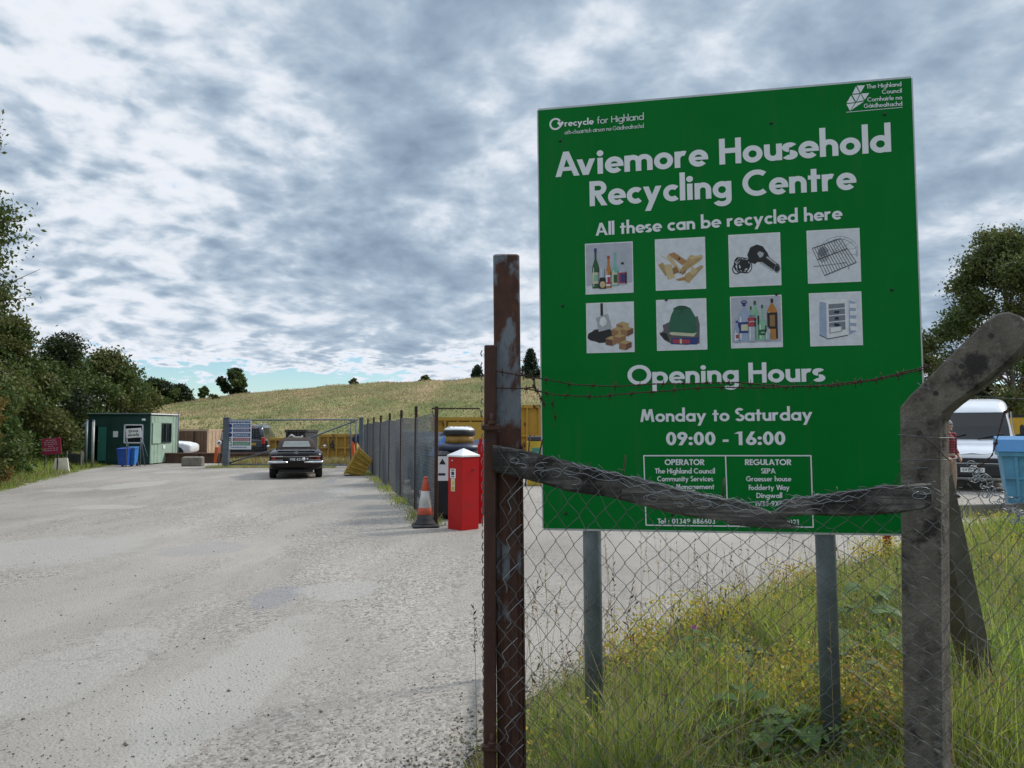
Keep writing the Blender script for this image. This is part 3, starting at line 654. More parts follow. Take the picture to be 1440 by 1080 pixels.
M_EDGE = mat('sheet_edge', (.55, .57, .58), .4, .1, 8, metal=.4); M_GALV = mat('galvanised_post', (.19, .225, .25), .55, .2, 7, metal=.25, bump=.1, bscale=60)
M_BLACK = mat('black_paint', (.015, .015, .016), .5, .2, 8)
sign = thing('site_sign', 'large green recycling centre sign board on two grey posts behind the mesh fence', 'sign', M=SM)
mb = MB(); mb.box((SW / 2, .004, SH / 2), (SW, .0075, SH)); mb.build('panel', M_GREEN, sign)
mb = MB()
for (a, b_) in (((0, 0), (0, SH)), ((SW, 0), (SW, SH)), ((0, SH), (SW, SH)), ((0, 0), (SW, 0))):
    mb.bar((a[0] + (.003 if a[0] and a[0] == b_[0] else (-.003 if a[0] == b_[0] else 0)), .004, a[1] + (.0035 if a[1] and a[1] == b_[1] else (-.0035 if a[1] == b_[1] else 0))),
           (b_[0] + (.003 if b_[0] and a[0] == b_[0] else (-.003 if a[0] == b_[0] else 0)), .004, b_[1] + (.0035 if b_[1] and a[1] == b_[1] else (-.0035 if a[1] == b_[1] else 0))), .006, .012)
mb.build('edge_trim', M_EDGE, sign)
for (px, by, pxb) in ((831, 742, 834), (1164, 750, 1172)):
    x, z = sg(px, by); xb, zb = sg(pxb, by + 250)
    mb = MB(); mb.tube([(x + (x - xb) * 3.2, .056, SH * .93), (x, .056, z), (x + (xb - x) / (zb - z) * (-1.15 - z), .056, -1.22)], .0455, 20)
    p = mb.build('post', M_GALV, sign)
    mb = MB(); c = (x + (x - xb) * 3.2, .056, SH * .93)
    mb.lathe([(.047, 0), (.047, .02), (.02, .03)], c, 18); mb.build('cap', M_BLACK, p)
def line(text, px0, py0, px1, py1, capx, w, name='lettering', gap=.05):
    a, b_ = sg(px0, py0), sg(px1, py1); z0 = sg((px0 + px1) / 2, (py0 + py1) / 2)[1]; z1 = sg((px0 + px1) / 2, (py0 + py1) / 2 - capx)[1]
    mbs = [MB() for _ in text.split(' ')]; write(mbs, text, a, b_, z1 - z0, w, gap=gap)
    for m in mbs: m.build(name, M_WHITE, sign)
for a in (('Aviemore Household', 781, 249.3, 1253.3, 213.4, 36.2, .195), ('Recycling Centre', 829.4, 290.2, 1203.7, 266.2, 36, .195), ('All these can be recycled here', 837.6, 331.6, 1184.3, 308.2, 18.2, .185),
          ('Opening Hours', 883, 541.5, 1160, 536.4, 28.2, .185), ('Monday to Saturday', 900.4, 593.4, 1142.9, 591.2, 18.2, .185), ('09:00 - 16:00', 936.8, 626.2, 1104.6, 625.8, 19, .2),
          ('OPERATOR', 934.8, 654, 990.4, 654, 8.2, .2), ('The Highland Council', 921.2, 665.8, 1005.4, 665.8, 7.2, .18), ('Community Services', 924.3, 676.8, 1002.9, 676.8, 7.2, .18),
          ('Waste Management', 922, 687.8, 1004.6, 687.8, 7.2, .18), ('IV1 1UF', 946, 722.5, 981, 722.5, 7.2, .18), ('Tel : 01349 886603', 924.7, 736.3, 1006, 736.6, 7.2, .18),
          ('REGULATOR', 1047.6, 654, 1112.7, 654, 8.2, .2), ('SEPA', 1070.5, 665.8, 1090.6, 665.8, 7.2, .18), ('Graesser house', 1049.2, 676.8, 1112.7, 676.8, 7.2, .18),
          ('Fodderty Way', 1053, 689, 1110.4, 689, 7.2, .18), ('Dingwall', 1063.7, 700.3, 1100, 700.3, 7.2, .18), ('IV15 9XB', 1062.8, 711.6, 1101.7, 711.6, 7.2, .18), ('Tel : 01349 862021', 1042, 737, 1124.6, 737.8, 7.2, .18),
          ('recycle', 794, 178, 834.9, 174.8, 9, .19), ('for Highland', 839.5, 174.4, 905.3, 168.2, 9.2, .10), ('ath-chuairtich airson na Gàidhealtachd', 794, 189.2, 905.3, 179.6, 5.6, .11),
          ('The Highland', 1218.3, 124.9, 1267.5, 121.2, 5.8, .15), ('Council', 1240.3, 132.2, 1268, 130.2, 5.8, .15), ('Comhairle na', 1219.7, 143.2, 1268.2, 139.8, 5.8, .15), ('Gàidhealtachd', 1214.8, 152, 1268.7, 148.6, 5.8, .15)):
    line(*a)
# recycling loop beside the words
mb = MB(); c = sg(781.2, 174.5); r0 = (sg(789.9, 174.5)[0] - c[0])
for q in stroke_polys(('A', c[0], c[1], r0 * .84, r0 * .84, 28, 322), r0 * .3): mb.flat(q, -.0012)
hc = sg(788.3, 174.6); s = r0 * .62
mb.flat([(hc[0] - s * .9, hc[1] + s * .35), (hc[0] - s * .45, hc[1] + s * .75), (hc[0], hc[1] + s * .4), (hc[0] + s * .5, hc[1] + s * .72), (hc[0] + s * .9, hc[1] + s * .3), (hc[0], hc[1] - s * .95)], -.0016)
mb.build('recycling_mark', M_WHITE, sign)
# council emblem: a folded figure of seven triangles with dark joints
mb = MB(); z5 = lambda x, y: sg(1020 + x / 5.143, 100 + y / 5.143)
for tr3 in (((950, 106), (1010, 103), (978, 158)), ((944, 112), (972, 160), (918, 165)), ((916, 172), (971, 168), (945, 222)), ((978, 166), (1002, 212), (950, 222)), ((982, 163), (1040, 159), (1008, 208)), ((908, 178), (938, 226), (876, 232)), ((875, 240), (936, 232), (902, 288)), ((944, 230), (1003, 220), (908, 284))):
    mb.flat([z5(*p) for p in tr3], -.0012)
mb.build('council_emblem', M_WHITE, sign)
mb = MB()
def rule(a, b_, t=.0026, y=-.0012):
    a, b_ = Vector(a), Vector(b_); d = (b_ - a).normalized(); n = Vector((-d.y, d.x)) * t
    mb.flat([tuple(a - n), tuple(b_ - n), tuple(b_ + n), tuple(a + n)], y)
rule(sg(1190, 158), sg(1268.9, 151), .0012); mb.build('underline', M_WHITE, sign); mb = MB()
for i, (a, b_) in enumerate((((905.3, 640.8), (1140.2, 640.8)), ((908.6, 738.4), (1143.5, 741.3)), ((905.3, 640.2), (908.6, 738.8)), ((1140.2, 640.2), (1143.5, 741.8)), ((1020.2, 641), (1023.9, 739.8)))): rule(sg(*a), sg(*b_), .0028, -.0012 - .0002 * i)
mb.build('ruled_border', M_WHITE, sign)
for (px, py) in ((787.6, 198), (1084.5, 173.1), (1244, 160.7), (936.8, 421.6), (1091.7, 413.8), (1254.2, 407.5), (791, 430), (795.5, 722), (945.5, 724), (1102, 735), (1245, 722)):
    x, z = sg(px, py); MB().lathe([(.0075, 0), (.006, -.004), (.002, -.005)], (x, -.0005, z), 10, axis='y').build('fixing_bolt', M_BLACK, sign)
# the eight printed pictures
PCOL = {}
def pc(name, c):
    if name not in PCOL: PCOL[name] = mat('print_' + name, c, .4, .10, 30)
    return PCOL[name]
PRN = [('border', (.80, .81, .84)), ('paper', (.72, .735, .79)), ('backdrop', (.47, .48, .56)), ('bottle_green', (.02, .10, .03)), ('aqua', (.22, .50, .46)), ('amber', (.50, .20, .03)), ('dark', (.014, .013, .016)), ('cream', (.62, .60, .42)), ('clear', (.45, .50, .58)),
       ('label_red', (.42, .04, .06)), ('label_blue', (.03, .04, .20)), ('tan', (.50, .34, .15)), ('tan_light', (.62, .47, .26)), ('tan_dark', (.30, .16, .06)), ('cardboard', (.45, .22, .08)), ('silver', (.42, .43, .46)), ('brick', (.34, .17, .08)), ('brick_dark', (.18, .07, .045)), ('jumper', (.02, .13, .075)), ('jumper_dark', (.012, .07, .045)), ('cloth_grey', (.11, .10, .11)), ('mint', (.25, .52, .33)), ('sky', (.35, .42, .58)), ('shade', (.20, .22, .27)), ('wire', (.05, .05, .06)), ('white', (.80, .81, .84))]
PI_ = {n: i for i, (n, _) in enumerate(PRN)}; PMATS = [pc(n, c) for n, c in PRN]
class Pic:
    def __init__(s, tl, br, bg='paper'):
        s.x0, s.z1 = sg(*tl); s.x1, s.z0 = sg(*br); s.mb = MB(); s.k = 0
        s.poly([(0, 0), (1, 0), (1, 1), (0, 1)], 'border'); e = .018; s.poly([(e, e), (1 - e, e), (1 - e, 1 - e), (e, 1 - e)], bg)
    def poly(s, p, c):
        s.k += 1; s.mb.flat([(s.x0 + (s.x1 - s.x0) * a, s.z0 + (s.z1 - s.z0) * b_) for a, b_ in p], -.0008 - .00006 * s.k, PI_[c])
    def st(s, x0, y0, x1, y1, w, c): 
        for q in stroke_polys(('L', x0, y0, x1, y1), w): s.poly(q, c)
    def arc(s, cx, cy, rx, ry, a0, a1, w, c):
        k = s.k
        for q in stroke_polys(('A', cx, cy, rx, ry, a0, a1), w): s.k = k; s.poly(q, c)
    def blob(s, cx, cy, rx, ry, c, seed=0, j=.12, n=18):
        rn = random.Random(seed); s.poly([(cx + rx * (1 + rn.uniform(-j, j)) * math.cos(6.283 * i / n), cy + ry * (1 + rn.uniform(-j, j)) * math.sin(6.283 * i / n)) for i in range(n)], c)
    def bottle(s, x, y, w, h, c, cap='dark', lab=None, l0=.08, l1=.35, neck=.28, sh=.55, lab2=None):
        nw = w * neck
        s.poly([(x - w / 2, y + .01), (x - w / 2 + .01, y), (x + w / 2 - .01, y), (x + w / 2, y + .01), (x + w / 2, y + h * sh), (x + w * .38, y + h * (sh + .1)), (x + nw / 2, y + h * (sh + .22)), (x + nw / 2, y + h * .93), (x - nw / 2, y + h * .93), (x - nw / 2, y + h * (sh + .22)), (x - w * .38, y + h * (sh + .1)), (x - w / 2, y + h * sh)], c)
        s.st(x, y + h * .9, x, y + h, nw * 1.25, cap)
        if c in ('clear', 'aqua', 'mint', 'sky'): s.st(x - w * .28, y + h * .1, x - w * .28, y + h * sh, w * .1, 'border')
        s.st(x + w * .40, y + .02, x + w * .40, y + h * sh, w * .18, 'shade' if c in ('clear', 'sky') else 'dark' if c in ('bottle_green', 'amber') else 'bottle_green'); s.st(x - w * .30, y + h * .05, x - w * .30, y + h * (sh + .02), w * .09, 'border')
        if lab: s.st(x, y + h * l0, x, y + h * l1, w * .97, lab); s.st(x + w * .36, y + h * l0, x + w * .36, y + h * l1, w * .2, 'shade' if lab in ('cream', 'white') else 'dark')
        if lab2: s.st(x, y + h * (l0 + .06), x, y + h * (l1 - .06), w * .5, lab2)
    def done(s): return s.mb.build('picture', PMATS, sign)
p = Pic((822.5, 343), (891, 411.5), 'backdrop'); p.poly([(.02, .02), (.98, .02), (.98, .2), (.02, .16)], 'paper')
p.bottle(.36, .13, .10, .66, 'clear', 'clear'); p.bottle(.22, .11, .15, .79, 'bottle_green', 'label_blue', 'cream', .12, .40, .3, .5, 'mint'); p.bottle(.63, .14, .15, .66, 'aqua', 'aqua', 'cream', .04, .40, .3, .45, 'bottle_green')
p.bottle(.78, .16, .18, .44, 'clear', 'dark', 'label_red', .06, .55, .25, .58, 'label_blue'); p.bottle(.49, .11, .12, .63, 'amber', 'label_red', 'white', .06, .40, .35, .5, 'label_red'); p.st(.49, .19, .49, .22, .12, 'label_red')
p.poly([(.29, .10), (.43, .10), (.43, .27), (.41, .32), (.31, .32), (.29, .27)], 'dark'); p.blob(.36, .18, .06, .065, 'tan_light', 1, .02); p.done()
p = Pic((920.8, 336.8), (993, 406))
for q, c in (([(.05, .50), (.15, .55), (.26, .34), (.20, .27)], 'tan'), ([(.18, .50), (.33, .50), (.40, .24), (.24, .20)], 'tan_light'), ([(.10, .70), (.30, .58), (.36, .50), (.12, .66)], 'cream'), ([(.60, .30), (.92, .46), (.96, .42), (.66, .12), (.56, .18)], 'tan'), ([(.40, .20), (.62, .26), (.60, .18), (.46, .17)], 'cardboard'),
             ([(.22, .66), (.29, .70), (.52, .36), (.48, .30)], 'tan_light'), ([(.52, .30), (.48, .36), (.70, .66), (.95, .62), (.92, .56)], 'tan'), ([(.66, .62), (.94, .66), (.95, .62), (.70, .58)], 'tan_light'), ([(.26, .70), (.38, .73), (.64, .55), (.54, .47)], 'cardboard'), ([(.34, .42), (.42, .46), (.48, .34), (.36, .30)], 'tan_dark'), ([(.54, .34), (.62, .40), (.60, .32), (.52, .28)], 'tan_dark'), ([(.74, .44), (.84, .36), (.76, .26), (.68, .32)], 'tan_light')): p.poly(q, c)
p.blob(.48, .60, .022, .02, 'dark', 3); p.blob(.50, .335, .016, .016, 'dark', 4); p.st(.56, .40, .88, .58, .008, 'tan_dark'); p.st(.10, .50, .22, .30, .008, 'tan_dark'); p.done()
p = Pic((1024, 330.5), (1099, 401))
for i in range(9): p.arc(.17 + .022 * i, .42 - .004 * i + .03 * math.sin(i * 2), .07 + .012 * (i % 3), .12, 0, 360, .017, 'dark')
p.arc(.15, .34, .08, .09, 90, 330, .02, 'dark'); p.st(.12, .50, .18, .55, .04, 'dark'); p.blob(.30, .42, .10, .10, 'dark', 2, .2)
p.poly([(.40, .46), (.36, .60), (.42, .74), (.55, .79), (.66, .75), (.75, .62), (.78, .54), (.97, .38), (.99, .30), (.92, .25), (.86, .28), (.66, .44), (.56, .46), (.50, .42)], 'dark')
p.poly([(.55, .62), (.60, .66), (.68, .62), (.66, .56), (.60, .53)], 'silver'); p.poly([(.63, .46), (.86, .29), (.84, .27), (.60, .43)], 'silver'); p.poly([(.74, .56), (.92, .41), (.90, .39), (.72, .53)], 'silver'); p.arc(.92, .31, .05, .07, 0, 360, .012, 'shade'); p.done()
p = Pic((1134, 324.5), (1211, 396))
p.arc(.60, .58, .36, .28, -25, 175, .014, 'silver'); p.arc(.60, .56, .33, .25, -15, 165, .010, 'shade'); p.blob(.30, .54, .11, .15, 'silver', 5, .06); p.blob(.29, .58, .08, .08, 'shade', 6, .2)
for k in range(13):
    t = k / 12; p.st(.10 + .54 * t, .66 + .16 * t, .32 + .60 * t, .14 + .22 * t, .011, 'wire')
for t in (0, .42, 1.0): p.st(.10 + .22 * t, .66 - .52 * t, .64 + .28 * t, .82 - .46 * t, .016, 'wire')
p.st(.12, .32, .70, .36, .012, 'shade'); p.arc(.68, .28, .10, .09, -30, 90, .012, 'shade')
for k in range(7): p.st(.50, .56, .60 + .36 * math.cos(-.3 + k * .5), .58 + .28 * math.sin(-.3 + k * .5), .005, 'shade')
p.done()
p = Pic((824, 426.5), (892.5, 495))
p.blob(.32, .34, .29, .14, 'dark', 7, .1); p.blob(.36, .42, .18, .09, 'dark', 8, .1); p.poly([(.20, .70), (.46, .78), (.54, .48), (.26, .42)], 'silver'); p.st(.33, .74, .33, .99, .055, 'dark'); p.blob(.36, .62, .08, .10, 'border', 9, .3)
for (x, y, c, d) in ((.63, .44, 'brick', 'tan'), (.53, .34, 'brick', 'tan'), (.72, .34, 'brick', 'brick_dark'), (.40, .16, 'brick_dark', 'brick'), (.56, .20, 'brick', 'tan_dark'), (.68, .07, 'brick', 'brick_dark')):
    p.poly([(x, y), (x + .14, y - .03), (x + .26, y + .03), (x + .26, y + .13), (x + .12, y + .17), (x, y + .12)], c); p.poly([(x, y + .12), (x + .14, y + .09), (x + .26, y + .13), (x + .12, y + .17)], 'tan'); p.poly([(x + .14, y - .03), (x + .26, y + .03), (x + .26, y + .13), (x + .14, y + .09)], d)
p.done()
p = Pic((922.5, 422), (994.8, 491.5))
p.poly([(.06, .32), (.14, .40), (.12, .50), (.26, .56), (.70, .60), (.82, .66), (.86, .50), (.85, .12), (.60, .10), (.30, .12), (.16, .20)], 'cloth_grey'); p.poly([(.05, .36), (.20, .34), (.26, .18), (.14, .22)], 'dark'); p.poly([(.28, .12), (.80, .10), (.84, .24), (.30, .24)], 'label_blue'); p.poly([(.32, .14), (.66, .13), (.66, .20), (.32, .22)], 'label_red'); p.st(.48, .13, .48, .22, .04, 'cream')
p.poly([(.24, .34), (.30, .30), (.74, .26), (.80, .34), (.78, .64), (.68, .82), (.58, .86), (.38, .84), (.30, .70), (.26, .56)], 'jumper'); p.poly([(.24, .34), (.30, .30), (.74, .26), (.80, .34), (.74, .32), (.30, .36)], 'cream'); p.poly([(.34, .82), (.42, .86), (.60, .86), (.66, .82), (.60, .66), (.52, .76), (.42, .66)], 'jumper_dark'); p.poly([(.34, .82), (.36, .70), (.42, .66), (.50, .77)], 'jumper'); p.poly([(.66, .82), (.66, .70), (.60, .66), (.52, .77)], 'jumper'); p.arc(.50, .84, .10, .025, 0, 360, .014, 'jumper_dark'); p.done()
p = Pic((1026.4, 417.3), (1101, 488), 'backdrop'); p.poly([(.02, .02), (.98, .02), (.98, .10), (.02, .10)], 'paper')
p.bottle(.27, .12, .26, .76, 'sky', 'label_blue', 'label_blue', .22, .50, .2, .62, 'cream'); p.arc(.27, .88, .05, .03, 0, 360, .02, 'label_blue'); p.bottle(.40, .12, .10, .68, 'aqua', 'bottle_green'); p.bottle(.48, .14, .17, .76, 'mint', 'bottle_green', 'aqua', .38, .62, .22, .62)
p.bottle(.62, .14, .15, .68, 'mint', 'bottle_green', 'bottle_green', .14, .30, .2, .42, 'mint'); p.bottle(.81, .15, .20, .78, 'amber', 'dark', 'dark', .26, .66, .2, .66, 'tan_dark'); p.bottle(.42, .12, .15, .46, 'clear', 'label_red', 'label_red', .62, .96, .9, .9); p.arc(.42, .49, .05, .02, 20, 200, .012, 'white'); p.bottle(.12, .11, .10, .42, 'sky', 'label_blue', 'white', .12, .42, .35, .55, 'label_red'); p.bottle(.72, .14, .10, .24, 'clear', 'clear'); p.done()
p = Pic((1137.3, 412.5), (1213.6, 485.2))
p.poly([(.18, .22), (.20, .84), (.34, .80), (.36, .14)], 'sky'); p.poly([(.18, .84), (.32, .88), (.74, .86), (.72, .82), (.32, .82)], 'white'); p.poly([(.32, .14), (.33, .82), (.72, .82), (.72, .20)], 'border'); p.poly([(.37, .26), (.37, .78), (.68, .79), (.68, .30)], 'shade'); p.poly([(.37, .36), (.37, .22), (.62, .26), (.62, .36)], 'silver'); p.poly([(.40, .34), (.40, .25), (.59, .28), (.59, .35)], 'white')
for y in (.68, .56, .44): p.st(.37, y, .68, y + .02, .016, 'border'); p.blob(.52, y - .05, .05, .03, 'dark', int(y * 50), .4)
p.poly([(.74, .20), (.76, .84), (.88, .80), (.88, .26)], 'sky'); 
for y in (.74, .60, .46, .32): p.poly([(.77, y - .04), (.77, y + .04), (.90, y + .03), (.91, y - .05)], 'white')
p.st(.18, .21, .34, .13, .014, 'dark'); p.st(.34, .13, .72, .19, .014, 'dark'); p.done()

# ------------------------------------------------------------------ rusty gate post, hinged stile, cranked concrete post
def rust_mat(name, paint, thr=(.44, .50), sc=3.2, rust=(.045, .014, .008), rust2=(.095, .033, .015)):
    m, nt, b = nodes_of(name); N = nt.nodes.new; L = nt.links.new
    tc = N('ShaderNodeTexCoord'); mp = N('ShaderNodeMapping'); mp.inputs['Scale'].default_value = (1.6, 1.6, .8); L(tc.outputs['Object'], mp.inputs[0])
    def noise(s, d=6, r=.62):
        n = N('ShaderNodeTexNoise'); n.inputs['Scale'].default_value = s; n.inputs['Detail'].default_value = d; n.inputs['Roughness'].default_value = r; n.inputs['Distortion'].default_value = .3; L(mp.outputs[0], n.inputs['Vector']); return n.outputs['Fac']
    def ramp(f, a, c0, b_, c1):
        r = N('ShaderNodeValToRGB'); r.color_ramp.elements[0].position = a; r.color_ramp.elements[0].color = (*c0, 1); r.color_ramp.elements[1].position = b_; r.color_ramp.elements[1].color = (*c1, 1); L(f, r.inputs['Fac']); return r.outputs['Color']
    rc = ramp(noise(14), .35, rust, .7, rust2); pt = ramp(noise(30), .3, tuple(c * .75 for c in paint), .7, paint)
    mk = ramp(noise(sc), thr[0], (0, 0, 0), thr[1], (1, 1, 1))
    mx = N('ShaderNodeMix'); mx.data_type = 'RGBA'; L(mk, mx.inputs['Factor']); L(rc, mx.inputs[6]); L(pt, mx.inputs[7]); L(mx.outputs[2], b.inputs['Base Color'])
    b.inputs['Roughness'].default_value = .72
    bp = N('ShaderNodeBump'); bp.inputs['Strength'].default_value = .35; bp.inputs['Distance'].default_value = .006; L(noise(38), bp.inputs['Height']); L(bp.outputs[0], b.inputs['Normal'])
    return m
M_RUSTP = rust_mat('rusted_blue_paint', (.17, .19, .22), (.53, .575), 2.6); M_RUST = rust_mat('rusted_steel', (.06, .040, .032), (.58, .7), 5, (.036, .012, .008), (.07, .024, .012))
M_RUSTD = mat('dark_rust', (.07, .030, .018), .85, .3, 30, col2=(.028, .014, .010))
DP = 2.90
def post_line(px0, py0, px1, py1, d): return P(px0, py0, d), P(px1, py1, d)
t0, b0 = P(712, 361, DP), P(719, 1085, DP); ax = (t0 - b0).normalized(); t0z = t0; base = b0 + ax * (-(b0.z) / ax.z)
gp = thing('gate_post', 'tall rusty steel box post with flaking blue grey paint beside the green sign', 'post', base)
H_ = (t0 - base).length
M3 = Matrix((Vector((1, 0, 0)), ax.cross(Vector((1, 0, 0))).normalized(), ax)).transposed()
mb = MB(); mb.box(ax * (H_ / 2 - .1), (.100, .100, H_ + .2), M3, bev=.006); mb.build('post', M_RUSTP, gp)
mb = MB()
for k in range(2): mb.bar(ax * .05 + Vector((-.030 + .082 * k, -.0525, 0)), ax * (1.53) + Vector((-.030 + .082 * k, -.0525, 0)), .006, .012)
mb.bar(ax * .1 + Vector((.016, -.056, 0)), ax * 1.52 + Vector((.016, -.056, 0)), .026, .006); mb.build('tension_bar', M_RUST, gp)
# stile of the opened gate standing against the post
DS = 2.84
t1, b1 = P(687, 486, DS), P(691, 1085, DS); a1 = (t1 - b1).normalized(); bs = b1 + a1 * (-(b1.z - .06) / a1.z)
gt = thing('gate_leaf', 'narrow rusty gate leaf folded back edge on beside the taller rusty post', 'gate', bs)
Hs = (t1 - bs).length
mb = MB(); mb.box(a1 * (Hs / 2), (.046, .05, Hs), None, bev=.004); mb.build('stile', M_RUST, gt)
mb = MB(); dv = Vector((-.062, 3.0, 0)); dv2 = dv / dv.length
for zz in (.04, Hs * .5, Hs - .02): mb.bar(a1 * zz + dv2 * .03, a1 * zz + dv2 * 2.1, .03)
mb.bar(a1 * .02 + dv2 * 2.1, a1 * Hs + dv2 * 2.1, .035); mb.build('frame', M_RUST, gt)
mb = MB()
for k in range(40):
    z = .05 + k * Hs / 41
    mb.tube([a1 * z + Vector((-.026, -.01, 0)), a1 * (z + .012) + Vector((-.030, .012, 0)), a1 * (z + .024) + Vector((-.026, .03, 0))], .0022, 5)
mb.build('lacing_wire', MATS.setdefault('wire_grey', mat('wire_grey', (.15, .155, .16), .55, .25, 30, metal=.3)), gt)
M_WIRE = MATS['wire_grey']
for (py, nm) in ((598, 0), (1043, 1)):
    c = P(690, py, DS) - bs; mb = MB()
    mb.box(c + Vector((.004, -.036, -.008)), (.072, .022, .022), None, bev=.004); mb.tube([c + Vector((.006, -.04, 0)), c + Vector((.006, -.04, .045))], .0085, 10); mb.lathe([(.015, 0), (.015, .010), (.006, .014)], c + Vector((.006, -.04, .004)), 6, smooth=False); mb.build('hinge', M_RUST, gt)
def concrete(name, c1, c2, sc=9, lich=.55, blk=.53):
    m, nt, b = nodes_of(name); N = nt.nodes.new; L = nt.links.new; tc = N('ShaderNodeTexCoord')
    def noise(s, d=6, r=.65):
        n = N('ShaderNodeTexNoise'); n.inputs['Scale'].default_value = s; n.inputs['Detail'].default_value = d; n.inputs['Roughness'].default_value = r; L(tc.outputs['Object'], n.inputs['Vector']); return n.outputs['Fac']
    def ramp(f, pts):
        r = N('ShaderNodeValToRGB'); cr = r.color_ramp
        while len(cr.elements) < len(pts): cr.elements.new(.5)
        for e, (p_, c) in zip(cr.elements, pts): e.position = p_; e.color = (*c, 1)
        L(f, r.inputs['Fac']); return r.outputs['Color']
    def mix(a, b_, f):
        n = N('ShaderNodeMix'); n.data_type = 'RGBA'; L(f, n.inputs['Factor']); L(a, n.inputs[6])
        if isinstance(b_, tuple): n.inputs[7].default_value = (*b_, 1)
        else: L(b_, n.inputs[7])
        return n.outputs[2]
    base = ramp(noise(sc), [(.32, c2), (.62, c1)])
    base = mix(base, (.30, .28, .25), ramp(noise(26, 5, .7), [(lich, (0, 0, 0)), (lich + .07, (.8, .8, .8))]))
    base = mix(base, (.030, .029, .030), ramp(noise(7, 7, .7), [(blk, (0, 0, 0)), (blk + .10, (.85, .85, .85))]))
    base = mix(base, (.20, .13, .05), ramp(noise(15, 4), [(.66, (0, 0, 0)), (.72, (.6, .6, .6))]))
    L(base, b.inputs['Base Color']); b.inputs['Roughness'].default_value = .95; b.inputs['Specular IOR Level'].default_value = .2
    bp = N('ShaderNodeBump'); bp.inputs['Strength'].default_value = 1.0; bp.inputs['Distance'].default_value = .03; L(noise(38, 8, .75), bp.inputs['Height']); L(bp.outputs[0], b.inputs['Normal'])
    return m
M_CONC = concrete('weathered_concrete', (.27, .24, .205), (.12, .107, .093)); M_CONC2 = concrete('plain_concrete', (.26, .235, .20), (.16, .145, .12), 6, .66, .66)
PA = math.radians(43); PN = Vector((-math.sin(PA), -math.cos(PA), 0)); PT = Vector((math.cos(PA), -math.sin(PA), 0)); P0 = P(1293, 600, 2.75)
def pf(px, py):
    r = ray(px, py); q = _C + r * ((P0 - _C).dot(PN) / r.dot(PN)) - P0
    return q.dot(PT), q.z
bx, bz = pf(1294, 1080); pbase = P0 + PT * bx; pbase.z = 0
cp = thing('concrete_post', 'weathered cranked concrete fence post with dark lichen at the right', 'post', pbase, -PA)
prof = [(1271, 1080), (1268, 900), (1266, 700), (1265, 573), (1279, 556), (1300, 536), (1330, 505), (1362, 474), (1380, 457), (1393, 446), (1404, 440), (1418, 438), (1432, 443), (1442, 454), (1446, 468), (1441, 484), (1428, 500), (1404, 521), (1372, 546), (1342, 568), (1328, 580), (1322, 592), (1322, 640), (1323, 800), (1325, 1080)]
pts = [pf(*q) for q in prof]; slope0 = (pts[0][0] - pts[2][0]) / (pts[0][1] - pts[2][1]); zb = -P0.z - .3
pl = [(pts[0][0], zb)] + pts + [(pts[-1][0], zb)]
TH = .125
mb = MB(); n = len(pl); off = Vector((P0.x, P0.y, 0)) - Vector((pbase.x, pbase.y, 0)); ox = off.dot(PT)
# front and back outlines with a small chamfer all round
cen = []
def ring_at(y, inset):
    out = []
    for i, (x, z) in enumerate(pl):
        a, b_ = Vector(pl[i - 1]), Vector(pl[(i + 1) % n]); t = (b_ - a).normalized(); nn = Vector((t.y, -t.x))
        out.append((x + ox + nn.x * inset, y, z + P0.z + nn.y * inset))
    return out
rr_ = [ring_at(0, .007), ring_at(.007, 0), ring_at(TH - .007, 0), ring_at(TH, .007)]
mb.loft(rr_, smooth=False); post_o = mb.build('post', M_CONC, cp)
bm = bmesh.new(); bm.from_mesh(post_o.data); bmesh.ops.triangulate(bm, faces=[f for f in bm.faces if len(f.verts) > 4]); bm.to_mesh(post_o.data); bm.free()
for (px, py) in ((1316, 553), (1352, 515), (1394, 472), (1293, 609)):
    x, z = pf(px, py); MB().lathe([(.009, -.0015), (.009, .002)], (x + ox, 0, z + P0.z), 12, axis='y', smooth=False).build('wire_hole', M_BLACK, cp)
# raking concrete strut behind the post
s0 = P(1308, 672, 3.0); s1 = G(1388, 1000); s1 = s1 + (s1 - s0).normalized() * .25
mb = MB(); Minv = (Matrix.Translation(pbase) @ Matrix.Rotation(-PA, 4, 'Z')).inverted()
mb.bar(Minv @ s0, Minv @ s1, .11, .11, up=(.315, .43, .62)); mb.build('strut', M_CONC2, cp)

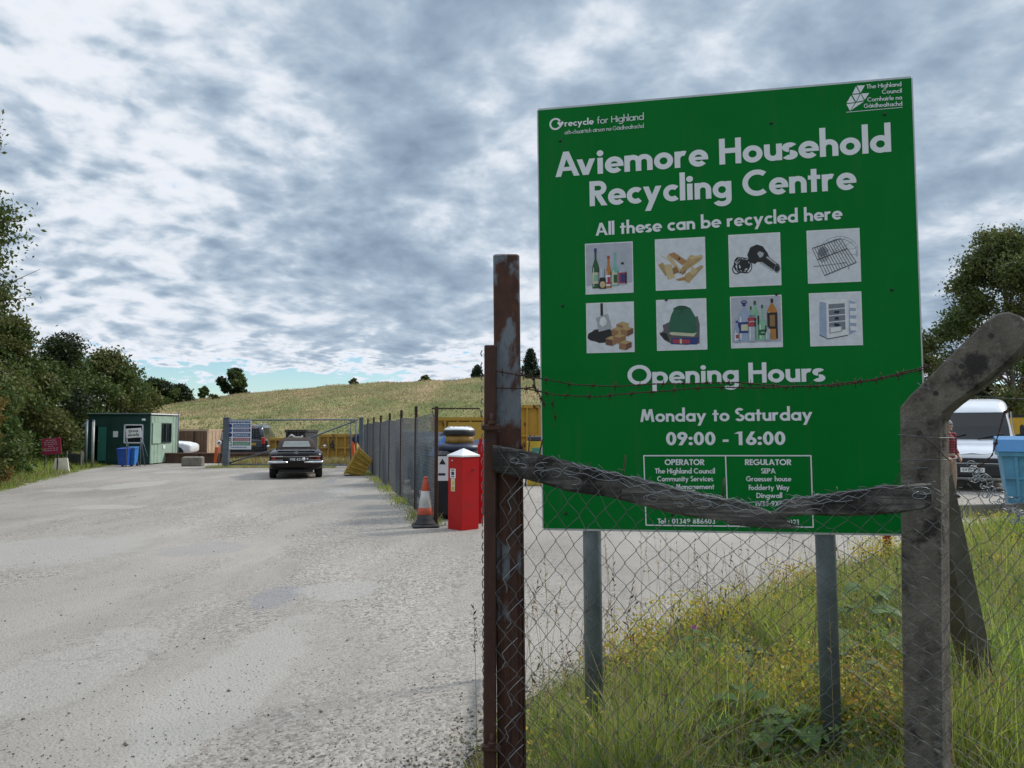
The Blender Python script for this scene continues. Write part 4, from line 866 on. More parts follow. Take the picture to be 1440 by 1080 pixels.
# ------------------------------------------------------------------ broken timber rail
FD = lambda px: 2.80 + (2.60 - 2.80) * (px - 700) / 600.0           # depth of the mesh plane
def wood():
    m, nt, b = nodes_of('weathered_wood'); N = nt.nodes.new; L = nt.links.new; tc = N('ShaderNodeTexCoord')
    mp = N('ShaderNodeMapping'); mp.inputs['Scale'].default_value = (.35, 3, 9); mp.inputs['Rotation'].default_value = (0, math.radians(8), 0); L(tc.outputs['Object'], mp.inputs[0])
    def noise(s, d=7, v=mp.outputs[0]):
        n = N('ShaderNodeTexNoise'); n.inputs['Scale'].default_value = s; n.inputs['Detail'].default_value = d; n.inputs['Roughness'].default_value = .65; L(v, n.inputs['Vector']); return n.outputs['Fac']
    r = N('ShaderNodeValToRGB'); cr = r.color_ramp; cr.elements[0].position = .32; cr.elements[0].color = (.045, .041, .039, 1); cr.elements[1].position = .68; cr.elements[1].color = (.29, .272, .255, 1)
    e = cr.elements.new(.48); e.color = (.10, .094, .088, 1); L(noise(6), r.inputs['Fac'])
    r2 = N('ShaderNodeValToRGB'); r2.color_ramp.elements[0].position = .46; r2.color_ramp.elements[0].color = (0, 0, 0, 1); r2.color_ramp.elements[1].position = .58; r2.color_ramp.elements[1].color = (.9, .9, .9, 1)
    L(noise(3.4, 6, tc.outputs['Object']), r2.inputs['Fac'])
    mx = N('ShaderNodeMix'); mx.data_type = 'RGBA'; L(r2.outputs['Color'], mx.inputs['Factor']); L(r.outputs['Color'], mx.inputs[6]); mx.inputs[7].default_value = (.022, .020, .020, 1)
    L(mx.outputs[2], b.inputs['Base Color']); b.inputs['Roughness'].default_value = .9; b.inputs['Specular IOR Level'].default_value = .2
    bp = N('ShaderNodeBump'); bp.inputs['Strength'].default_value = .9; bp.inputs['Distance'].default_value = .01; L(noise(9), bp.inputs['Height']); L(bp.outputs[0], b.inputs['Normal'])
    return m
M_WOOD = wood()
rl = thing('broken_rail', 'sagging snapped grey timber rail across the bottom of the green sign', 'fence rail', P(692, 645, 2.80))
def plank(top, bot, x0, x1, seed, ends=(0, 0)):
    rn = random.Random(seed); rings = []; o = rl.location; x = x0
    tx, ty = zip(*top); bx_, by_ = zip(*bot); xs = list(np.arange(x0, x1, 6.0)) + [x1]; ph = [rn.uniform(0, 6) for _ in range(8)]
    for x in xs:
        yt, yb = np.interp(x, tx, ty), np.interp(x, bx_, by_); d = FD(x) - .012; ring = []
        for j, (v, dd) in enumerate(((0, -.012), (.05, -.022), (.42, -.024), (.93, -.022), (1, -.010), (1, .03), (.55, .05), (0, .04))):
            wv = 1.0 * math.sin(x * .045 + ph[j]) + .5 * math.sin(x * .13 + ph[(j + 3) % 8]) + rn.uniform(-.25, .25)
            ring.append(P(x + rn.uniform(-.2, .2), yt + (yb - yt) * v + wv * (1 if v in (0, 1) else .8), d + dd + .0016 * wv) - o)
        rings.append(ring)
    MB().loft(rings, smooth=False).build('plank', M_WOOD, rl)
plank([(692, 626), (740, 634), (800, 650), (860, 664), (905, 674), (950, 687), (1000, 697), (1040, 705), (1075, 716), (1110, 738)], [(692, 662), (740, 675), (800, 690), (850, 698), (900, 711), (950, 722), (1000, 731), (1050, 738), (1080, 741), (1110, 741)], 693, 1109, 1)
plank([(1078, 730), (1095, 716), (1115, 700), (1150, 696), (1200, 690), (1240, 683), (1312, 680)], [(1078, 738), (1095, 734), (1110, 727), (1150, 724), (1200, 725), (1260, 723), (1300, 715), (1312, 708)], 1080, 1310, 2)
plank([(1018, 722), (1060, 722), (1100, 728), (1112, 736)], [(1018, 736), (1060, 741), (1100, 743), (1112, 744)], 1022, 1112, 3)
rn = random.Random(12); mb = MB(); o = rl.location       # torn ends where the rail snapped
for (x, y, dx_, dy_) in ((1106, 737, 1, .10), (1100, 731, 1, .02), (1092, 726, 1, .16), (1104, 741, 1, .05), (1084, 722, 1, .0), (1096, 718, -1, .38), (1104, 709, -1, .30), (1112, 703, -1, .25), (1092, 730, -1, .2), (1100, 724, -1, .1)):
    l = rn.uniform(10, 26); w_ = rn.uniform(2, 4.5); d = FD(x) - rn.uniform(.0, .035)
    mb.loft([[P(x - dx_ * 6, y - w_, d) - o, P(x - dx_ * 6, y + w_, d) - o, P(x - dx_ * 6, y, d + .02) - o], [P(x + dx_ * l * .5, y + dy_ * l * .5 - w_ * .6, d) - o, P(x + dx_ * l * .5, y + dy_ * l * .5 + w_ * .5, d) - o, P(x + dx_ * l * .5, y + dy_ * l * .5, d + .014) - o], [P(x + dx_ * l, y + dy_ * l - .4, d) - o, P(x + dx_ * l, y + dy_ * l + .4, d) - o, P(x + dx_ * l, y + dy_ * l, d + .003) - o]], smooth=False)
mb.build('splinters', M_WOOD, rl)
o = rl.location
for (a, b_) in (((880, 640), (872, 700)), ((1018, 672), (1016, 700)), ((763, 618), (752, 668)), ((738, 640), (733, 670))):
    MB().tube([P(*a, FD(a[0]) - .025) - o, P(*b_, FD(b_[0]) - .035) - o], .0032, 6).build('nail', M_RUSTD, rl)

# ------------------------------------------------------------------ chain-link mesh
def rail_top(px): return float(np.interp(px, [690, 740, 800, 860, 905, 950, 1000, 1040, 1090, 1115, 1150, 1200, 1240, 1300, 1340], [634, 640, 655, 668, 678, 690, 701, 709, 712, 704, 700, 694, 688, 686, 684]))
def chainlink(name_obj, x0, x1, ytop, W0, W1, H0, H1, rows, depth, seed, slope_decay=9.0, dev=1.4):
    rn = random.Random(seed); colx = [x0]
    while colx[-1] < x1: u = (colx[-1] - x0) / (x1 - x0); colx.append(colx[-1] + (W0 + (W1 - W0) * u) / 2)
    nodes = {}
    for i, x in enumerate(colx):
        u = (x - x0) / (x1 - x0); hh = (H0 + (H1 - H0) * u) / 2
        mean = ytop((x0 + x1) / 2)
        for j in range(rows):
            f = 1 / (1 + (j / slope_decay) ** 2)
            yy = mean + (ytop(x) - mean) * f + j * hh * (1 + .0 * j) + 14 * (1 - f) * math.sin(u * 5 + 1)
            xx = x - (1 - u) * min(j, 16) * .35 + 3.0 * math.sin(j * .5 + i * .13) * .5
            nodes[i, j] = (xx + rn.gauss(0, dev), yy + rn.gauss(0, dev), depth(xx) + .012 * math.sin(i * .4) * math.sin(j * .3) + rn.uniform(-.003, .003))
    return colx, nodes
def link_mesh(parent, colx, nodes, rows, seed, r=.00125, tails=True, skip=lambda i, j: False):
    rn = random.Random(seed); o = parent.location; mb = MB()
    for i in range(len(colx) - 1):
        pts = []
        for j in range(rows):
            c = i + ((i + j) % 2)
            if (c, j) not in nodes: continue
            x, y, d = nodes[c, j]; sgn_ = -1 if (i + j) % 2 else 1
            p = P(x - sgn_ * 1.0, y, d + sgn_ * .0020) - o
            pts.append(p)
            if j < rows - 1:
                c2 = i + ((i + j + 1) % 2); x2, y2, d2 = nodes[c2, j + 1]; k = rn.uniform(.4, .6)
                pts.append(P(x + (x2 - x) * k + rn.gauss(0, .8), y + (y2 - y) * k + rn.gauss(0, .8), d + (d2 - d) * k) - o)
        if tails:
            x, y, d = nodes[i, 0]; e = [P(x + rn.uniform(-3, 3), y - rn.uniform(3, 9), d - .006) - o, P(x + rn.uniform(2, 12), y - rn.uniform(0, 7), d - .012) - o]
            pts = [e[1], e[0]] + pts
        if len(pts) > 1: mb.tube(pts, r, 5)
    return mb
ROWS = 40
fm = thing('chain_link_mesh', 'sagging wire diamond mesh hung between the rusty post and the concrete post', 'wire fence', P(1000, 900, 2.7))
colx, nd = chainlink(None, 703, 1316, lambda x: rail_top(x) - 2, 26.5, 35, 32, 25.5, ROWS, lambda x: FD(x) - .045, 3)
link_mesh(fm, colx, nd, ROWS, 4).build('mesh', M_WIRE, fm)
# bunched wire along the top of the rail and loose curls at its ends
rn = random.Random(8); mb = MB(); o = fm.location
for k in range(5):
    xs = np.arange(735 + rn.uniform(0, 120), 1312 - rn.uniform(0, 160), 15.0); pts = []; off = rn.uniform(-5, 10)
    for x in xs: pts.append(P(x, rail_top(x) + off + 3.5 * math.sin(x * .2 + k * 1.7) + rn.uniform(-2, 2), FD(x) - .05 - .004 * k) - o)
    mb.tube(pts, .0011, 5)
for k in range(22):
    x = rn.choice([rn.uniform(715, 800), rn.uniform(900, 1010), rn.uniform(1040, 1310)]); y = rail_top(x) + rn.uniform(-6, 22); rad = rn.uniform(4, 11); a0 = rn.uniform(0, 6.28); sp = rn.uniform(2.5, 6)
    mb.tube([P(x + rad * 1.4 * math.cos(a0 + sp * q / 9) + q * .9, y + rad * .6 * math.sin(a0 + sp * q / 9), FD(x) - .055) - o for q in range(10)], .0013, 5)
for (x, y) in ((722, 690), (720, 745), (716, 800), (722, 850), (714, 905), (722, 960), (718, 1010), (722, 1055)):      # cut ends turned round the post
    mb.tube([P(x + 14, y - 8, 2.75) - o, P(x + 3, y + 2, 2.745) - o, P(x - 8, y + 14, 2.75) - o, P(x - 3, y + 26, 2.75) - o, P(x - 10 + rn.uniform(-4, 8), y + 34, 2.75) - o], .0016, 5)
mb.build('loose_wire', mat('bright_wire', (.30, .32, .35), .45, .2, 30, metal=.3), fm)
fr = thing('chain_link_mesh', 'slack wire diamond mesh with curled top loops right of the concrete post', 'wire fence', P(1400, 900, 2.6))
def top_r(px): return float(np.interp(px, [1318, 1345, 1365, 1385, 1400, 1418, 1440, 1500], [700, 690, 686, 705, 716, 706, 690, 680]))
DR = lambda x: 2.56 - (x - 1318) * .0011
colr, ndr = chainlink(None, 1318, 1500, top_r, 29, 31, 30, 29, ROWS, DR, 9, 6, 1.6)
link_mesh(fr, colr, ndr, ROWS, 10).build('mesh', M_WIRE, fr)
mb = MB(); o = fr.location
for k in range(38):
    x = rn.uniform(1362, 1450); y = float(np.interp(x, [1360, 1375, 1392, 1420, 1445], [655, 672, 690, 716, 730])) + rn.uniform(-12, 14); rad = rn.uniform(4, 8.5); a0 = rn.uniform(0, 6.28)
    mb.tube([P(x + rad * math.cos(a0 + 5.2 * q / 12) + q * .5, y + rad * .85 * math.sin(a0 + 5.2 * q / 12) + q * .4, DR(x) - .01 * (k % 4)) - o for q in range(13)], .0016, 5)
mb.build('loose_wire', MATS['bright_wire'], fr)

# ------------------------------------------------------------------ barbed wire and straight wires
def strand(name, label, pts, step=31, r=.0015, barbs=True, seed=1, mat_=None, group=None):
    rn = random.Random(seed); o = P(*pts[0]); t = thing(name, label, 'barbed wire' if barbs else 'wire', o, 0, group); mb = MB()
    xs = [p[0] for p in pts]; L_ = [0]
    for a, b_ in zip(pts, pts[1:]): L_.append(L_[-1] + math.hypot(b_[0] - a[0], b_[1] - a[1]))
    def at_(s): return P(*[float(np.interp(s, L_, [p[k] for p in pts])) for k in range(3)]) - o
    ss = np.arange(0, L_[-1], 4.0)
    w1, w2 = [], []; ks = 0 if not barbs else .0022
    for s in ss:
        p = at_(s) + Vector((0, 0, .0015 * math.sin(s * .05 + seed))); a = s * .45
        w1.append(p + Vector((0, math.cos(a), math.sin(a))) * ks); w2.append(p - Vector((0, math.cos(a), math.sin(a))) * ks)
    mb.tube(w1, r, 5)
    if barbs:
        mb.tube(w2, r, 5); s = 12
        while s < L_[-1] - 5:
            p = at_(s)
            for q in range(2):
                v = Vector((rn.uniform(-.4, .4), rn.uniform(-.7, .3), rn.uniform(.6, 1))).normalized() * .018
                mb.tube([p - v + Vector((.003 * q, 0, 0)), p + Vector((.002, -.004, 0)), p + v * rn.uniform(.7, 1.1)], [.0007, .0016, .0007], 4)
            mb.tube([p + Vector((-.006, 0, 0)), p + Vector((.006, 0, 0))], .0042, 6); s += step + rn.uniform(-3, 3)
    mb.build('strand', mat_ or M_RUSTD, t); return t
BG = 'barbed wire strands in front of the sign'
strand('barbed_wire', 'upper rusty barbed wire strand crossing under the opening hours heading', [(694, 521, 2.82), (740, 528.6, 2.8), (804, 541, 2.8), (866, 543, 2.78), (934, 540, 2.76), (1000, 538, 2.74), (1039, 538.5, 2.73), (1070, 541, 2.72), (1137, 544, 2.7), (1172, 541, 2.68), (1234, 532, 2.66), (1296, 518, 2.62), (1318, 512, 2.6)], seed=3, group=BG)
strand('barbed_wire', 'lower rusty barbed wire strand that dips left of the opening hours heading', [(694, 545, 2.82), (740, 547, 2.8), (779, 555, 2.79), (843, 558, 2.77), (905, 552, 2.75), (969, 546.5, 2.74), (1008, 545, 2.73), (1040, 545, 2.72), (1102, 544.5, 2.7), (1170, 542.5, 2.67), (1240, 533.5, 2.65), (1300, 519, 2.61)], seed=5, group=BG)
strand('barbed_wire', 'short tangled barbed wire end dangling at the left edge of the sign', [(740, 546, 2.79), (752, 545, 2.78), (757, 553, 2.78), (768, 575, 2.79)], 9, seed=7, group=BG)
strand('barbed_wire', 'barbed wire knot joining the two strands beside the rusty post', [(746, 522, 2.79), (750, 532, 2.785), (751, 545, 2.78), (756, 551, 2.78)], 8, seed=8, group=BG)
strand('barbed_wire', 'thin barbed wire piece hanging straight down in front of the sign', [(776, 556, 2.79), (777, 570, 2.785), (780, 582, 2.785), (781, 594, 2.785), (778, 604, 2.785)], 18, .0009, seed=9, group=BG)
strand('barbed_wire', 'dark barbed wire running down beside the van windscreen', [(1446, 532, 2.40), (1428, 562, 2.42), (1412, 582, 2.44), (1404, 610, 2.46), (1395, 640, 2.48), (1372, 660, 2.5), (1366, 668, 2.5)], 44, seed=11)
WG = 'plain wires around the concrete post'
for i, (lab, pts) in enumerate((('pale straight wire above the van, upper of the two', [(1401, 526, 2.62), (1420, 529, 2.58), (1500, 538, 2.4)]), ('pale straight wire level with the van roof', [(1368, 557, 2.66), (1400, 558.5, 2.6), (1500, 564, 2.4)]),
        ('wire bound round the concrete post above the person', [(1263, 611, 2.79), (1290, 613, 2.735), (1320, 616, 2.70), (1344, 616, 2.78)]), ('wire bound round the concrete post, middle turn', [(1262, 649, 2.8), (1268, 647, 2.77), (1300, 646, 2.73), (1326, 648, 2.69), (1346, 645, 2.78)]),
        ('loose wire end looped round the post just above the rail', [(1258, 682, 2.8), (1262, 668, 2.78), (1272, 662, 2.76), (1290, 659, 2.735), (1306, 658, 2.72)]), ('dark bent wire drooping from a hole in the concrete post', [(1293, 609, 2.74), (1302, 618, 2.71), (1318, 630, 2.68), (1328, 642, 2.67), (1338, 650, 2.70)]),
        ('tie wire over the rounded tip of the cranked post', [(1377, 443, 2.62), (1395, 448, 2.60), (1412, 453, 2.6)]), ('tie wire near the top of the cranked arm', [(1366, 459, 2.64), (1380, 465, 2.62), (1394, 472, 2.62)]), ('tie wire midway along the cranked arm', [(1324, 502, 2.68), (1338, 508, 2.66), (1353, 515, 2.665)]), ('tie wire at the bend of the cranked post', [(1290, 538, 2.75), (1303, 546, 2.715), (1316, 553, 2.705)]))):
    strand('fence_wire', lab, pts, r=.0019 if i < 6 else .0013, barbs=False, seed=20 + i, mat_=M_RUSTD if i == 5 else M_WIRE, group=WG)
# ------------------------------------------------------------------ yard: long fence, gate, boxes, cone
def M(name, *a, **k): return mat(name, *a, **k)
PAINT_Y = rust_mat('skip_yellow', (.50, .29, .035), (.36, .44), 2.4); PAINT_Y2 = mat('bright_yellow', (.62, .42, .03), .45, .12, 6)
STEEL_G = mat('grey_gate_steel', (.16, .19, .225), .5, .2, 6, metal=.3); RUBBER = mat('tyre_rubber', (.014, .014, .015), .85, .2, 20)
CHROME = mat('chrome', (.72, .72, .74), .12, .02, 5, metal=1.0); GLASS = mat('dark_glass', (.012, .015, .018), .12, .1, 3, spec=.35)
PLASTIC_B = mat('blue_plastic', (.02, .09, .42), .42, .12, 6); PLASTIC_LB = mat('sun_faded_blue', (.11, .33, .50), .55, .18, 4)
WHITE = mat('white_paint', (.76, .77, .78), .35, .05, 4); CREAM = mat('cream_panel', (.66, .62, .46), .6, .1, 4); ORANGE = mat('orange_paint', (.62, .13, .03), .55, .2, 5)
N0, N1 = Vector((-1.22, 12.3, 0)), Vector((-6.10, 31.0, 0)); FV = (N1 - N0).normalized(); FLN = (N1 - N0).length
fn = thing('yard_fence', 'long wire mesh fence on rusty posts running from the cone back to the gate', 'fence', N0)
def fpt(s, z): return FV * s + Vector((0, 0, z))
for k in range(8):
    s = [0, 2.55, 5.1, 7.8, 10.5, 13.2, 16.0, 18.8][k]; mb = MB(); h = 1.93 if k == 0 else 2.02 - .022 * k
    c = fpt(s, h / 2 - .1) ; mb.box(c + Vector((0, -.005 if k == 0 else .03, 0)), (.055, .055, h + .2), rot('Z', 14.6), bev=.006); mb.build('post', M_RUSTD, fn)
mb = MB(); top = lambda s: 1.80 - .006 * s + .02 * math.sin(s * 1.7)
s = .03
while s < FLN:
    mb.tube([fpt(s + .015 * math.sin(z * 5 + s), z) for z in (.02, .6, 1.2, top(s))], .0029, 4, cap=False); s += .058
for k in range(34):
    z = .04 + k * .0535
    mb.tube([fpt(q, min(z, top(q)) + .008 * math.sin(q * 2.1 + k)) for q in np.arange(0, FLN + .1, .6)], .0029, 4, cap=False)
mb.build('mesh', mat('old_galvanised_wire', (.19, .205, .22), .6, .25, 20, metal=.2), fn)
# tub shaped banks standing behind the fence
def bank(label, x, y, col, lid, rz=0, sz=1.0, name='recycling_bank'):
    t = thing(name, label, 'recycling bank', (x, y, 0), rz, 'recycling banks behind the wire fence')
    mb = MB(); r_ = lambda w, d, z, b=.07: [(-w / 2 + b, -d / 2, z), (w / 2 - b, -d / 2, z), (w / 2, -d / 2 + b, z), (w / 2, d / 2 - b, z), (w / 2 - b, d / 2, z), (-w / 2 + b, d / 2, z), (-w / 2, d / 2 - b, z), (-w / 2, -d / 2 + b, z)]
    mb.loft([r_(1.12 * sz, .85 * sz, .14), r_(1.3 * sz, 1.0 * sz, 1.0 * sz), r_(1.36 * sz, 1.06 * sz, 1.01 * sz), r_(1.36 * sz, 1.06 * sz, 1.1 * sz)], smooth=False)
    for k in range(4): mb.box((-.45 * sz + .3 * sz * k, -.475 * sz, .58 * sz), (.05, .05, .8 * sz))
    mb.build('body', col, t)
    mb = MB(); n = 10; rings = []
    for x_ in (-.68 * sz, .68 * sz): rings.append([(x_, -.55 * sz * math.cos(math.pi * i / n), 1.105 * sz + .34 * sz * math.sin(math.pi * i / n)) for i in range(n + 1)] + [(x_, 0, 1.105 * sz)])
    mb.loft(rings, smooth=False); mb.build('lid', lid, t)
    for sx in (-1, 1):
        for sy in (-1, 1): MB().lathe([(.02, -.025), (.07, -.025), (.07, .025), (.02, .025)], (sx * .42 * sz, sy * .3 * sz, .07), 14, axis='x').build('wheel', RUBBER, t)
    return t
M_TEAL = mat('teal_plastic', (.06, .22, .30), .5, .2, 4); M_SLATE = mat('slate_plastic', (.05, .085, .11), .5, .2, 4); M_NAVY = mat('navy_plastic', (.014, .022, .06), .45, .2, 4)
for (lab, px, d, c, l, sz) in (('teal bank with a slate lid, nearest behind the mesh fence', 610, 18.0, M_TEAL, M_SLATE, .95), ('dark slate bank behind the mesh fence, second from its near end', 588, 21.5, M_SLATE, M_NAVY, 1.0), ('teal bank with grey lid in the middle of the fence line', 572, 25.0, M_TEAL, M_SLATE, 1.0), ('slate bank near the far end of the mesh fence', 558, 28.3, M_SLATE, M_TEAL, 1.0)):
    x, y, _ = at(px, d); bank(lab, x + .1, y, c, l, -.26, sz)
# oil drum bank, red cabinet
x, y, _ = at(646, 13.6); t = thing('oil_bank', 'black tank with round white topped lid and amber collar behind the red cabinet', 'tank', (x, y, 0), .1)
mb = MB(); mb.box((0, 0, .60), (.86, .8, 1.16), bev=.07); mb.build('body', mat('black_tank', (.012, .013, .018), .45, .2, 4), t)
MB().lathe([(.40, 0), (.38, .08), (.30, .13)], (0, 0, 1.18), 28).build('shoulder', M_NAVY, t)
MB().lathe([(.255, 0), (.255, .135)], (0, 0, 1.31), 28).build('collar', mat('amber_plastic', (.42, .24, .05), .35, .2, 5), t)
MB().lathe([(.275, 0), (.285, .015), (.285, .08), (.27, .10)], (0, 0, 1.445), 28).build('lid', M_BLACK, t)
mb = MB(); mb.lathe([(.272, -.02), (.265, .01), (.22, .04), (.10, .055)], (0, 0, 1.545), 28)
for k in range(-2, 3): mb.box((k * .08, -.06, 1.598), (.035, .14, .012), rot('Z', k * 12))
mb.build('lid_top', WHITE, t)
mb = MB(); mb.box((-.30, -.404, .88), (.22, .006, .42)); mb.build('label', WHITE, t)
mb = MB(); mb.flat([(-.36, .95), (-.24, .95), (-.30, 1.05)], -.409); mb.flat([(-.37, .76), (-.25, .76), (-.25, .80), (-.37, .80)], -.409); mb.build('label_print', M_BLACK, t)
x, y, _ = at(668, 15.4); bank('navy clothes bank standing behind the black tank', x - .25, y + .5, M_NAVY, M_NAVY, .2, .92, 'clothes_bank')
x, y, _ = at(625, 14.6); t = thing('blue_tarp', 'crumpled bright blue sheet heaped beside the round lid of the black tank', 'tarpaulin', (x, y, 1.02)); rg = np.random.default_rng(4); mb = MB(); nn = 14
grid = [[((i / nn - .5) * .62, (j / nn - .5) * .5, .36 * max(0, 1 - ((i / nn - .55) * 2) ** 2) * max(0, 1 - ((j / nn - .5) * 2) ** 2) + .05 * math.sin(i * 1.3 + j * .7) + rg.uniform(-.02, .02)) for i in range(nn + 1)] for j in range(nn + 1)]
mb.add([p for r_ in grid for p in r_], [[j * (nn + 1) + i, j * (nn + 1) + i + 1, (j + 1) * (nn + 1) + i + 1, (j + 1) * (nn + 1) + i] for j in range(nn) for i in range(nn)]); mb.build('sheet', mat('tarp_blue', (.03, .18, .50), .45, .15, 6), t)
t = thing('storage_box', 'dark slate box under the blue sheet beside the black tank', 'box', (x + .06, y + .1, 0)); mb = MB(); mb.box((0, 0, .51), (.62, .6, 1.0), bev=.03); mb.box((0, -.01, 1.03), (.66, .64, .05), bev=.015); mb.build('box', M_SLATE, t)
x, y, _ = at(690, 14.2); t = thing('recycling_bank', 'blue bin mostly hidden behind the red cabinet and the rusty posts', 'recycling bank', (x - .02, y, 0), 0)
mb = MB(); mb.box((0, 0, .48), (.55, .6, .94), bev=.04); mb.build('body', PLASTIC_B, t); mb = MB(); mb.box((0, -.02, .99), (.6, .68, .07), rot('X', 6), bev=.02); mb.build('lid', PLASTIC_B, t)
RED = mat('red_enamel', (.40, .002, .005), .38, .10, 3.5, spec=.3, col2=(.27, .012, .012), thr=(.30, .44), detail=8)
c = G(650, 747); t = thing('red_cabinet', 'bright red square cabinet with a white pyramid cap beside the traffic cone', 'cabinet', (c.x, c.y + .25, 0), math.radians(43))
w = .345; mb = MB(); mb.box((0, 0, .565), (w, w, 1.13), bev=.006); mb.build('body', RED, t)
mb = MB(); a = w / 2 + .012; mb.add([(-a, -a, 1.132), (a, -a, 1.132), (a, a, 1.132), (-a, a, 1.132), (-a, -a, 1.155), (a, -a, 1.155), (a, a, 1.155), (-a, a, 1.155), (0, 0, 1.262)], [[0, 3, 2, 1], [0, 1, 5, 4], [1, 2, 6, 5], [2, 3, 7, 6], [3, 0, 4, 7], [4, 5, 8], [5, 6, 8], [6, 7, 8], [7, 4, 8]]); mb.build('cap', WHITE, t)
# left visible face is local -x side; stickers there
def sticker(z0, z1, y0, y1, m, nm, dx=-.0025, par=None):
    mb = MB(); X = -w / 2 + dx; mb.add([(X, y0, z0), (X, y1, z0), (X, y1, z1), (X, y0, z1)], [[0, 1, 2, 3]]); return mb.build(nm, m, par or t)
s1_ = sticker(.80, .945, -.02, .115, WHITE, 'sticker'); sticker(.845, .90, .015, .085, M_NAVY, 'print', -.0038, s1_); sticker(.915, .932, .01, .09, M_NAVY, 'print', -.0038, s1_); sticker(.815, .83, .01, .09, M_NAVY, 'print', -.0038, s1_)
s2_ = sticker(.595, .795, -.005, .095, CREAM, 'sticker'); mb = MB(); X = -w / 2 - .0038; mb.add([(X, .015, .70), (X, .077, .70), (X, .046, .775)], [[0, 1, 2]]); mb.build('print', PAINT_Y2, s2_); sticker(.61, .66, .012, .08, PAINT_Y2, 'print', -.0038, s2_)
MB().lathe([(.016, 0), (.012, -.012)], (-w / 2 - .001, .06, 1.07), 10, axis='x').build('lock', CHROME, t)
mb = MB(); mb.tube([(.03, -w / 2, .93), (.045, -w / 2 - .025, .925), (.07, -w / 2 - .025, .91)], .008, 6); mb.build('handle', M_RUSTD, t)
x, y, _ = at(676, 12.7); t = thing('red_post', 'thin red upright just behind the right edge of the red cabinet', 'post', (x, y, 0)); mb = MB(); mb.box((0, 0, .66), (.09, .07, 1.32), bev=.01); mb.box((0, -.005, 1.36), (.05, .05, .1), bev=.01); mb.build('post', RED, t)
# traffic cone
c = G(598, 741); t = thing('traffic_cone', 'orange and white traffic cone with grubby dark base beside the fence end', 'traffic cone', (c.x, c.y, 0), .2)
M_CONE = mat('cone_orange', (.55, .085, .03), .6, .2, 6, col2=(.33, .06, .03)); M_CW = mat('cone_white', (.58, .58, .56), .5, .2, 7, col2=(.36, .35, .33)); M_CB = mat('cone_base', (.045, .045, .048), .85, .3, 9)
R_ = lambda z: .148 - .112 * (z - .06) / .70
mb = MB(); mb.box((0, 0, .025), (.42, .42, .05), bev=.02); mb.lathe([(.19, .045), (.165, .075), (R_(.12), .12), (R_(.20), .20)], n=28); mb.build('base', M_CB, t)
for (a, b_, m_) in ((.20, .31, M_CONE), (.31, .575, M_CW), (.575, .76, M_CONE)):
    MB().lathe([(R_(a), a), (R_(a + .003) + .002, a + .003), (R_(b_ - .003) + .002, b_ - .003), (R_(b_), b_)], n=28).build('sleeve', m_, t)
MB().lathe([(.036, .758), (.034, .79), (.022, .80)], n=20).build('tip', M_CONE, t)
# red bollard in the verge
c = G(1248, 790); t = thing('red_bollard', 'short red post standing in the verge grass under the sign corner', 'bollard', (c.x, c.y, 0)); mb = MB(); mb.tube([(0, 0, -.1), (.0, 0, 1.0)], .048, 14); mb.lathe([(.048, 0), (.03, .025)], (0, 0, 1.0), 14); mb.build('post', mat('faded_red', (.38, .03, .025), .6, .25, 8, col2=(.22, .03, .03)), t)

# tipped yellow grit tub against the fence
def tub(label, loc, rz, tilt):
    t = thing('grit_tub', label, 'grit bin', loc, rz); Mx = rot('Y', tilt)
    mb = MB(); q = lambda w, d, z: [(-w, -d, z), (w, -d, z), (w, d, z), (-w, d, z)]
    T = lambda ps: [Mx @ Vector(p) + Vector((0, 0, .32)) for p in ps]
    mb.loft([T(q(.30, .26, -.30)), T(q(.46, .40, .25)), T(q(.50, .44, .25)), T(q(.50, .44, .31)), T(q(.45, .39, .31)), T(q(.28, .24, -.26))], smooth=False)
    for k in range(5):
        for sy in (-1, 1):
            x0, x1 = -.24 + .12 * k, -.36 + .18 * k
            mb.bar(Mx @ Vector((x0, sy * .285, -.28)) + Vector((0, 0, .32)), Mx @ Vector((x1, sy * .42, .24)) + Vector((0, 0, .32)), .05)
    mb.build('tub', mat('grit_yellow', (.52, .33, .045), .55, .2, 5), t)
    mb = MB(); pts = T([(-.44, -.38, .27), (.44, -.38, .27), (.44, .38, .27), (-.44, .38, .27)]); pts2 = T([(-.44, -.38, .30), (.44, -.38, .30), (.44, .38, .30), (-.44, .38, .30)]); mb.loft([pts, pts2], smooth=False); mb.build('lid', mat('grit_lid', (.42, .27, .10), .6, .2, 5), t)
c = G(503, 669); tub('yellow ribbed tub tipped on its side against the far part of the fence', (c.x, c.y + .3, .05), math.radians(12), -62)

# double leaf gate with the notice board
GY = 30.0; gx0 = (318 - 720) / FPX * GY; gx1 = (503 - 720) / FPX * GY
gt2 = thing('yard_gate', 'wide grey tube gate standing across the yard behind the old car', 'gate', (gx0, GY, 0)); Wg = gx1 - gx0; gz = lambda py: height(py, GY)
mb = MB()
for (a, b_) in (((.05, gz(591)), (Wg, gz(590))), ((.05, .12), (Wg, .10)), ((.05, .12), (.05, gz(591))), ((Wg - .05, .10), (Wg - .05, gz(590))), ((Wg - .25, .10), (Wg - .25, gz(591)))): mb.tube([(a[0], 0, a[1]), (b_[0], 0, b_[1])], .03, 8)
mb.build('frame', STEEL_G, gt2)
mb = MB(); mb.tube([(.1, -.01, .16), (Wg * .55, -.01, gz(622)), (Wg - .1, -.01, gz(592))], .03, 8); mb.build('brace', STEEL_G, gt2)
mb = MB()
for k in range(46): mb.tube([(.1 + k * Wg / 47, .01, .13), (.1 + k * Wg / 47, .01, gz(592))], .0022, 4)
for k in range(15): mb.tube([(.06, .01, .16 + k * .115), (Wg - .06, .01, .16 + k * .115)], .0022, 4)
mb.build('mesh', M_WIRE, gt2)
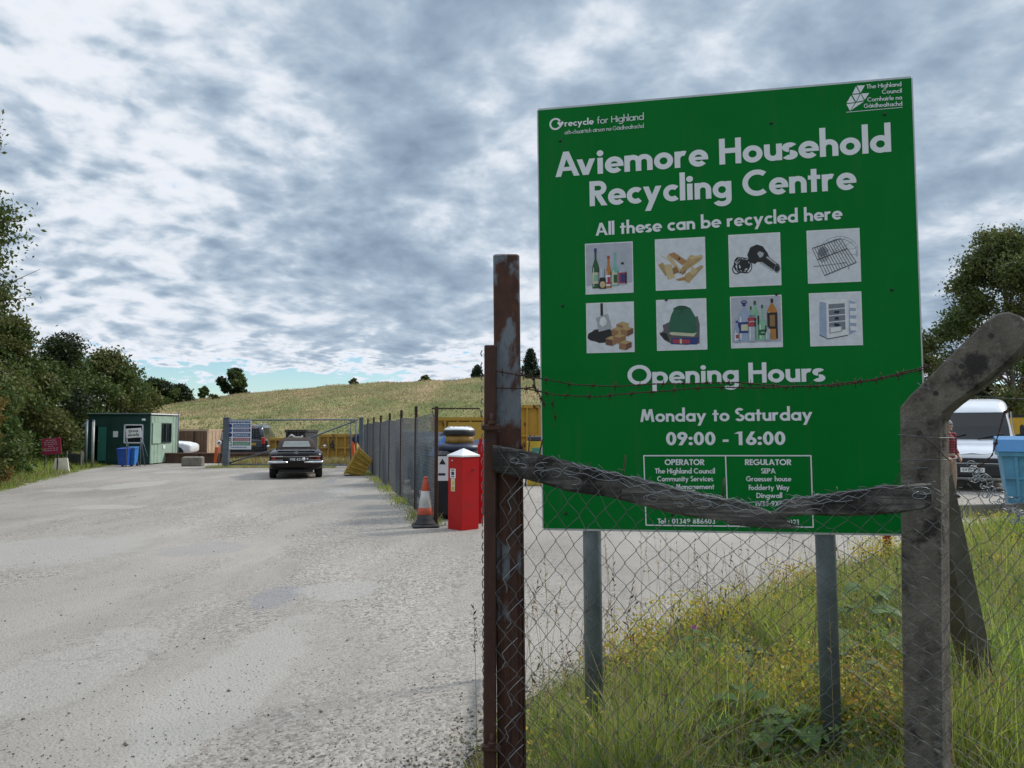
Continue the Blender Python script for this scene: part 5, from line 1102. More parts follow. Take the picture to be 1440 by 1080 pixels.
for (px, w_, lab) in ((319.5, .24, 'thick grey gate post at the left of the notice board'), (508.5, .16, 'grey gate post where the gate meets the mesh fence')):
    x = (px - 720) / FPX * (GY - .05); p = thing('gate_post', lab, 'post', (x, GY - .05, 0)); mb = MB(); mb.box((0, 0, height(588, GY) / 2), (w_, w_ * .8, height(588, GY)), bev=.015); mb.build('post', STEEL_G, p)
    mb = MB(); mb.box((0, 0, height(588, GY) + .015), (w_ + .03, w_ * .8 + .03, .03), bev=.008); mb.build('cap', STEEL_G, p)
nb = thing('notice_board', 'white safety notice board with blue, red and green bars fixed to the gate', 'sign', (P(319, 632, GY - .12)))
bx = P(353.6, 591.5, GY - .12) - nb.location; BWd, BHt = bx.x, bx.z
mb = MB(); mb.box((BWd / 2, .012, BHt / 2), (BWd, .02, BHt), bev=.004); mb.build('panel', mat('notice_white', (.70, .72, .76), .4, .04, 3), nb)
M_NB = mat('notice_blue', (.015, .03, .20), .4, .05, 4); M_NB2 = mat('notice_mid_blue', (.04, .10, .30), .4, .05, 4); M_NR = mat('notice_red', (.32, .02, .05), .4, .05, 4); M_NG = mat('notice_green', (.01, .22, .10), .4, .05, 4)
u = lambda a, b_: (a * BWd, (1 - b_) * BHt)
def rect(mb, x0, y0, x1, y1, y=-.003): a, b_ = u(x0, y0), u(x1, y1); mb.flat([a, (b_[0], a[1]), b_, (a[0], b_[1])], y)
for (y0, y1, m_, m2) in ((.12, .24, M_NB2, M_NB), (.28, .39, M_NB, M_NB2), (.44, .56, M_NB2, M_NB), (.60, .71, M_NR, M_BLACK), (.74, .86, M_NG, M_NG)):
    mb = MB(); rect(mb, .25, y0, .96, y1); b1_ = mb.build('bar', m_, nb)
    mb = MB(); rn = random.Random(int(y0 * 100))
    for r_ in range(2):
        x = .30
        while x < .9: l = rn.uniform(.03, .09); rect(mb, x, y0 + .028 + .042 * r_, min(.92, x + l), y0 + .046 + .042 * r_, -.0045); x += l + .02
    mb.build('print', WHITE, b1_)
    mb = MB(); cx, cz = u(.12, (y0 + y1) / 2); rr2 = .085 * BWd
    if y0 < .7:
        for q in stroke_polys(('A', 0, 0, rr2 * .55, rr2 * .55, 0, 360), rr2 * .9 if y0 < .58 else rr2 * .35): mb.flat([(cx + a, cz + b_) for a, b_ in q], -.003)
    else:
        for (dx, dz) in ((-1, -1), (1, -1), (-1, 1), (1, 1)): mb.flat([(cx + dx * rr2 * .3, cz + dz * rr2 * .3), (cx + dx * rr2, cz + dz * rr2 * .3), (cx + dx * rr2, cz + dz * rr2), (cx + dx * rr2 * .3, cz + dz * rr2)], -.003)
    mb.build('pictogram', m2 if y0 < .7 else M_NG, nb)
mb = MB(); rn = random.Random(3); x = .05
while x < .9: l = rn.uniform(.05, .13); rect(mb, x, .025, min(.95, x + l), .085); x += l + .02
mb.build('heading', M_NB2, nb); mb = MB(); x = .18
while x < .8: l = rn.uniform(.03, .07); rect(mb, x, .915, min(.85, x + l), .945); x += l + .02
mb.build('footer', M_NB2, nb)

# ------------------------------------------------------------------ cabin and its surroundings
hx0 = (125 - 720) / FPX * 32; hx1 = (212 - 720) / FPX * 32; HW = hx1 - hx0; HD = 2.65; HH = 2.08
M_HUT = mat('cabin_dark_green', (.014, .062, .050), .45, .22, 2.0); M_HUT2 = mat('cabin_pale_green', (.33, .45, .36), .5, .14, 2.5); M_HUT3 = mat('cabin_door_green', (.03, .17, .13), .45, .12, 3); M_IN = mat('dark_interior', (.012, .012, .013), .8, .2, 4)
hut = thing('site_cabin', 'dark green site cabin with open door and pale green end wall', 'cabin', (hx0, 32, 0))
def hxp(px): return (px / 4 - 720) / FPX * 32 - hx0
def hzp(py): return height(480 + py / 4, 32)
mb = MB()
dx0, dx1, dz0, dz1 = hxp(538), hxp(606), .16, hzp(478); wx0, wx1, wz0, wz1 = hxp(706), hxp(808), hzp(570), hzp(470)
def panel(x0, x1, z0, z1): mb.box(((x0 + x1) / 2, .03, (z0 + z1) / 2), (x1 - x0, .06, z1 - z0))
panel(0, dx0, .05, HH); panel(dx0, dx1, dz1, HH); panel(dx0, dx1, .05, dz0); panel(dx1, wx0, .05, HH); panel(wx0, wx1, .05, wz0); panel(wx0, wx1, wz1, HH); panel(wx1, HW, .05, HH)
for k in range(14):
    x = .09 + k * .19
    if not (dx0 - .03 < x < dx1 + .03 or wx0 - .03 < x < wx1 + .03): mb.box((x, -.006, HH / 2), (.05, .012, HH - .15))
mb.box((.03, HD / 2 + .03, HH / 2), (.06, HD - .07, HH - .03)); mb.box((HW / 2, HD - .03, HH / 2), (HW - .13, .06, HH - .03)); mb.build('wall', M_HUT, hut)
mb = MB(); sy0, sy1 = .95, 1.95; sz0, sz1 = hzp(572), hzp(462)
def spanel(y0, y1, z0, z1): mb.box((HW - .035, (y0 + y1) / 2, (z0 + z1) / 2), (.06, y1 - y0, z1 - z0))
spanel(.062, sy0, .05, HH - .01); spanel(sy1, HD, .05, HH - .01); spanel(sy0, sy1, .05, sz0); spanel(sy0, sy1, sz1, HH - .01)
for k in range(9):
    y = .15 + k * .29
    if not sy0 - .04 < y < sy1 + .04: mb.box((HW + .002, y, HH / 2), (.012, .06, HH - .12))
mb.build('end_wall', M_HUT2, hut)
mb = MB(); mb.box((HW / 2, 1.4, .6), (HW - .3, 1.5, .04)); mb.box((HW / 2, 2.3, 1.0), (HW - .3, .05, 1.7)); mb.build('interior', M_IN, hut)
mb = MB(); mb.box((HW / 2, HD / 2, HH + .045), (HW + .10, HD + .12, .085), bev=.02); r0_ = mb.build('roof', M_HUT, hut)
mb = MB(); mb.box((HW + .056, HD / 2, HH + .06), (.012, HD + .1, .05)); mb.build('edge_strip', WHITE, r0_)
mb = MB(); mb.box((hxp(583), -.03, (dz0 + dz1) / 2), (hxp(606) - hxp(560), .045, dz1 - dz0 - .03)); d0 = mb.build('door', M_HUT3, hut); mb = MB(); mb.box((hxp(566), -.065, 1.0), (.03, .03, .12)); mb.build('handle', CHROME, d0)
mb = MB()
for (a, b_) in (((wx0, wz0), (wx1, wz0)), ((wx0, wz1), (wx1, wz1)), ((wx0, wz0), (wx0, wz1)), ((wx1, wz0), (wx1, wz1))): mb.bar((a[0], -.005, a[1]), (b_[0], -.005, b_[1]), .05, .06, up=(0, 1, 0))
f_ = mb.build('window', WHITE, hut); mb = MB(); mb.box(((wx0 + wx1) / 2, .03, (wz0 + wz1) / 2), (wx1 - wx0 - .05, .02, wz1 - wz0 - .05)); mb.build('pane', GLASS, f_)
mb = MB(); ym = (sy0 + sy1) / 2
for (a, b_) in (((sy0, sz0), (sy1, sz0)), ((sy0, sz1), (sy1, sz1)), ((sy0, sz0), (sy0, sz1)), ((sy1, sz0), (sy1, sz1)), ((ym, sz0), (ym, sz1))): mb.bar((HW + .005, a[0], a[1]), (HW + .005, b_[0], b_[1]), .05, .05)
f_ = mb.build('window', mat('window_dark_frame', (.03, .06, .05), .5, .1, 4), hut); mb = MB(); mb.box((HW - .03, (sy0 + sy1) / 2, (sz0 + sz1) / 2), (.02, sy1 - sy0 - .05, sz1 - sz0 - .05)); mb.build('pane', GLASS, f_)
mb = MB(); mb.box((HW + .04, sy0 - .42, (sz0 + sz1) / 2), (.03, .75, sz1 - sz0 + .05)); mb.build('shutter', M_HUT2, hut)
mb = MB(); mb.box((HW + .012, sy0 + .35, .72), (.012, .22, .16)); mb.build('paper_notice', WHITE, hut)
mb = MB(); mb.box((hxp(656), -.018, hzp(522)), (.20, .012, .25)); mb.build('paper_notice', WHITE, hut)
mb = MB(); mb.box((hxp(815), -.06, hzp(441)), (.14, .09, .09), bev=.015); mb.build('lamp', WHITE, hut)
mb = MB(); mb.tube([(HW + .07, HD - .1, 0), (HW + .07, HD - .1, HH + .2)], .03, 8); mb.build('downpipe', STEEL_G, hut)
for (px, d, pyt, r_, lab) in ((491, 30.6, 447, .055, 'dark grey steel pole left of the cabin door, farther of two'), (529, 30.0, 449, .052, 'pale steel pole in front of the cabin door')):
    x = (px / 4 - 720) / FPX * d; p = thing('steel_pole', lab, 'pole', (x, d, 0)); h = height(480 + pyt / 4, d); mb = MB(); mb.tube([(0, 0, -.1), (.0, 0, h)], r_, 12); mb.build('pole', STEEL_G if px < 500 else mat('pale_galvanised', (.40, .40, .38), .5, .15, 8, metal=.3), p); MB().lathe([(r_ + .006, 0), (r_ + .006, .03), (.02, .05)], (0, 0, h), 12).build('cap', STEEL_G, p)
x = (189 - 720) / FPX * 30.4; t = thing('drive_slowly_sign', 'white board reading drive slowly on a frame before the cabin window', 'sign', (x, 30.4, 0), .1)
zc = height(609, 30.4); Mx = rot('Y', -4); mb = MB(); mb.box((0, 0, zc), (.58, .025, .37), Mx, bev=.006); mb.build('board', WHITE, t)
mb = MB(); cap = .105
for (tx, z) in (('Drive', .035), ('slowly', -.115)):
    wd = .36 if tx == 'Drive' else .44; a = Mx @ Vector((-wd / 2, 0, z)); b_ = Mx @ Vector((wd / 2, 0, z)); write(mb, tx, (a.x, a.z + zc), (b_.x, b_.z + zc), cap, .2, -.0145)
mb.build('lettering', M_BLACK, t)
mb = MB()
for sx in (-.27, .27): mb.tube([(sx, .03, 0), (sx, .03, zc + .1)], .018, 6); mb.tube([(sx, .03, zc - .2), (sx, .55, 0)], .016, 6)
mb.tube([(-.27, .03, .75), (.27, .03, .75)], .014, 6); mb.tube([(.27, .03, zc - .1), (.55, .03, .42)], .014, 6); mb.build('frame', STEEL_G, t)
def wheelie(label, px, d, w_, h, col, rz=0.0):
    x = (px - 720) / FPX * d; t = thing('wheelie_bin', label, 'wheelie bin', (x, d, 0), rz, 'blue bins before the cabin'); q = lambda a, b_, z: [(-a, -b_, z), (a, -b_, z), (a, b_, z), (-a, b_, z)]
    mb = MB(); mb.loft([q(w_ * .40, w_ * .42, .06), q(w_ * .5, w_ * .55, h * .9), q(w_ * .54, w_ * .58, h * .9), q(w_ * .54, w_ * .58, h * .95)], smooth=False); mb.build('body', col, t)
    mb = MB(); mb.box((0, 0, h * .975), (w_ * 1.1, w_ * 1.2, .05), rot('X', 3), bev=.015); mb.tube([(-w_ * .4, w_ * .62, h * .95), (w_ * .4, w_ * .62, h * .95)], .02, 6); mb.build('lid', col, t)
    for sx in (-1, 1): MB().lathe([(.02, -.02), (.09, -.02), (.09, .02), (.02, .02)], (sx * w_ * .42, w_ * .42, .09), 12, axis='x').build('wheel', RUBBER, t)
wheelie('deep blue bin standing in front of the cabin, left one', 178, 30.7, .44, .62 + .12, PLASTIC_B); wheelie('lighter blue bin beside the deep blue one before the cabin', 189, 30.9, .30, .78, mat('light_blue_plastic', (.04, .20, .55), .42, .12, 6))
# red tilted sign, pale panel, low grey panel on the left verge
t = thing('red_sign', 'faded red sign tilted in the bushes at the left', 'sign', ((74.5 - 720) / FPX * 26.5, 26.5, 0), .15); zc = height(627.5, 26.5); Mx = rot('Y', -5)
mb = MB(); mb.box((0, 0, zc), (.62, .02, .56), Mx, bev=.004); mb.build('board', mat('faded_crimson', (.40, .035, .09), .5, .12, 4), t)
mb = MB(); rn = random.Random(5)
for k, (z, n, w0) in enumerate(((.19, 3, .34), (.12, 4, .46), (.05, 5, .44), (-.02, 2, .20), (-.09, 5, .48), (-.16, 5, .46))):
    x = -w0 / 2
    for j in range(n):
        l = w0 / n * rn.uniform(.6, .8); a = [Mx @ Vector(q) for q in ((x, 0, z), (x + l, 0, z), (x + l, 0, z + .035), (x, 0, z + .035))]; mb.flat([(q.x, q.z + zc) for q in a], -.0125); x += w0 / n
mb.build('print', mat('faded_pink_print', (.62, .36, .42), .5, .1, 4), t)
mb = MB(); mb.bar((-.2, .02, 0), (-.2, .02, zc + .2), .04); mb.bar((.2, .02, 0), (.2, .02, zc + .2), .04); mb.build('stake', M_WOOD, t)
t = thing('leaning_panel', 'cream coloured panel leaning in the grass below the red sign', 'panel', ((89 - 720) / FPX * 27.0, 27.0, 0)); mb = MB(); mb.add([(-.32, -.05, .04), (.36, -.12, .03), (.34, -.12, .07), (.14, .1, .50), (-.30, .12, .48), (-.32, -.02, .06), (-.32, .0, .02), (.36, -.07, .01), (.34, -.07, .05), (.14, .15, .48), (-.30, .17, .46), (-.32, .03, .04)], [[0, 1, 2, 3, 4, 5], [11, 10, 9, 8, 7, 6], [0, 6, 7, 1], [1, 7, 8, 2], [2, 8, 9, 3], [3, 9, 10, 4], [4, 10, 11, 5], [5, 11, 6, 0]]); mb.build('panel', CREAM, t)
mb = MB(); mb.bar((.1, .14, .44), (.16, .5, 0), .03); mb.build('prop', M_WOOD, t)
t = thing('barrier_panel', 'low dark grey barrier panel with pale posts left of the cabin poles', 'barrier', ((104 - 720) / FPX * 30, 30.2, 0)); mb = MB(); mb.box((0, 0, .30), (.60, .04, .46), bev=.01); mb.build('panel', mat('slate_panel', (.06, .07, .075), .6, .2, 4), t)
for x in (-.31, .26): mb = MB(); mb.box((x, -.035, .32), (.06, .03, .64), bev=.008); mb.build('post', mat('pale_galvanised', (.4, .4, .4)), t)
# weighbridge side beams
M_BEAM = mat('brown_beam', (.16, .085, .055), .8, .25, 5, col2=(.09, .05, .04)); wb = thing('weighbridge', 'long low brown steel weighbridge wall with orange end block', 'weighbridge', ((196 - 720) / FPX * 33.5, 33.5, 0))
Lb = (386 - 196) / FPX * 33.5; Xe = (211 - 196) / FPX * 33.5; zt, zb_ = height(637, 33.5), 0
mb = MB(); mb.box((Lb / 2 + .2, .10, zt / 2), (Lb - .45, .16, zt)); mb.box((Lb / 2 + .2, .06, zt - .015), (Lb - .4, .30, .05)); mb.box((Lb / 2 + .2, .05, .05), (Lb - .4, .28, .06))
for x in (.83, 2.6, 4.3): mb.box((x, .0, zt / 2), (.10, .1, zt - .06))
mb.build('beam', M_BEAM, wb)
mb = MB(); mb.box((.20, 0, zt / 2 + .01), (.40, .5, zt + .05), bev=.02); mb.build('end_block', mat('rust_orange_block', (.30, .10, .045), .8, .25, 5), wb)
mb = MB(); mb.box((Lb * .585, -.05, zt / 2 + .12), (.14, .3, zt + .32), rot('Y', 4), bev=.02); mb.build('marker', ORANGE, wb)
mb = MB(); mb.box((Lb / 2, 1.9, .14), (Lb - .1, 3.2, .24)); mb.build('deck', mat('weigh_deck', (.22, .21, .20), .85, .2, 3), wb)
t = thing('speed_plate', 'small round white plate on a thin stick left of the notice board', 'sign', ((309.3 - 720) / FPX * 31.5, 31.5, 0)); z = height(622.5, 31.5); mb = MB(); mb.tube([(0, .02, 0), (0, .02, z + .1)], .02, 6); mb.build('stick', STEEL_G, t); MB().lathe([(.10, 0), (.10, .012)], (0, -.012, z), 20, axis='y').build('plate', WHITE, t); MB().lathe([(.04, 0), (.04, .004)], (0, -.018, z), 16, axis='y').build('print', M_NB, t)
t = thing('concrete_block', 'lichened concrete block at the foot of the left gate post', 'block', (G(300, 652).x, 31, 0), .2); mb = MB(); mb.box((0, 0, .18), (.8, .5, .42), bev=.05); mb.build('block', M_CONC2, t)
# containers and skips
def container(label, px0, px1, d, h, dep, c1, c2, cat='container', nm='storage_container', rz=0.0, ribs=12):
    x0, x1 = ((p - 720) / FPX * d for p in (px0, px1)); w_ = x1 - x0; t = thing(nm, label, cat, (x0, d, 0), rz)
    MB().box((w_ / 2, dep - .03, h / 2), (w_ - .1, .05, h - .1)).build('wall', c1, t)
    mb = MB(); mb.box((w_ / 2, .03, h / 2), (w_ - .1, .05, h - .1))
    for k in range(ribs): mb.box(((k + .5) * w_ / ribs, -.005, h / 2), (w_ / ribs * .5, .03, h - .2))
    mb.build('wall', c1, t); MB().box((.03, dep / 2, h / 2), (.05, dep - .1, h - .1)).build('end_wall', c2, t); mb = MB(); mb.box((w_ - .03, dep / 2, h / 2), (.05, dep - .1, h - .1))
    for k in range(5): mb.box((w_ + .002, (k + .5) * dep / 5, h / 2), (.025, dep / 10, h - .2))
    mb.build('end_wall', c2, t); mb = MB()
    for x in (.05, w_ - .05):
        for y in (.05, dep - .05): mb.box((x, y, h / 2), (.1, .1, h - .14))
    for z in (.05, h - .03):
        for y in (.05, dep - .05): mb.box((w_ / 2, y, z), (w_ + .01, .11, .1))
        for x in (.05, w_ - .05): mb.box((x, dep / 2, z), (.11, dep - .13, .1))
    mb.build('frame', c2, t); mb = MB(); mb.box((w_ / 2, dep / 2, h - .06), (w_ - .1, dep - .1, .03)); mb.build('roof', c1, t); return t, w_
M_BRN = mat('container_brown', (.17, .095, .05), .7, .2, 3); M_BRN_LIT = mat('container_brown_lit', (.50, .36, .24), .65, .15, 3); M_MAR = mat('container_maroon', (.13, .025, .03), .6, .2, 3)  # tan is the same brown steel with sunlight painted into its colour
t, w_ = container('closed brown container with sunlit end coloured paler right of the cabin', 251, 293, 40, height(604, 40), 2.4, M_BRN, M_BRN_LIT, ribs=9)
mb = MB(); mb.box((w_ * .56, -.03, .85), (.10, .03, 1.0)); mb.build('lock_bar', M_RUSTD, t)
t, w_ = container('dark red container mostly hidden behind the notice board post', 302, 330, 42, height(605, 42), 2.3, M_MAR, M_MAR, ribs=6); mb = MB(); mb.box((.28, -.03, 1.1), (.42, .02, .42)); mb.build('paper_notice', mat('notice_white', (.7, .7, .7)), t)
def skip(label, px0, px1, d, pyt, dep=2.2, ribs=5, rz=0.0, lift=.12, mark=False, col=None):
    col = col or PAINT_Y; x0, x1 = ((p - 720) / FPX * d for p in (px0, px1)); w_ = x1 - x0; h = height(pyt, d); t = thing('skip', label, 'skip', (x0, d, 0), rz, 'yellow open skips in the yard')
    mb = MB(); e = .06
    mb.box((w_ / 2, e / 2, (h + lift) / 2), (w_, e, h - lift)); mb.box((w_ / 2, dep - e / 2, (h + lift) / 2), (w_, e, h - lift)); mb.box((e / 2, dep / 2, (h + lift) / 2), (e - .004, dep - 2 * e, h - lift)); mb.box((w_ - e / 2, dep / 2, (h + lift) / 2), (e - .004, dep - 2 * e, h - lift)); mb.box((w_ / 2, dep / 2, lift + .04), (w_ - 2 * e, dep - 2 * e, .06)); mb.build('body', col, t)
    mb = MB()
    for k in range(ribs + 1): mb.box((.05 + k * (w_ - .1) / ribs, -.045, (h + lift) / 2), (.085, .085, h - lift - .1))
    mb.box((w_ / 2, -.05, h - .05), (w_ + .04, .11, .11)); mb.box((w_ / 2, -.047, (h + lift) * .5), (w_ - .02, .07, .08)); mb.box((w_ / 2, -.05, lift + .06), (w_ + .02, .1, .1))
    mb.box((w_ + .01, dep / 2, h - .05), (.1, dep, .1)); mb.box((-.01, dep / 2, h - .05), (.1, dep, .1)); mb.build('frame', col, t)
    mb = MB()
    for x in (w_ * .15, w_ * .85): mb.box((x, dep / 2, lift / 2), (.12, dep, lift))
    mb.build('skid', M_RUSTD, t)
    if mark:
        mb = MB(); cx, cz = w_ * .38, h * .66
        for q in stroke_polys(('A', cx, cz - .08, .07, .07, 0, 360), .06): mb.flat(q, -.09)
        for q in stroke_polys(('L', cx - .04, cz - .02, cx + .05, cz + .17), .07): mb.flat(q, -.0915)
        mb.build('number', M_BLACK, t)
    return t, w_, h
skip('yellow skip with a black painted six behind the right side of the old car', 449, 500, 33.5, 611, mark=True, ribs=4)
skip('yellow skip between the dark estate car and the old car', 379, 408, 34.5, 616, ribs=3)
t, w_, h = skip('dark skip showing above the roof of the old car', 403, 431, 37, 604.5, ribs=3, col=mat('dark_skip', (.035, .03, .034), .7, .3, 3))
mb = MB(); mb.tube([(.15, -.12, h - .35), (.3, -.14, h - .26), (.5, -.13, h - .36), (.72, -.12, h - .38), (.85, -.12, h - .28)], [.03, .07, .05, .06, .03], 8); o = mb.build('white_sheet', WHITE, None); o.location = t.location; tag(o, 'crumpled white sheet hanging over the dark skip above the car', 'sheet')
t, w_, h = skip('large yellow skip with an overhead bar behind the black tank', 606, 700, 26, 587, ribs=5)
mb = MB(); zz = height(574.5, 26)
mb.tube([(.1, .1, h), (.02, .1, zz), (1.66, .1, zz), (1.74, .1, h)], .03, 6); mb.build('overhead_bar', M_RUSTD, t)
mb = MB(); mb.add([(.62, -.10, h - .16), (1.9, -.10, h - .16), (1.62, -.30, .25), (.25, -.30, .25), (.62, -.06, h - .16), (1.9, -.06, h - .16), (1.62, -.26, .25), (.25, -.26, .25)], [[0, 1, 2, 3], [7, 6, 5, 4], [0, 4, 5, 1], [1, 5, 6, 2], [2, 6, 7, 3], [3, 7, 4, 0]]); mb.build('tailgate', PAINT_Y, t)
skip('tall yellow skip seen between the rusty post and the green sign', 722, 830, 29, 570, ribs=6)
# small yellow battery bin with sticker and leaning bar
x, y, _ = at(757, 21); t = thing('yellow_bin', 'small bright yellow bin with a green sticker at the left edge of the sign', 'bin', (x, y, 0)); h = height(620, 21); mb = MB(); mb.box((0, 0, h / 2), (.62, .6, h), bev=.02); mb.build('body', PAINT_Y2, t); mb = MB(); mb.box((0, 0, h + .07), (.6, .6, .12), bev=.02); mb.build('lid', mat('bin_lid_grey', (.05, .05, .055), .5), t)
mb = MB(); mb.box((.0, -.305, h - .26), (.36, .008, .16)); mb.build('sticker', mat('sticker_teal', (.10, .36, .28), .4, .3, 20), t)
x, y, _ = at(745, 20.5); t = thing('steel_bar', 'thin dark bar leaning beside the small yellow bin', 'bar', (x - .12, y, 0)); mb = MB(); mb.tube([(0, 0, 0), (.13, .1, height(612, 20.5))], .025, 6); mb.build('bar', M_RUSTD, t)

# right side: blue bin, yellow container, kerb
x, y, _ = at(1456, 14.2); t = thing('blue_bin', 'big sun faded light blue wheeled bin at the right picture edge', 'bin', (x, y, 0), -.5); sx_ = 1.16
mb = MB(); q = lambda a, b_, z: [(-a, -b_, z), (a, -b_, z), (a, b_, z), (-a, b_, z)]
mb.loft([q(.50, .42, .14), q(.60, .50, 1.06), q(.64, .54, 1.06), q(.64, .54, 1.14)], smooth=False)
for k in range(3): mb.bar((-.34 + .34 * k, -.44, .2), (-.38 + .38 * k, -.515, 1.05), .05, .04)
mb.bar((-.54, -.47, .66), (.54, -.47, .66), .04); mb.build('body', PLASTIC_LB, t)
mb = MB(); mb.loft([[(x_, -.56, 1.145), (x_, -.36, 1.36), (x_, .3, 1.42), (x_, .56, 1.2), (x_, .56, 1.145)] for x_ in (-.66, .66)], smooth=False); mb.build('lid', mat('lid_blue', (.03, .19, .42), .5, .12, 4), t)
for a in (-1, 1):
    for b_ in (-1, 1): MB().lathe([(.02, -.03), (.09, -.03), (.09, .03), (.02, .03)], (a * .40, b_ * .3, .09), 14, axis='x').build('wheel', RUBBER, t)
container('bright yellow container with dark roof edge behind the van', 1404, 1520, 27.5, height(584, 27.5), 2.3, mat('container_yellow', (.62, .36, .02), .5, .1, 3), M_BLACK, ribs=3)
kb = G(1330, 728); ke = G(1450, 724); t = thing('concrete_kerb', 'low concrete kerb edging the road behind the strut', 'kerb', (kb.x, kb.y, 0)); mb = MB(); v_ = ke - kb; mb.bar((0, 0, .10), v_ + Vector((0, 0, .10)), .14, .22, up=(0, 0, 1)); mb.build('kerb', M_CONC2, t)
# ------------------------------------------------------------------ vehicles
def sring(y, w, zb, zt, e=5.0, taper=0.0, n=32):
    out = []; zm, hz = (zb + zt) / 2, (zt - zb) / 2
    for i in range(n):
        a = 2 * math.pi * (i + .5) / n; c, s = math.cos(a), math.sin(a)
        x = w * math.copysign(abs(c) ** (2 / e), c); z = hz * math.copysign(abs(s) ** (2 / e), s)
        out.append((x * (1 - taper * (z + hz) / (2 * hz)), y, zm + z))
    return out
def wheel(t, x, y, r, wd, hub=CHROME):
    w_ = MB().lathe([(r * .62, -wd / 2), (r * .93, -wd / 2), (r, -wd / 2 + .03), (r, wd / 2 - .03), (r * .93, wd / 2), (r * .62, wd / 2)], (0, 0, 0), 24, axis='x').build('wheel', RUBBER, t, (x, y, r))
    s = 1 if x > 0 else -1
    MB().lathe([(r * .63, s * wd * .2), (r * .60, s * wd * .47), (r * .2, s * wd * .5), (r * .15, s * wd * .56)], (0, 0, 0), 20, axis='x').build('rim', hub, w_)
def quad_patch(t, name, m, rows, parent=None):
    """rows of (y, z, halfwidth): a panel following a slope"""
    mb = MB(); vs = []
    for (y, z, hw) in rows: vs += [(-hw, y, z), (hw, y, z)]
    for k in range(len(rows) - 1): mb.add([vs[2 * k], vs[2 * k + 1], vs[2 * k + 3], vs[2 * k + 2]], [[0, 1, 2, 3]])
    return mb.build(name, m, parent or t)
M_MAROON = mat('maroon_paint', (.008, .0025, .005), .25, .1, 3, spec=.3, coat=.1); M_TOP = mat('brown_canvas', (.030, .016, .011), .85, .2, 12); M_LAMPR = mat('tail_lamp', (.30, .012, .012), .2, .1, 6); M_WIN = mat('soft_window', (.20, .22, .215), .2, .1, 5, spec=.3)
c = G(423, 672); car = thing('convertible_car', 'vintage maroon convertible with brown soft top seen from behind in mid yard', 'car', (c.x, c.y - .55, 0), math.radians(15.5))
car.scale = (.93, .93, .93)
MB().loft([sring(0, .66, .40, .80, 4), sring(.05, .79, .34, .88, 5), sring(.30, .86, .26, .935, 5), sring(.9, .885, .23, .955, 5), sring(2.2, .885, .25, .955, 5), sring(3.3, .87, .27, .94, 5), sring(3.95, .83, .32, .87, 5), sring(4.25, .72, .42, .78, 4)]).build('body', M_MAROON, car)
top = MB().loft([sring(.88, .66, .88, .945, 4), sring(1.02, .70, .88, 1.06, 4, .08), sring(1.18, .70, .88, 1.19, 4.5, .16), sring(1.45, .69, .88, 1.30, 4.5, .2), sring(1.95, .68, .88, 1.335, 4.5, .2), sring(2.4, .66, .88, 1.30, 4.5, .2), sring(2.6, .62, .88, 1.22, 4, .2)]).build('soft_top', M_TOP, car)
quad_patch(car, 'rear_window', M_WIN, [(.965, 1.035, .46), (1.02, 1.075, .455), (1.175, 1.203, .41), (1.205, 1.222, .38)])
quad_patch(car, 'deck_lid', M_MAROON, [(.10, .925, .58), (.30, .950, .60), (.86, .968, .60)])
for s in (-1, 1):
    mb = MB(); mb.box((s * .60, .035, .685), (.34, .07, .11), bev=.02); l = mb.build('tail_light', M_LAMPR, car)
    mb = MB(); mb.box((s * .60, .012, .745), (.37, .06, .018)); mb.box((s * .60, .012, .625), (.37, .06, .014)); mb.build('surround', CHROME, l)
    mb = MB(); mb.tube([(s * .90, .42, .555), (s * .88, .12, .555), (s * .80, -.04, .555), (s * .26, -.07, .555)], .038, 8); mb.build('bumper', CHROME, car)
    mb = MB(); mb.box((s * .97, 2.35, 1.02), (.14, .08, .09), bev=.03); mb.build('mirror', CHROME, car)
    for y in (.80, 3.25): wheel(car, s * .745, y, .335, .22)
mb = MB(); mb.box((.02, -.035, .65), (.54, .02, .14), bev=.005); pl_ = mb.build('number_plate', M_BLACK, car)
mb = MB(); write(mb, 'YNE 43J', (-.20, .605), (.16, .605), .085, .16, -.047); mb.build('lettering', WHITE, pl_); MB().lathe([(.055, 0), (.055, .003)], (.24, -.049, .655), 16, axis='y').build('badge', WHITE, pl_)
mb = MB()
for q in stroke_polys(('A', .0, .845, .058, .058, 0, 360), .012): mb.flat(q, .022)
for a in (90, 210, 330): mb.bar((0, .02, .845), (.055 * math.cos(math.radians(a)), .02, .845 + .055 * math.sin(math.radians(a))), .010)
mb.bar((-.14, .02, .765), (.14, .02, .765), .012); mb.bar((-.52, .04, .775), (-.32, .035, .775), .02); mb.box((.01, .0, .735), (1.5, .05, .012)); mb.build('chrome_trim', CHROME, car)
MB().lathe([(.035, 0), (.03, -.02)], (.36, -.0, .66), 12, axis='y').build('reverse_light', WHITE, car)
mb = MB(); mb.box((0, .6, .26), (1.1, .9, .10)); mb.tube([(-.35, .02, .24), (-.2, .1, .24), (.3, .06, .25)], .03, 6); mb.build('exhaust', mat('underbody', (.03, .03, .03), .7), car)
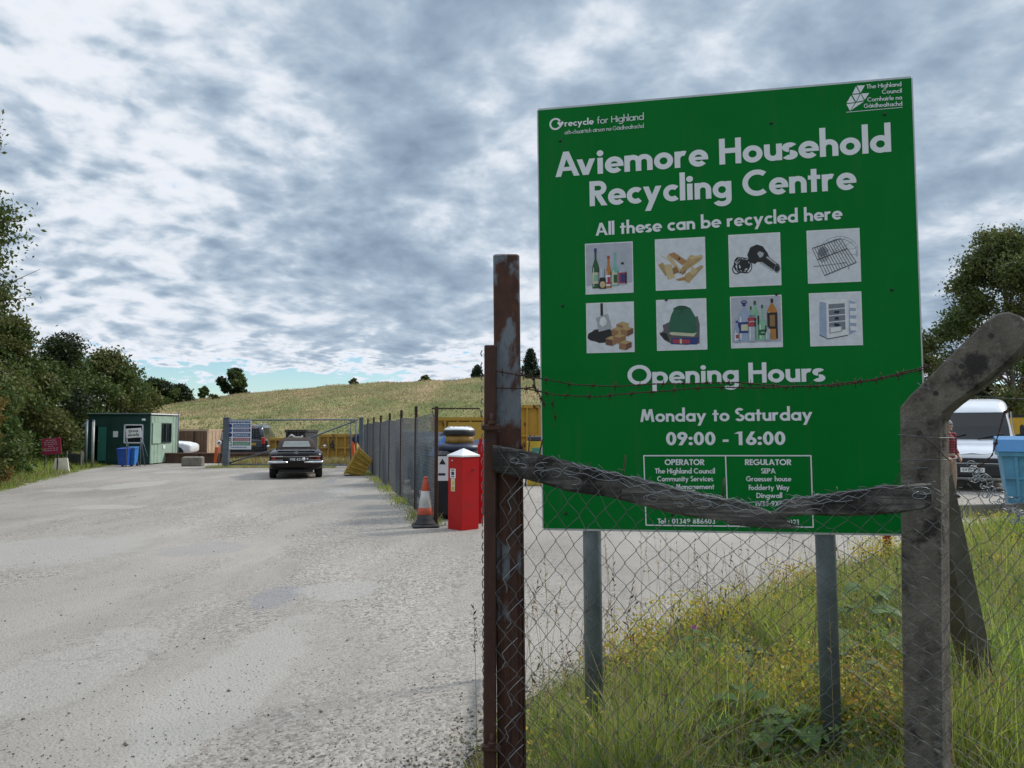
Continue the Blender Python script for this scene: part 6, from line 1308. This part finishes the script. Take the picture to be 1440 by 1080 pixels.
# estate car behind the notice board
M_DKB = mat('dark_blue_paint', (.010, .016, .028), .15, .1, 3, coat=.5)
suv = thing('estate_car', 'dark estate car with lit red tail lamps half hidden by the notice board', 'car', ((346 - 720) / FPX * 36, 36, 0), .10)
MB().loft([sring(0, .80, .40, .95, 5), sring(.08, .88, .32, 1.02, 6), sring(.6, .92, .26, 1.05, 6), sring(3.2, .92, .26, 1.03, 6), sring(4.2, .86, .3, .9, 5), sring(4.45, .75, .4, .8, 4)]).build('body', M_DKB, suv)
MB().loft([sring(.06, .84, .9, 1.08, 5), sring(.22, .84, .9, 1.62, 7, .14), sring(.5, .84, .9, 1.70, 7, .16), sring(2.0, .84, .9, 1.70, 7, .16), sring(2.9, .82, .9, 1.25, 5, .12), sring(3.15, .80, .9, 1.05, 5)]).build('cabin', M_DKB, suv)
quad_patch(suv, 'rear_window', GLASS, [(.055, 1.12, .66), (.205, 1.56, .58)])
for s in (-1, 1):
    mb = MB(); mb.box((s * .80, .04, .93), (.18, .1, .34), bev=.03); mb.build('tail_light', mat('lit_tail_lamp', (.55, .03, .02), .2, .1, 6), suv)
    mb = MB(); mb.add([(s * .80, .55, 1.12), (s * .80, 1.5, 1.12), (s * .735, 1.5, 1.55), (s * .74, .5, 1.55)], [[0, 1, 2, 3]]); mb.build('side_window', GLASS, suv)
    mb = MB(); mb.tube([(s * .62, .4, 1.715), (s * .62, .5, 1.75), (s * .62, 1.9, 1.75), (s * .62, 2.0, 1.715)], .02, 6); mb.build('roof_rail', CHROME, suv)
    for y in (.85, 3.4): wheel(suv, s * .78, y, .34, .2)
mb = MB(); mb.box((0, .12, 1.60), (.7, .1, .05)); mb.build('brake_light', MATS['lit_tail_lamp'], suv); mb = MB(); mb.box((.25, -.012, .78), (.5, .02, .11)); mb.build('number_plate', PAINT_Y2, suv)
# white car behind the weighbridge
wc = thing('white_car', 'front wing of a white car showing beside the pale cabin wall', 'car', (-20.25, 38.2, 0), math.radians(-82))
MB().loft([sring(0, .74, .35, .75, 5), sring(.1, .84, .28, .85, 5), sring(.6, .87, .22, .92, 5), sring(3.0, .87, .22, .90, 5), sring(3.8, .84, .26, .84, 6), sring(4.1, .80, .30, .76, 6), sring(4.2, .72, .36, .70, 5)]).build('body', WHITE, wc)
MB().loft([sring(.5, .74, .8, .95, 5), sring(.9, .76, .8, 1.35, 6, .14), sring(1.9, .76, .8, 1.42, 6, .16), sring(2.5, .74, .8, 1.2, 5, .1), sring(3.0, .72, .8, .92, 5)]).build('cabin', GLASS, wc)
for s in (-1, 1):
    for y in (.75, 3.55): wheel(wc, s * .76, y, .31, .2)
    mb = MB(); mb.box((s * .62, 4.07, .62), (.25, .1, .12), bev=.03); mb.build('headlight', CHROME, wc)
# van on the right, facing the camera
M_VANP = mat('van_white', (.70, .72, .75), .25, .05, 3, coat=.3); M_TRIM = mat('black_trim', (.018, .018, .02), .5, .2, 5)
vx = (1356 - 720) / FPX * 19.0; van = thing('white_van', 'white high roof van facing the camera behind the concrete post', 'van', (vx, 18.75, 0), math.radians(-30)); van.scale = (.98, .98, .97)
MB().loft([sring(.0, .86, .50, .92, 6), sring(.06, .93, .36, .98, 7), sring(.25, .98, .30, 1.10, 7), sring(.55, 1.0, .26, 1.20, 7), sring(.80, 1.0, .24, 1.29, 7, .02), sring(1.05, 1.0, .24, 1.66, 7, .07), sring(1.30, 1.0, .24, 2.00, 7, .11), sring(1.42, 1.0, .24, 2.12, 7, .12), sring(1.8, 1.01, .24, 2.33, 7, .12), sring(2.4, 1.02, .24, 2.42, 8, .10), sring(5.6, 1.02, .24, 2.42, 8, .08), sring(5.9, 1.0, .3, 2.38, 8, .08)]).build('body', M_VANP, van)
quad_patch(van, 'windscreen', GLASS, [(.805, 1.335, .87), (1.03, 1.665, .85), (1.27, 1.995, .80), (1.30, 2.03, .76)])
mb = MB(); mb.tube([(-.55, .795, 1.33), (-.1, .86, 1.45)], .012, 5); mb.tube([(.15, .79, 1.33), (.72, .86, 1.48)], .012, 5); mb.build('wiper', M_BLACK, van)
mb = MB(); mb.box((0, .015, .54), (1.86, .14, .34), bev=.05); mb.box((0, .02, .80), (1.30, .12, .12), bev=.02); mb.build('bumper', M_TRIM, van)
mb = MB()
for z in (.885, .955): mb.tube([(-.72, .12, z + .05), (-.2, .035, z), (0, .03, z + .03), (.2, .035, z), (.72, .12, z + .05)], .018, 6)
mb.build('grille_chevron', CHROME, van)
for s in (-1, 1):
    mb = MB(); mb.box((s * .82, .10, .98), (.26, .14, .30), rot('Z', s * -18), bev=.04); mb.build('headlight', mat('lamp_lens', (.45, .47, .5), .1, .1, 5, spec=.8), van)
    mb = MB(); mb.box((s * 1.18, .95, 1.52), (.20, .10, .36), bev=.04); mb.bar((s * .98, .95, 1.42), (s * 1.14, .95, 1.44), .06); mb.build('mirror', M_TRIM, van)
    mb = MB(); mb.add([(s * 1.003, 1.25, 1.38), (s * 1.005, 2.1, 1.38), (s * .945, 2.1, 2.05), (s * .95, 1.55, 2.05)], [[0, 1, 2, 3]]); mb.build('side_window', GLASS, van)
    for y in (.95, 4.6): wheel(van, s * .90, y, .34, .22, M_TRIM)
mb = MB(); mb.box((0, -.062, .56), (.52, .015, .115)); pl_ = mb.build('number_plate', WHITE, van); mb = MB(); write(mb, 'SY17 KLD', (-.22, .525), (.22, .525), .07, .16, -.0715); mb.build('lettering', M_BLACK, pl_)
mb = MB(); mb.box((-.1, 1.3, 1.5), (.5, .1, .4)); mb.build('dash_papers', WHITE, van)

# ------------------------------------------------------------------ people
SKIN = mat('skin', (.46, .25, .17), .55, .08, 8)
def remesh(o, v):
    m = o.modifiers.new('remesh', 'REMESH'); m.mode = 'VOXEL'; m.voxel_size = v; m.use_smooth_shade = True
    s = o.modifiers.new('smooth', 'SMOOTH'); s.factor = .5; s.iterations = 4
def limb(mb, pts, rs):
    pts = [Vector(p) for p in pts]; mb.tube(pts, rs, 14)
    for p, r in zip(pts, rs): mb.lathe([(r * math.sin(math.pi * k / 8) + 1e-4, -r * math.cos(math.pi * k / 8)) for k in range(9)], p, 12)
def person(label, loc, rz, J, top_m, leg_m, hair_m, sleeve=1.0, group=None):
    t = thing('person', label, 'person', loc, rz, group); V = Vector; g = lambda k: V(J[k]); mb = MB()
    hd = g('head'); nk = g('neck'); ch = g('chest'); pv = g('pelvis'); f = V(J.get('face', (0, -1, 0))).normalized()
    limb(mb, [pv, (pv + ch) / 2, ch, nk - (nk - ch) * .2], [.135, .125, .15, .09]); limb(mb, [nk, hd - (hd - nk) * .3], [.058, .055])
    mb.lathe([(.098 * math.sin(math.pi * k / 10) + 1e-4, -.118 * math.cos(math.pi * k / 10)) for k in range(11)], hd, 18, sx=.80)
    limb(mb, [hd + f * .085 - V((0, 0, .01)), hd + f * .112 - V((0, 0, .028))], [.012, .015]); limb(mb, [hd + f * .06 - V((0, 0, .09)), hd + f * .085 - V((0, 0, .095))], [.03, .022])
    side = V((f.y, -f.x, 0)).normalized() if abs(f.z) < .9 else V((1, 0, 0))
    for s in (-1, 1): limb(mb, [hd + side * s * .078 + V((0, 0, .02)), hd + side * s * .082 - V((0, 0, .03))], [.014, .011])
    for s, n in ((-1, 'l'), (1, 'r')):
        sh, el, wr = g('sh' + n), g('el' + n), g('wr' + n); limb(mb, [sh, sh.lerp(el, .5), el, el.lerp(wr, .35), wr], [.058, .050, .040, .042, .028])
        d = (wr - el).normalized(); o_ = d.orthogonal().normalized(); kn = wr + d * .09; limb(mb, [wr, kn], [.028, .034]); w2 = d.cross(o_)
        for k in range(4):
            b_ = kn + o_ * (.030 - .02 * k); L_ = (.07, .08, .075, .058)[k]; limb(mb, [b_, b_ + d * L_ * .5 + w2 * .008, b_ + d * L_ * .9 + w2 * .03], [.0105, .0095, .008])
        limb(mb, [wr + d * .03 + o_ * .025, wr + d * .06 + o_ * .055, wr + d * .085 + o_ * .058 + w2 * .02], [.014, .011, .009])
        hp, kn_, an = g('hp' + n), g('kn' + n), g('an' + n); limb(mb, [hp, hp.lerp(kn_, .5), kn_, kn_.lerp(an, .35), an], [.088, .075, .055, .056, .036])
    b = mb.build('body', SKIN, t); remesh(b, .009)
    mb = MB(); limb(mb, [pv + (ch - pv) * -.05, (pv + ch) / 2, ch, nk - (nk - ch) * .25], [.155, .15, .168, .095])
    for n in 'lr':
        sh, el, wr = g('sh' + n), g('el' + n), g('wr' + n); limb(mb, [sh, sh.lerp(el, .5), el] + ([el.lerp(wr, .55)] if sleeve > .6 else []), [.078, .066, .058] + ([.052] if sleeve > .6 else []))
    o = mb.build('shirt', top_m, t); remesh(o, .014)
    mb = MB(); limb(mb, [pv + (ch - pv) * .1, pv - V((0, 0, .04))], [.158, .15])
    for n in 'lr':
        hp, kn_, an = g('hp' + n), g('kn' + n), g('an' + n); limb(mb, [hp, hp.lerp(kn_, .5), kn_, kn_.lerp(an, .9)], [.108, .096, .080, .072])
    o = mb.build('trousers', leg_m, t); remesh(o, .014)
    mb = MB(); mb.lathe([(.112 * math.sin(math.pi * k / 10) + 1e-4, -.118 * math.cos(math.pi * k / 10)) for k in range(5, 11)], hd - f * .012 + V((0, 0, .012)), 18, sx=.84); mb.build('hair', hair_m, t)
    for n in 'lr':
        an = g('an' + n); ff = V((f.x, f.y, 0)).normalized(); mb = MB(); limb(mb, [an + V((0, 0, -.02)), an + ff * .05 - V((0, 0, .035)), an + ff * .17 - V((0, 0, .045))], [.05, .046, .036]); o = mb.build('shoe', mat('dark_leather', (.02, .018, .017), .5), t); remesh(o, .012)
    for s in (-1, 1): mb = MB(); mb.lathe([(.011 * math.sin(math.pi * k / 6) + 1e-4, -.011 * math.cos(math.pi * k / 6)) for k in range(7)], hd + f * .088 + side * s * .032 + V((0, 0, .012)), 8); mb.build('eye', M_BLACK, t)
    return t
STAND = dict(head=(0, -.04, 1.63), neck=(0, 0, 1.46), chest=(0, 0, 1.28), pelvis=(0, 0, .95), shl=(-.19, 0, 1.40), ell=(-.24, .02, 1.10), wrl=(-.20, -.16, .93), shr=(.19, 0, 1.40), elr=(.27, .04, 1.10), wrr=(.20, -.13, .92), hpl=(-.095, 0, .90), knl=(-.11, -.02, .50), anl=(-.12, .03, .09), hpr=(.095, 0, .90), knr=(.11, -.04, .50), anr=(.13, .02, .09))
def check_mat():
    m, nt, b = nodes_of('red_check'); N = nt.nodes.new; L = nt.links.new; tc = N('ShaderNodeTexCoord'); out = []
    for rotv in ((0, 0, 0), (0, math.pi / 2, 0)):
        mp = N('ShaderNodeMapping'); mp.inputs['Rotation'].default_value = rotv; L(tc.outputs['Object'], mp.inputs[0]); w_ = N('ShaderNodeTexWave'); w_.inputs['Scale'].default_value = 5.5; L(mp.outputs[0], w_.inputs['Vector']); out.append(w_.outputs['Fac'])
    a = N('ShaderNodeMath'); a.operation = 'MULTIPLY'; L(out[0], a.inputs[0]); L(out[1], a.inputs[1]); r = N('ShaderNodeValToRGB'); r.color_ramp.elements[0].color = (.05, .012, .02, 1); r.color_ramp.elements[1].color = (.42, .05, .06, 1); r.color_ramp.elements[0].position = .1; r.color_ramp.elements[1].position = .5
    L(a.outputs[0], r.inputs['Fac']); L(r.outputs['Color'], b.inputs['Base Color']); b.inputs['Roughness'].default_value = .85; return m
PD = 17.2; person('person in a red checked shirt and beige trousers half hidden by the concrete post', ((1330 - 720) / FPX * PD, PD, 0), .35, STAND, check_mat(), mat('beige_trousers', (.36, .26, .19), .8, .12, 8), mat('grey_hair', (.35, .33, .31), .8, .2, 40))
BEND = dict(STAND); BEND.update(head=(.46, -.10, 1.28), neck=(.32, -.04, 1.25), chest=(.19, -.02, 1.16), pelvis=(0, 0, .93), shl=(.24, -.20, 1.20), ell=(.32, -.24, .92), wrl=(.46, -.20, .72), shr=(.26, .17, 1.20), elr=(.38, .18, .92), wrr=(.50, .10, .72), hpl=(0, -.095, .90), knl=(.06, -.11, .50), anl=(0, -.12, .09), hpr=(0, .095, .90), knr=(.05, .11, .50), anr=(-.02, .13, .09), face=(1, 0, -.35))
person('worker in orange trousers and navy top bending behind the far gate post', ((496.5 - 720) / FPX * 31.6, 31.6, 0), 0, BEND, mat('navy_cloth', (.012, .018, .06), .8, .15, 8), mat('hi_vis_orange', (.75, .14, .03), .7, .1, 8), mat('dark_hair', (.03, .02, .015), .8, .2, 40))

# ------------------------------------------------------------------ verge plants, gravel
VX = lambda y: np.interp(y, [p[1] for p in VERGE], [p[0] for p in VERGE])
def scatter(n, y0, y1, seed, off0=0.0, power=1.0):
    rg = np.random.default_rng(seed); y = y0 + (y1 - y0) * rg.random(n * 4) ** power; x = -1 + rg.random(n * 4) * (y * .72 + 2.6)
    k = (x > VX(y) + off0); x, y = x[k][:n], y[k][:n]; return x, y, rg
def patch(x, y, a, b_): return np.sin(x * a + 1.7 * np.sin(y * b_ * .8)) * np.cos(y * b_ + .9 * np.sin(x * a * .7))
x, y, rg = scatter(92000, 2.25, 9.5, 61, .02, 1.5)
e = x - VX(y) + .12 * rg.normal(size=len(x)); hh = np.clip(.05 + .34 * e, .05, .36) * (1 + .5 * patch(x, y, 4.1, 3.7)) * rg.uniform(.4, 1.5, len(x))
f = patch(x, y, 2.3, 3.1) + rg.normal(0, .5, len(x)); mi = np.where(f > -.05, 1, np.where(f < -1.0, 3, 0)); hh *= np.where(patch(x, y, 2.6, 1.9) > .15, .62, 1.0); mi = np.where((rg.random(len(x)) < .22) | (e < .12), 2, mi)
tag(blades('verge_grass', np.stack([x, y, np.full(len(x), -.01)], 1), hh, rg.uniform(.0035, .0105, len(x)) * (1 + .05 * y), np.abs(rg.normal(.45, .45, len(x))), GR, mi, 62), 'uncut green grass of the verge around the sign posts', 'grass', kind='stuff')
x, y, rg = scatter(30000, 9.5, 24, 63, .05, 1.3); e = x - VX(y)
hh = np.clip(.06 + .3 * e, .06, .4) * rg.uniform(.6, 1.3, len(x)); f = patch(x, y, 1.3, 1.1) + rg.normal(0, .5, len(x)); mi = np.where(f > .3, 1, np.where(f < -.8, 2, 0))
tag(blades('verge_grass', np.stack([x, y, np.full(len(x), -.01)], 1), hh, rg.uniform(.012, .03, len(x)), rg.uniform(.1, .8, len(x)), GR, mi, 64), 'longer verge grass farther off towards the blue bin', 'grass', kind='stuff')
# matted dead blades, and small broad leaves filling between the grass
x, y, rg = scatter(15000, 2.25, 9.0, 161, .02, 1.5); tag(blades('matted_grass', np.stack([x, y, np.full(len(x), -.005)], 1), rg.uniform(.10, .26, len(x)), rg.uniform(.003, .008, len(x)), rg.uniform(1.0, 2.4, len(x)), GR, rg.choice([2, 2, 4, 3, 1], len(x)), 162, 4), 'flattened dead grass tangled through the verge', 'grass', kind='stuff')
x, y, rg = scatter(16000, 2.3, 10, 163, .12, 1.4); k = patch(x, y, 2.6, 1.9) + rg.normal(0, .2, len(x)) > -.05; x, y = x[k], y[k]; n = len(x)
d_ = rg.normal(size=(n, 3)); d_[:, 2] = np.abs(d_[:, 2]) * .5; Vl, Ql = leaf_quads(np.stack([x, y, rg.uniform(.03, .30, n) * np.clip((x - VX(y)) * 2, .3, 1)], 1), .019, rg, .3)
tag(np_mesh('leafy_weeds', Vl, Ql, [leaf_mat('small_leaf', (.055, .11, .03), (.13, .20, .06), .4), leaf_mat('small_leaf_dull', (.08, .10, .045), (.16, .16, .07), .35)], rg.choice([0, 0, 1], n)), 'small leafy weeds mixed into the verge grass', 'weeds', kind='stuff')
# lush broad blades at the right foot of the strut and by the posts
P_ = []; 
for (px, py, n, sp, h) in ((1412, 1010, 260, .16, .62), (1395, 1075, 160, .16, .45), (1160, 1040, 60, .12, .42), (1090, 1075, 70, .16, .40), (840, 1055, 70, .16, .34), (1010, 1060, 60, .15, .36), (1240, 1060, 90, .16, .36)):
    g_ = G(px, py); rr = np.random.default_rng(int(px)); P_.append(np.stack([g_.x + rr.normal(0, sp, n), g_.y + rr.normal(0, sp, n), np.full(n, -.01), h * rr.uniform(.6, 1.2, n)], 1))
P_ = np.concatenate(P_); rg = np.random.default_rng(3)
tag(blades('tall_grass', P_[:, :3], P_[:, 3], rg.uniform(.008, .017, len(P_)), rg.uniform(.35, 1.0, len(P_)), GR, np.where(rg.random(len(P_)) < .35, 1, 0), 66, 5), 'broad arching grass blades at the foot of the posts', 'grass', kind='stuff')
# seeding stems
x, y, rg = scatter(520, 3.3, 8.0, 67, .0, 1.2); mb = MB(); rn = random.Random(4); hm = []
for a, b_ in zip(x, y):
    if a - float(VX(b_)) > 2.4: continue
    h = rn.uniform(.45, .95); l = Vector((rn.uniform(-.12, .12), rn.uniform(-.08, .08), 0)); p = [Vector((a, b_, 0)) + l * (k / 4) ** 2 + Vector((0, 0, h * k / 4)) for k in range(5)]
    mb.tube(p, [.0016, .0014, .0012, .001, .0007], 3, cap=False)
    kind = rn.random(); n = rn.randint(4, 9)
    for q in range(n):
        t_ = .74 + .26 * q / n; c_ = p[3].lerp(p[4], max(0, (t_ - .75) * 4)); s_ = rn.uniform(.004, .010); d_ = Vector((rn.uniform(-1, 1), rn.uniform(-1, 1), rn.uniform(.3, 1.6))).normalized(); e_ = d_.orthogonal().normalized()
        c_ = c_ + d_ * .008; mb.add([c_ - d_ * s_ * 2, c_ + e_ * s_ * .6, c_ + d_ * s_ * 2, c_ - e_ * s_ * .6], [[0, 1, 2, 3]], 0 if kind < .6 else 1)
tag(mb.build('seeding_grass', [GR[2], mat('seed_brown', (.10, .05, .025), .9, .2, 20)]), 'thin dry seeding grass stems rising in front of the road', 'grass', kind='stuff')
# yellow and ochre flowering weeds
YF = [leaf_mat('weed_yellow', (.46, .36, .035), (.62, .50, .08), .45), leaf_mat('weed_ochre', (.34, .19, .035), (.46, .30, .06), .4), GR[1]]
x, y, rg = scatter(11000, 3.4, 12, 68, .15, 1.2); f = patch(x, y, 1.9, 2.2) + rg.normal(0, .25, len(x)); k = f > .24; x, y = x[k], y[k]; V_ = []; Q_ = []; m_ = []; off = 0
n = len(x); per = 16; H = rg.uniform(.16, .40, n); px_ = np.repeat(x, per) + rg.normal(0, .045, n * per); py_ = np.repeat(y, per) + rg.normal(0, .045, n * per); pz_ = np.repeat(H, per) * rg.uniform(.55, 1.05, n * per)
V_, Q_ = leaf_quads(np.stack([px_, py_, pz_], 1), .0115, rg); oc = patch(px_, py_, 1.1, 1.4) + rg.normal(0, .4, n * per)
m_ = np.where(rg.random(n * per) < .30, 2, np.where(oc > .1, 1, 0)); tag(np_mesh('yellow_weeds', V_, Q_, YF, m_), 'yellow and ochre flowering weeds scattered through the verge', 'weeds', kind='stuff')
# broad leaved plants
LW = [leaf_mat('weed_leaf', (.045, .10, .025), (.10, .18, .05), .35), leaf_mat('weed_leaf_blue', (.05, .085, .045), (.10, .15, .08), .3)]
def leafy(label, loc, n, L_, h, mi, seed):
    rn = random.Random(seed); t = thing('broadleaf_weed', label, 'weed', loc, 0, 'broad leaved weeds in the verge'); st = MB()
    for k in range(n):
        a = k * 2.4 + rn.uniform(-.4, .4); u = Vector((math.cos(a), math.sin(a), 0)); s_ = Vector((-u.y, u.x, 0)); hh = h * rn.uniform(.5, 1.1); ln = L_ * rn.uniform(.7, 1.2); b0 = u * ln * .45 + Vector((0, 0, hh)); st.tube([(0, 0, 0), u * ln * .2 + Vector((0, 0, hh * .7)), b0], [.004, .0035, .002], 5)
        mb = MB(); vs = []; prof = ((0, .10), (.12, .42), (.25, .34), (.40, .50), (.52, .36), (.68, .40), (.82, .22), (1, .02))
        for (q, w_) in prof:
            c_ = b0 + u * ln * q * .9 + Vector((0, 0, ln * (.18 * q - .42 * q * q))); j = rn.uniform(.85, 1.15); vs += [c_ - s_ * w_ * ln * .75 * j + Vector((0, 0, w_ * ln * .22)), c_, c_ + s_ * w_ * ln * .75 * j + Vector((0, 0, w_ * ln * .22))]
        fs = []
        for q in range(len(prof) - 1): fs += [[3 * q, 3 * q + 1, 3 * q + 4, 3 * q + 3], [3 * q + 1, 3 * q + 2, 3 * q + 5, 3 * q + 4]]
        mb.add(vs, fs); mb.build('leaf', LW[mi], t)
    st.build('stem', GR[1], t)
for k, (px, py, n, L_, h, mi, lab) in enumerate(((1205, 935, 11, .22, .36, 0, 'big leaved weed left of the concrete post at mid height'), (1236, 975, 10, .20, .32, 0, 'big leaved weed at the foot of the concrete post'), (1195, 1010, 9, .17, .30, 1, 'bluish leaved weed just right of the right sign post foot'), (1062, 1085, 10, .20, .30, 0, 'lobed leaf weed at the bottom edge between the sign posts'), (1108, 1072, 9, .17, .27, 0, 'smaller lobed weed right of the one at the bottom edge'), (1030, 985, 9, .17, .33, 1, 'dull leaved weed in the middle between the sign posts'), (975, 970, 8, .15, .30, 0, 'weed with mid green leaves right of the left sign post'), (1362, 985, 9, .17, .34, 1, 'greyish leaved weed between concrete post and strut'), (1228, 905, 10, .18, .40, 0, 'tall leafy weed behind the concrete post edge'), (965, 1078, 8, .14, .26, 1, 'low weed at the bottom edge near the left sign post'))):
    g_ = G(px, py); leafy(lab, (g_.x, g_.y, 0), n, L_, h, mi, 90 + k)
g_ = G(977, 945); t = thing('purple_flower', 'single magenta flower standing in the verge below the sign', 'flower', (g_.x, g_.y, 0)); h = height(878, g_.y); mb = MB(); mb.tube([(0, 0, 0), (.01, 0, h * .5), (0, 0, h)], .002, 5); mb.build('stem', GR[0], t); mb = MB(); rn = random.Random(2)
for k in range(16):
    d_ = Vector((rn.uniform(-1, 1), rn.uniform(-1, 1), rn.uniform(-.6, 1))).normalized(); e_ = d_.orthogonal().normalized(); c_ = Vector((0, 0, h)) + d_ * .012; mb.add([c_ - d_ * .01, c_ + e_ * .007, c_ + d_ * .014, c_ - e_ * .007], [[0, 1, 2, 3]])
mb.build('petals', leaf_mat('magenta_petal', (.45, .02, .40), (.60, .06, .55), .3), t)
# weeds along the mesh fence, the left verge and the gate island
rg = np.random.default_rng(71); n = 3400; s = rg.random(n) ** 1.2 * FLN; o_ = rg.normal(0, .13, n) - .06; nx, ny = FV.y, -FV.x; x = N0.x + FV.x * s - nx * o_ * -1; y = N0.y + FV.y * s - ny * o_ * -1
cl = np.sin(s * 1.9) + rg.normal(0, .5, n); hh = np.clip(.05 + .08 * cl, .03, .20) * rg.uniform(.6, 1.2, n); tag(blades('fence_weeds', np.stack([x, y, np.zeros(n)], 1), hh, rg.uniform(.010, .026, n), rg.uniform(.2, .9, n), GR, np.where(rg.random(n) < .25, 2, np.where(rg.random(n) < .5, 1, 0)), 72), 'green weeds growing along the foot of the mesh fence', 'weeds', kind='stuff')
LX = lambda y: np.interp(y, [p[1] for p in LEFT], [p[0] for p in LEFT]); n = 26000; y = 8 + 30 * rg.random(n) ** 1.1; x = LX(y) + .15 - rg.random(n) ** 1.3 * 6; e = LX(y) - x; f = patch(x, y, .9, .7) + rg.normal(0, .5, n)
tag(blades('verge_grass', np.stack([x, y, np.full(n, -.01)], 1), np.clip(.05 + .22 * e, .05, .45) * rg.uniform(.6, 1.3, n), rg.uniform(.015, .035, n), rg.uniform(.1, .8, n), GR, np.where(f > .5, 2, np.where(f < -.2, 1, 0)), 73), 'grass of the left verge below the trees', 'grass', kind='stuff')
n = 5000; x = -11.9 + 6.0 * rg.random(n); y = 31.2 + 1.9 * rg.random(n); f = rg.normal(0, 1, n); tag(blades('island_grass', np.stack([x, y, np.full(n, -.01)], 1), rg.uniform(.1, .42, n), rg.uniform(.02, .04, n), rg.uniform(.1, .8, n), GR, np.where(f > .0, 2, np.where(f < -.8, 4, 1)), 74), 'dry grass growing behind the yard gate', 'grass', kind='stuff')
n = 1600; x = -11.9 + 5.0 * rg.random(n); y = 29.5 + .8 * rg.random(n); tag(blades('gate_grass', np.stack([x, y, np.zeros(n)], 1), rg.uniform(.05, .16, n), rg.uniform(.02, .035, n), rg.uniform(.2, .9, n), GR, np.where(rg.random(n) < .4, 2, 1), 75), 'short grass along the foot of the yard gate', 'grass', kind='stuff')
# loose grit on the road
def gravel(name, label, n, seed, fx):
    rg = np.random.default_rng(seed); x, y, sz, mi = fx(rg, n); base = np.array([[1, 0, 0], [-.5, .87, 0], [-.5, -.87, 0], [0, 0, .7], [.2, .1, -.5]]); V = base[None] * sz[:, None, None] * rg.uniform(.6, 1.4, (n, 5, 1)); a = rg.uniform(0, 6.28, n); c, s_ = np.cos(a), np.sin(a)
    V = np.stack([V[..., 0] * c[:, None] - V[..., 1] * s_[:, None], V[..., 0] * s_[:, None] + V[..., 1] * c[:, None], V[..., 2]], -1); V += np.stack([x, y, .006 + sz * .2], 1)[:, None]
    F = np.array([[0, 1, 3], [1, 2, 3], [2, 0, 3], [1, 0, 4], [2, 1, 4], [0, 2, 4]]); Q = (np.arange(n)[:, None, None] * 5 + F[None]).reshape(-1, 3)
    tag(np_mesh(name, V.reshape(-1, 3), Q, [mat('grit_grey', (.24, .23, .22), .9, .3, 30), mat('grit_dark', (.055, .052, .05), .9, .3, 30), mat('grit_tan', (.30, .24, .17), .9, .3, 30)], np.repeat(mi, 6)), label, 'gravel', kind='stuff')
def fx(rg, n):
    y = 3.4 + 14 * rg.random(n) ** 1.8; x = -y * .70 + rg.random(n) * (y * .70 + 6); k = x > VX(y) - .02; x = np.where(k, VX(y) - rg.random(n) ** 2 * 2.5, x); return x, y, rg.uniform(.002, .0065, n) * (1 + (rg.random(n) < .03) * 1.4), rg.choice([0, 0, 1, 1, 2], n)
gravel('gravel', 'loose grit and small stones scattered over the road', 5000, 81, fx)
def fx2(rg, n):
    y = 3.2 + 8 * rg.random(n) ** 1.5; return VX(y) + rg.normal(-.05, .16, n), y, rg.uniform(.003, .012, n), rg.choice([0, 2, 2, 1], n)
gravel('gravel', 'coarser grit and soil crumbs along the edge of the verge', 3500, 82, fx2)
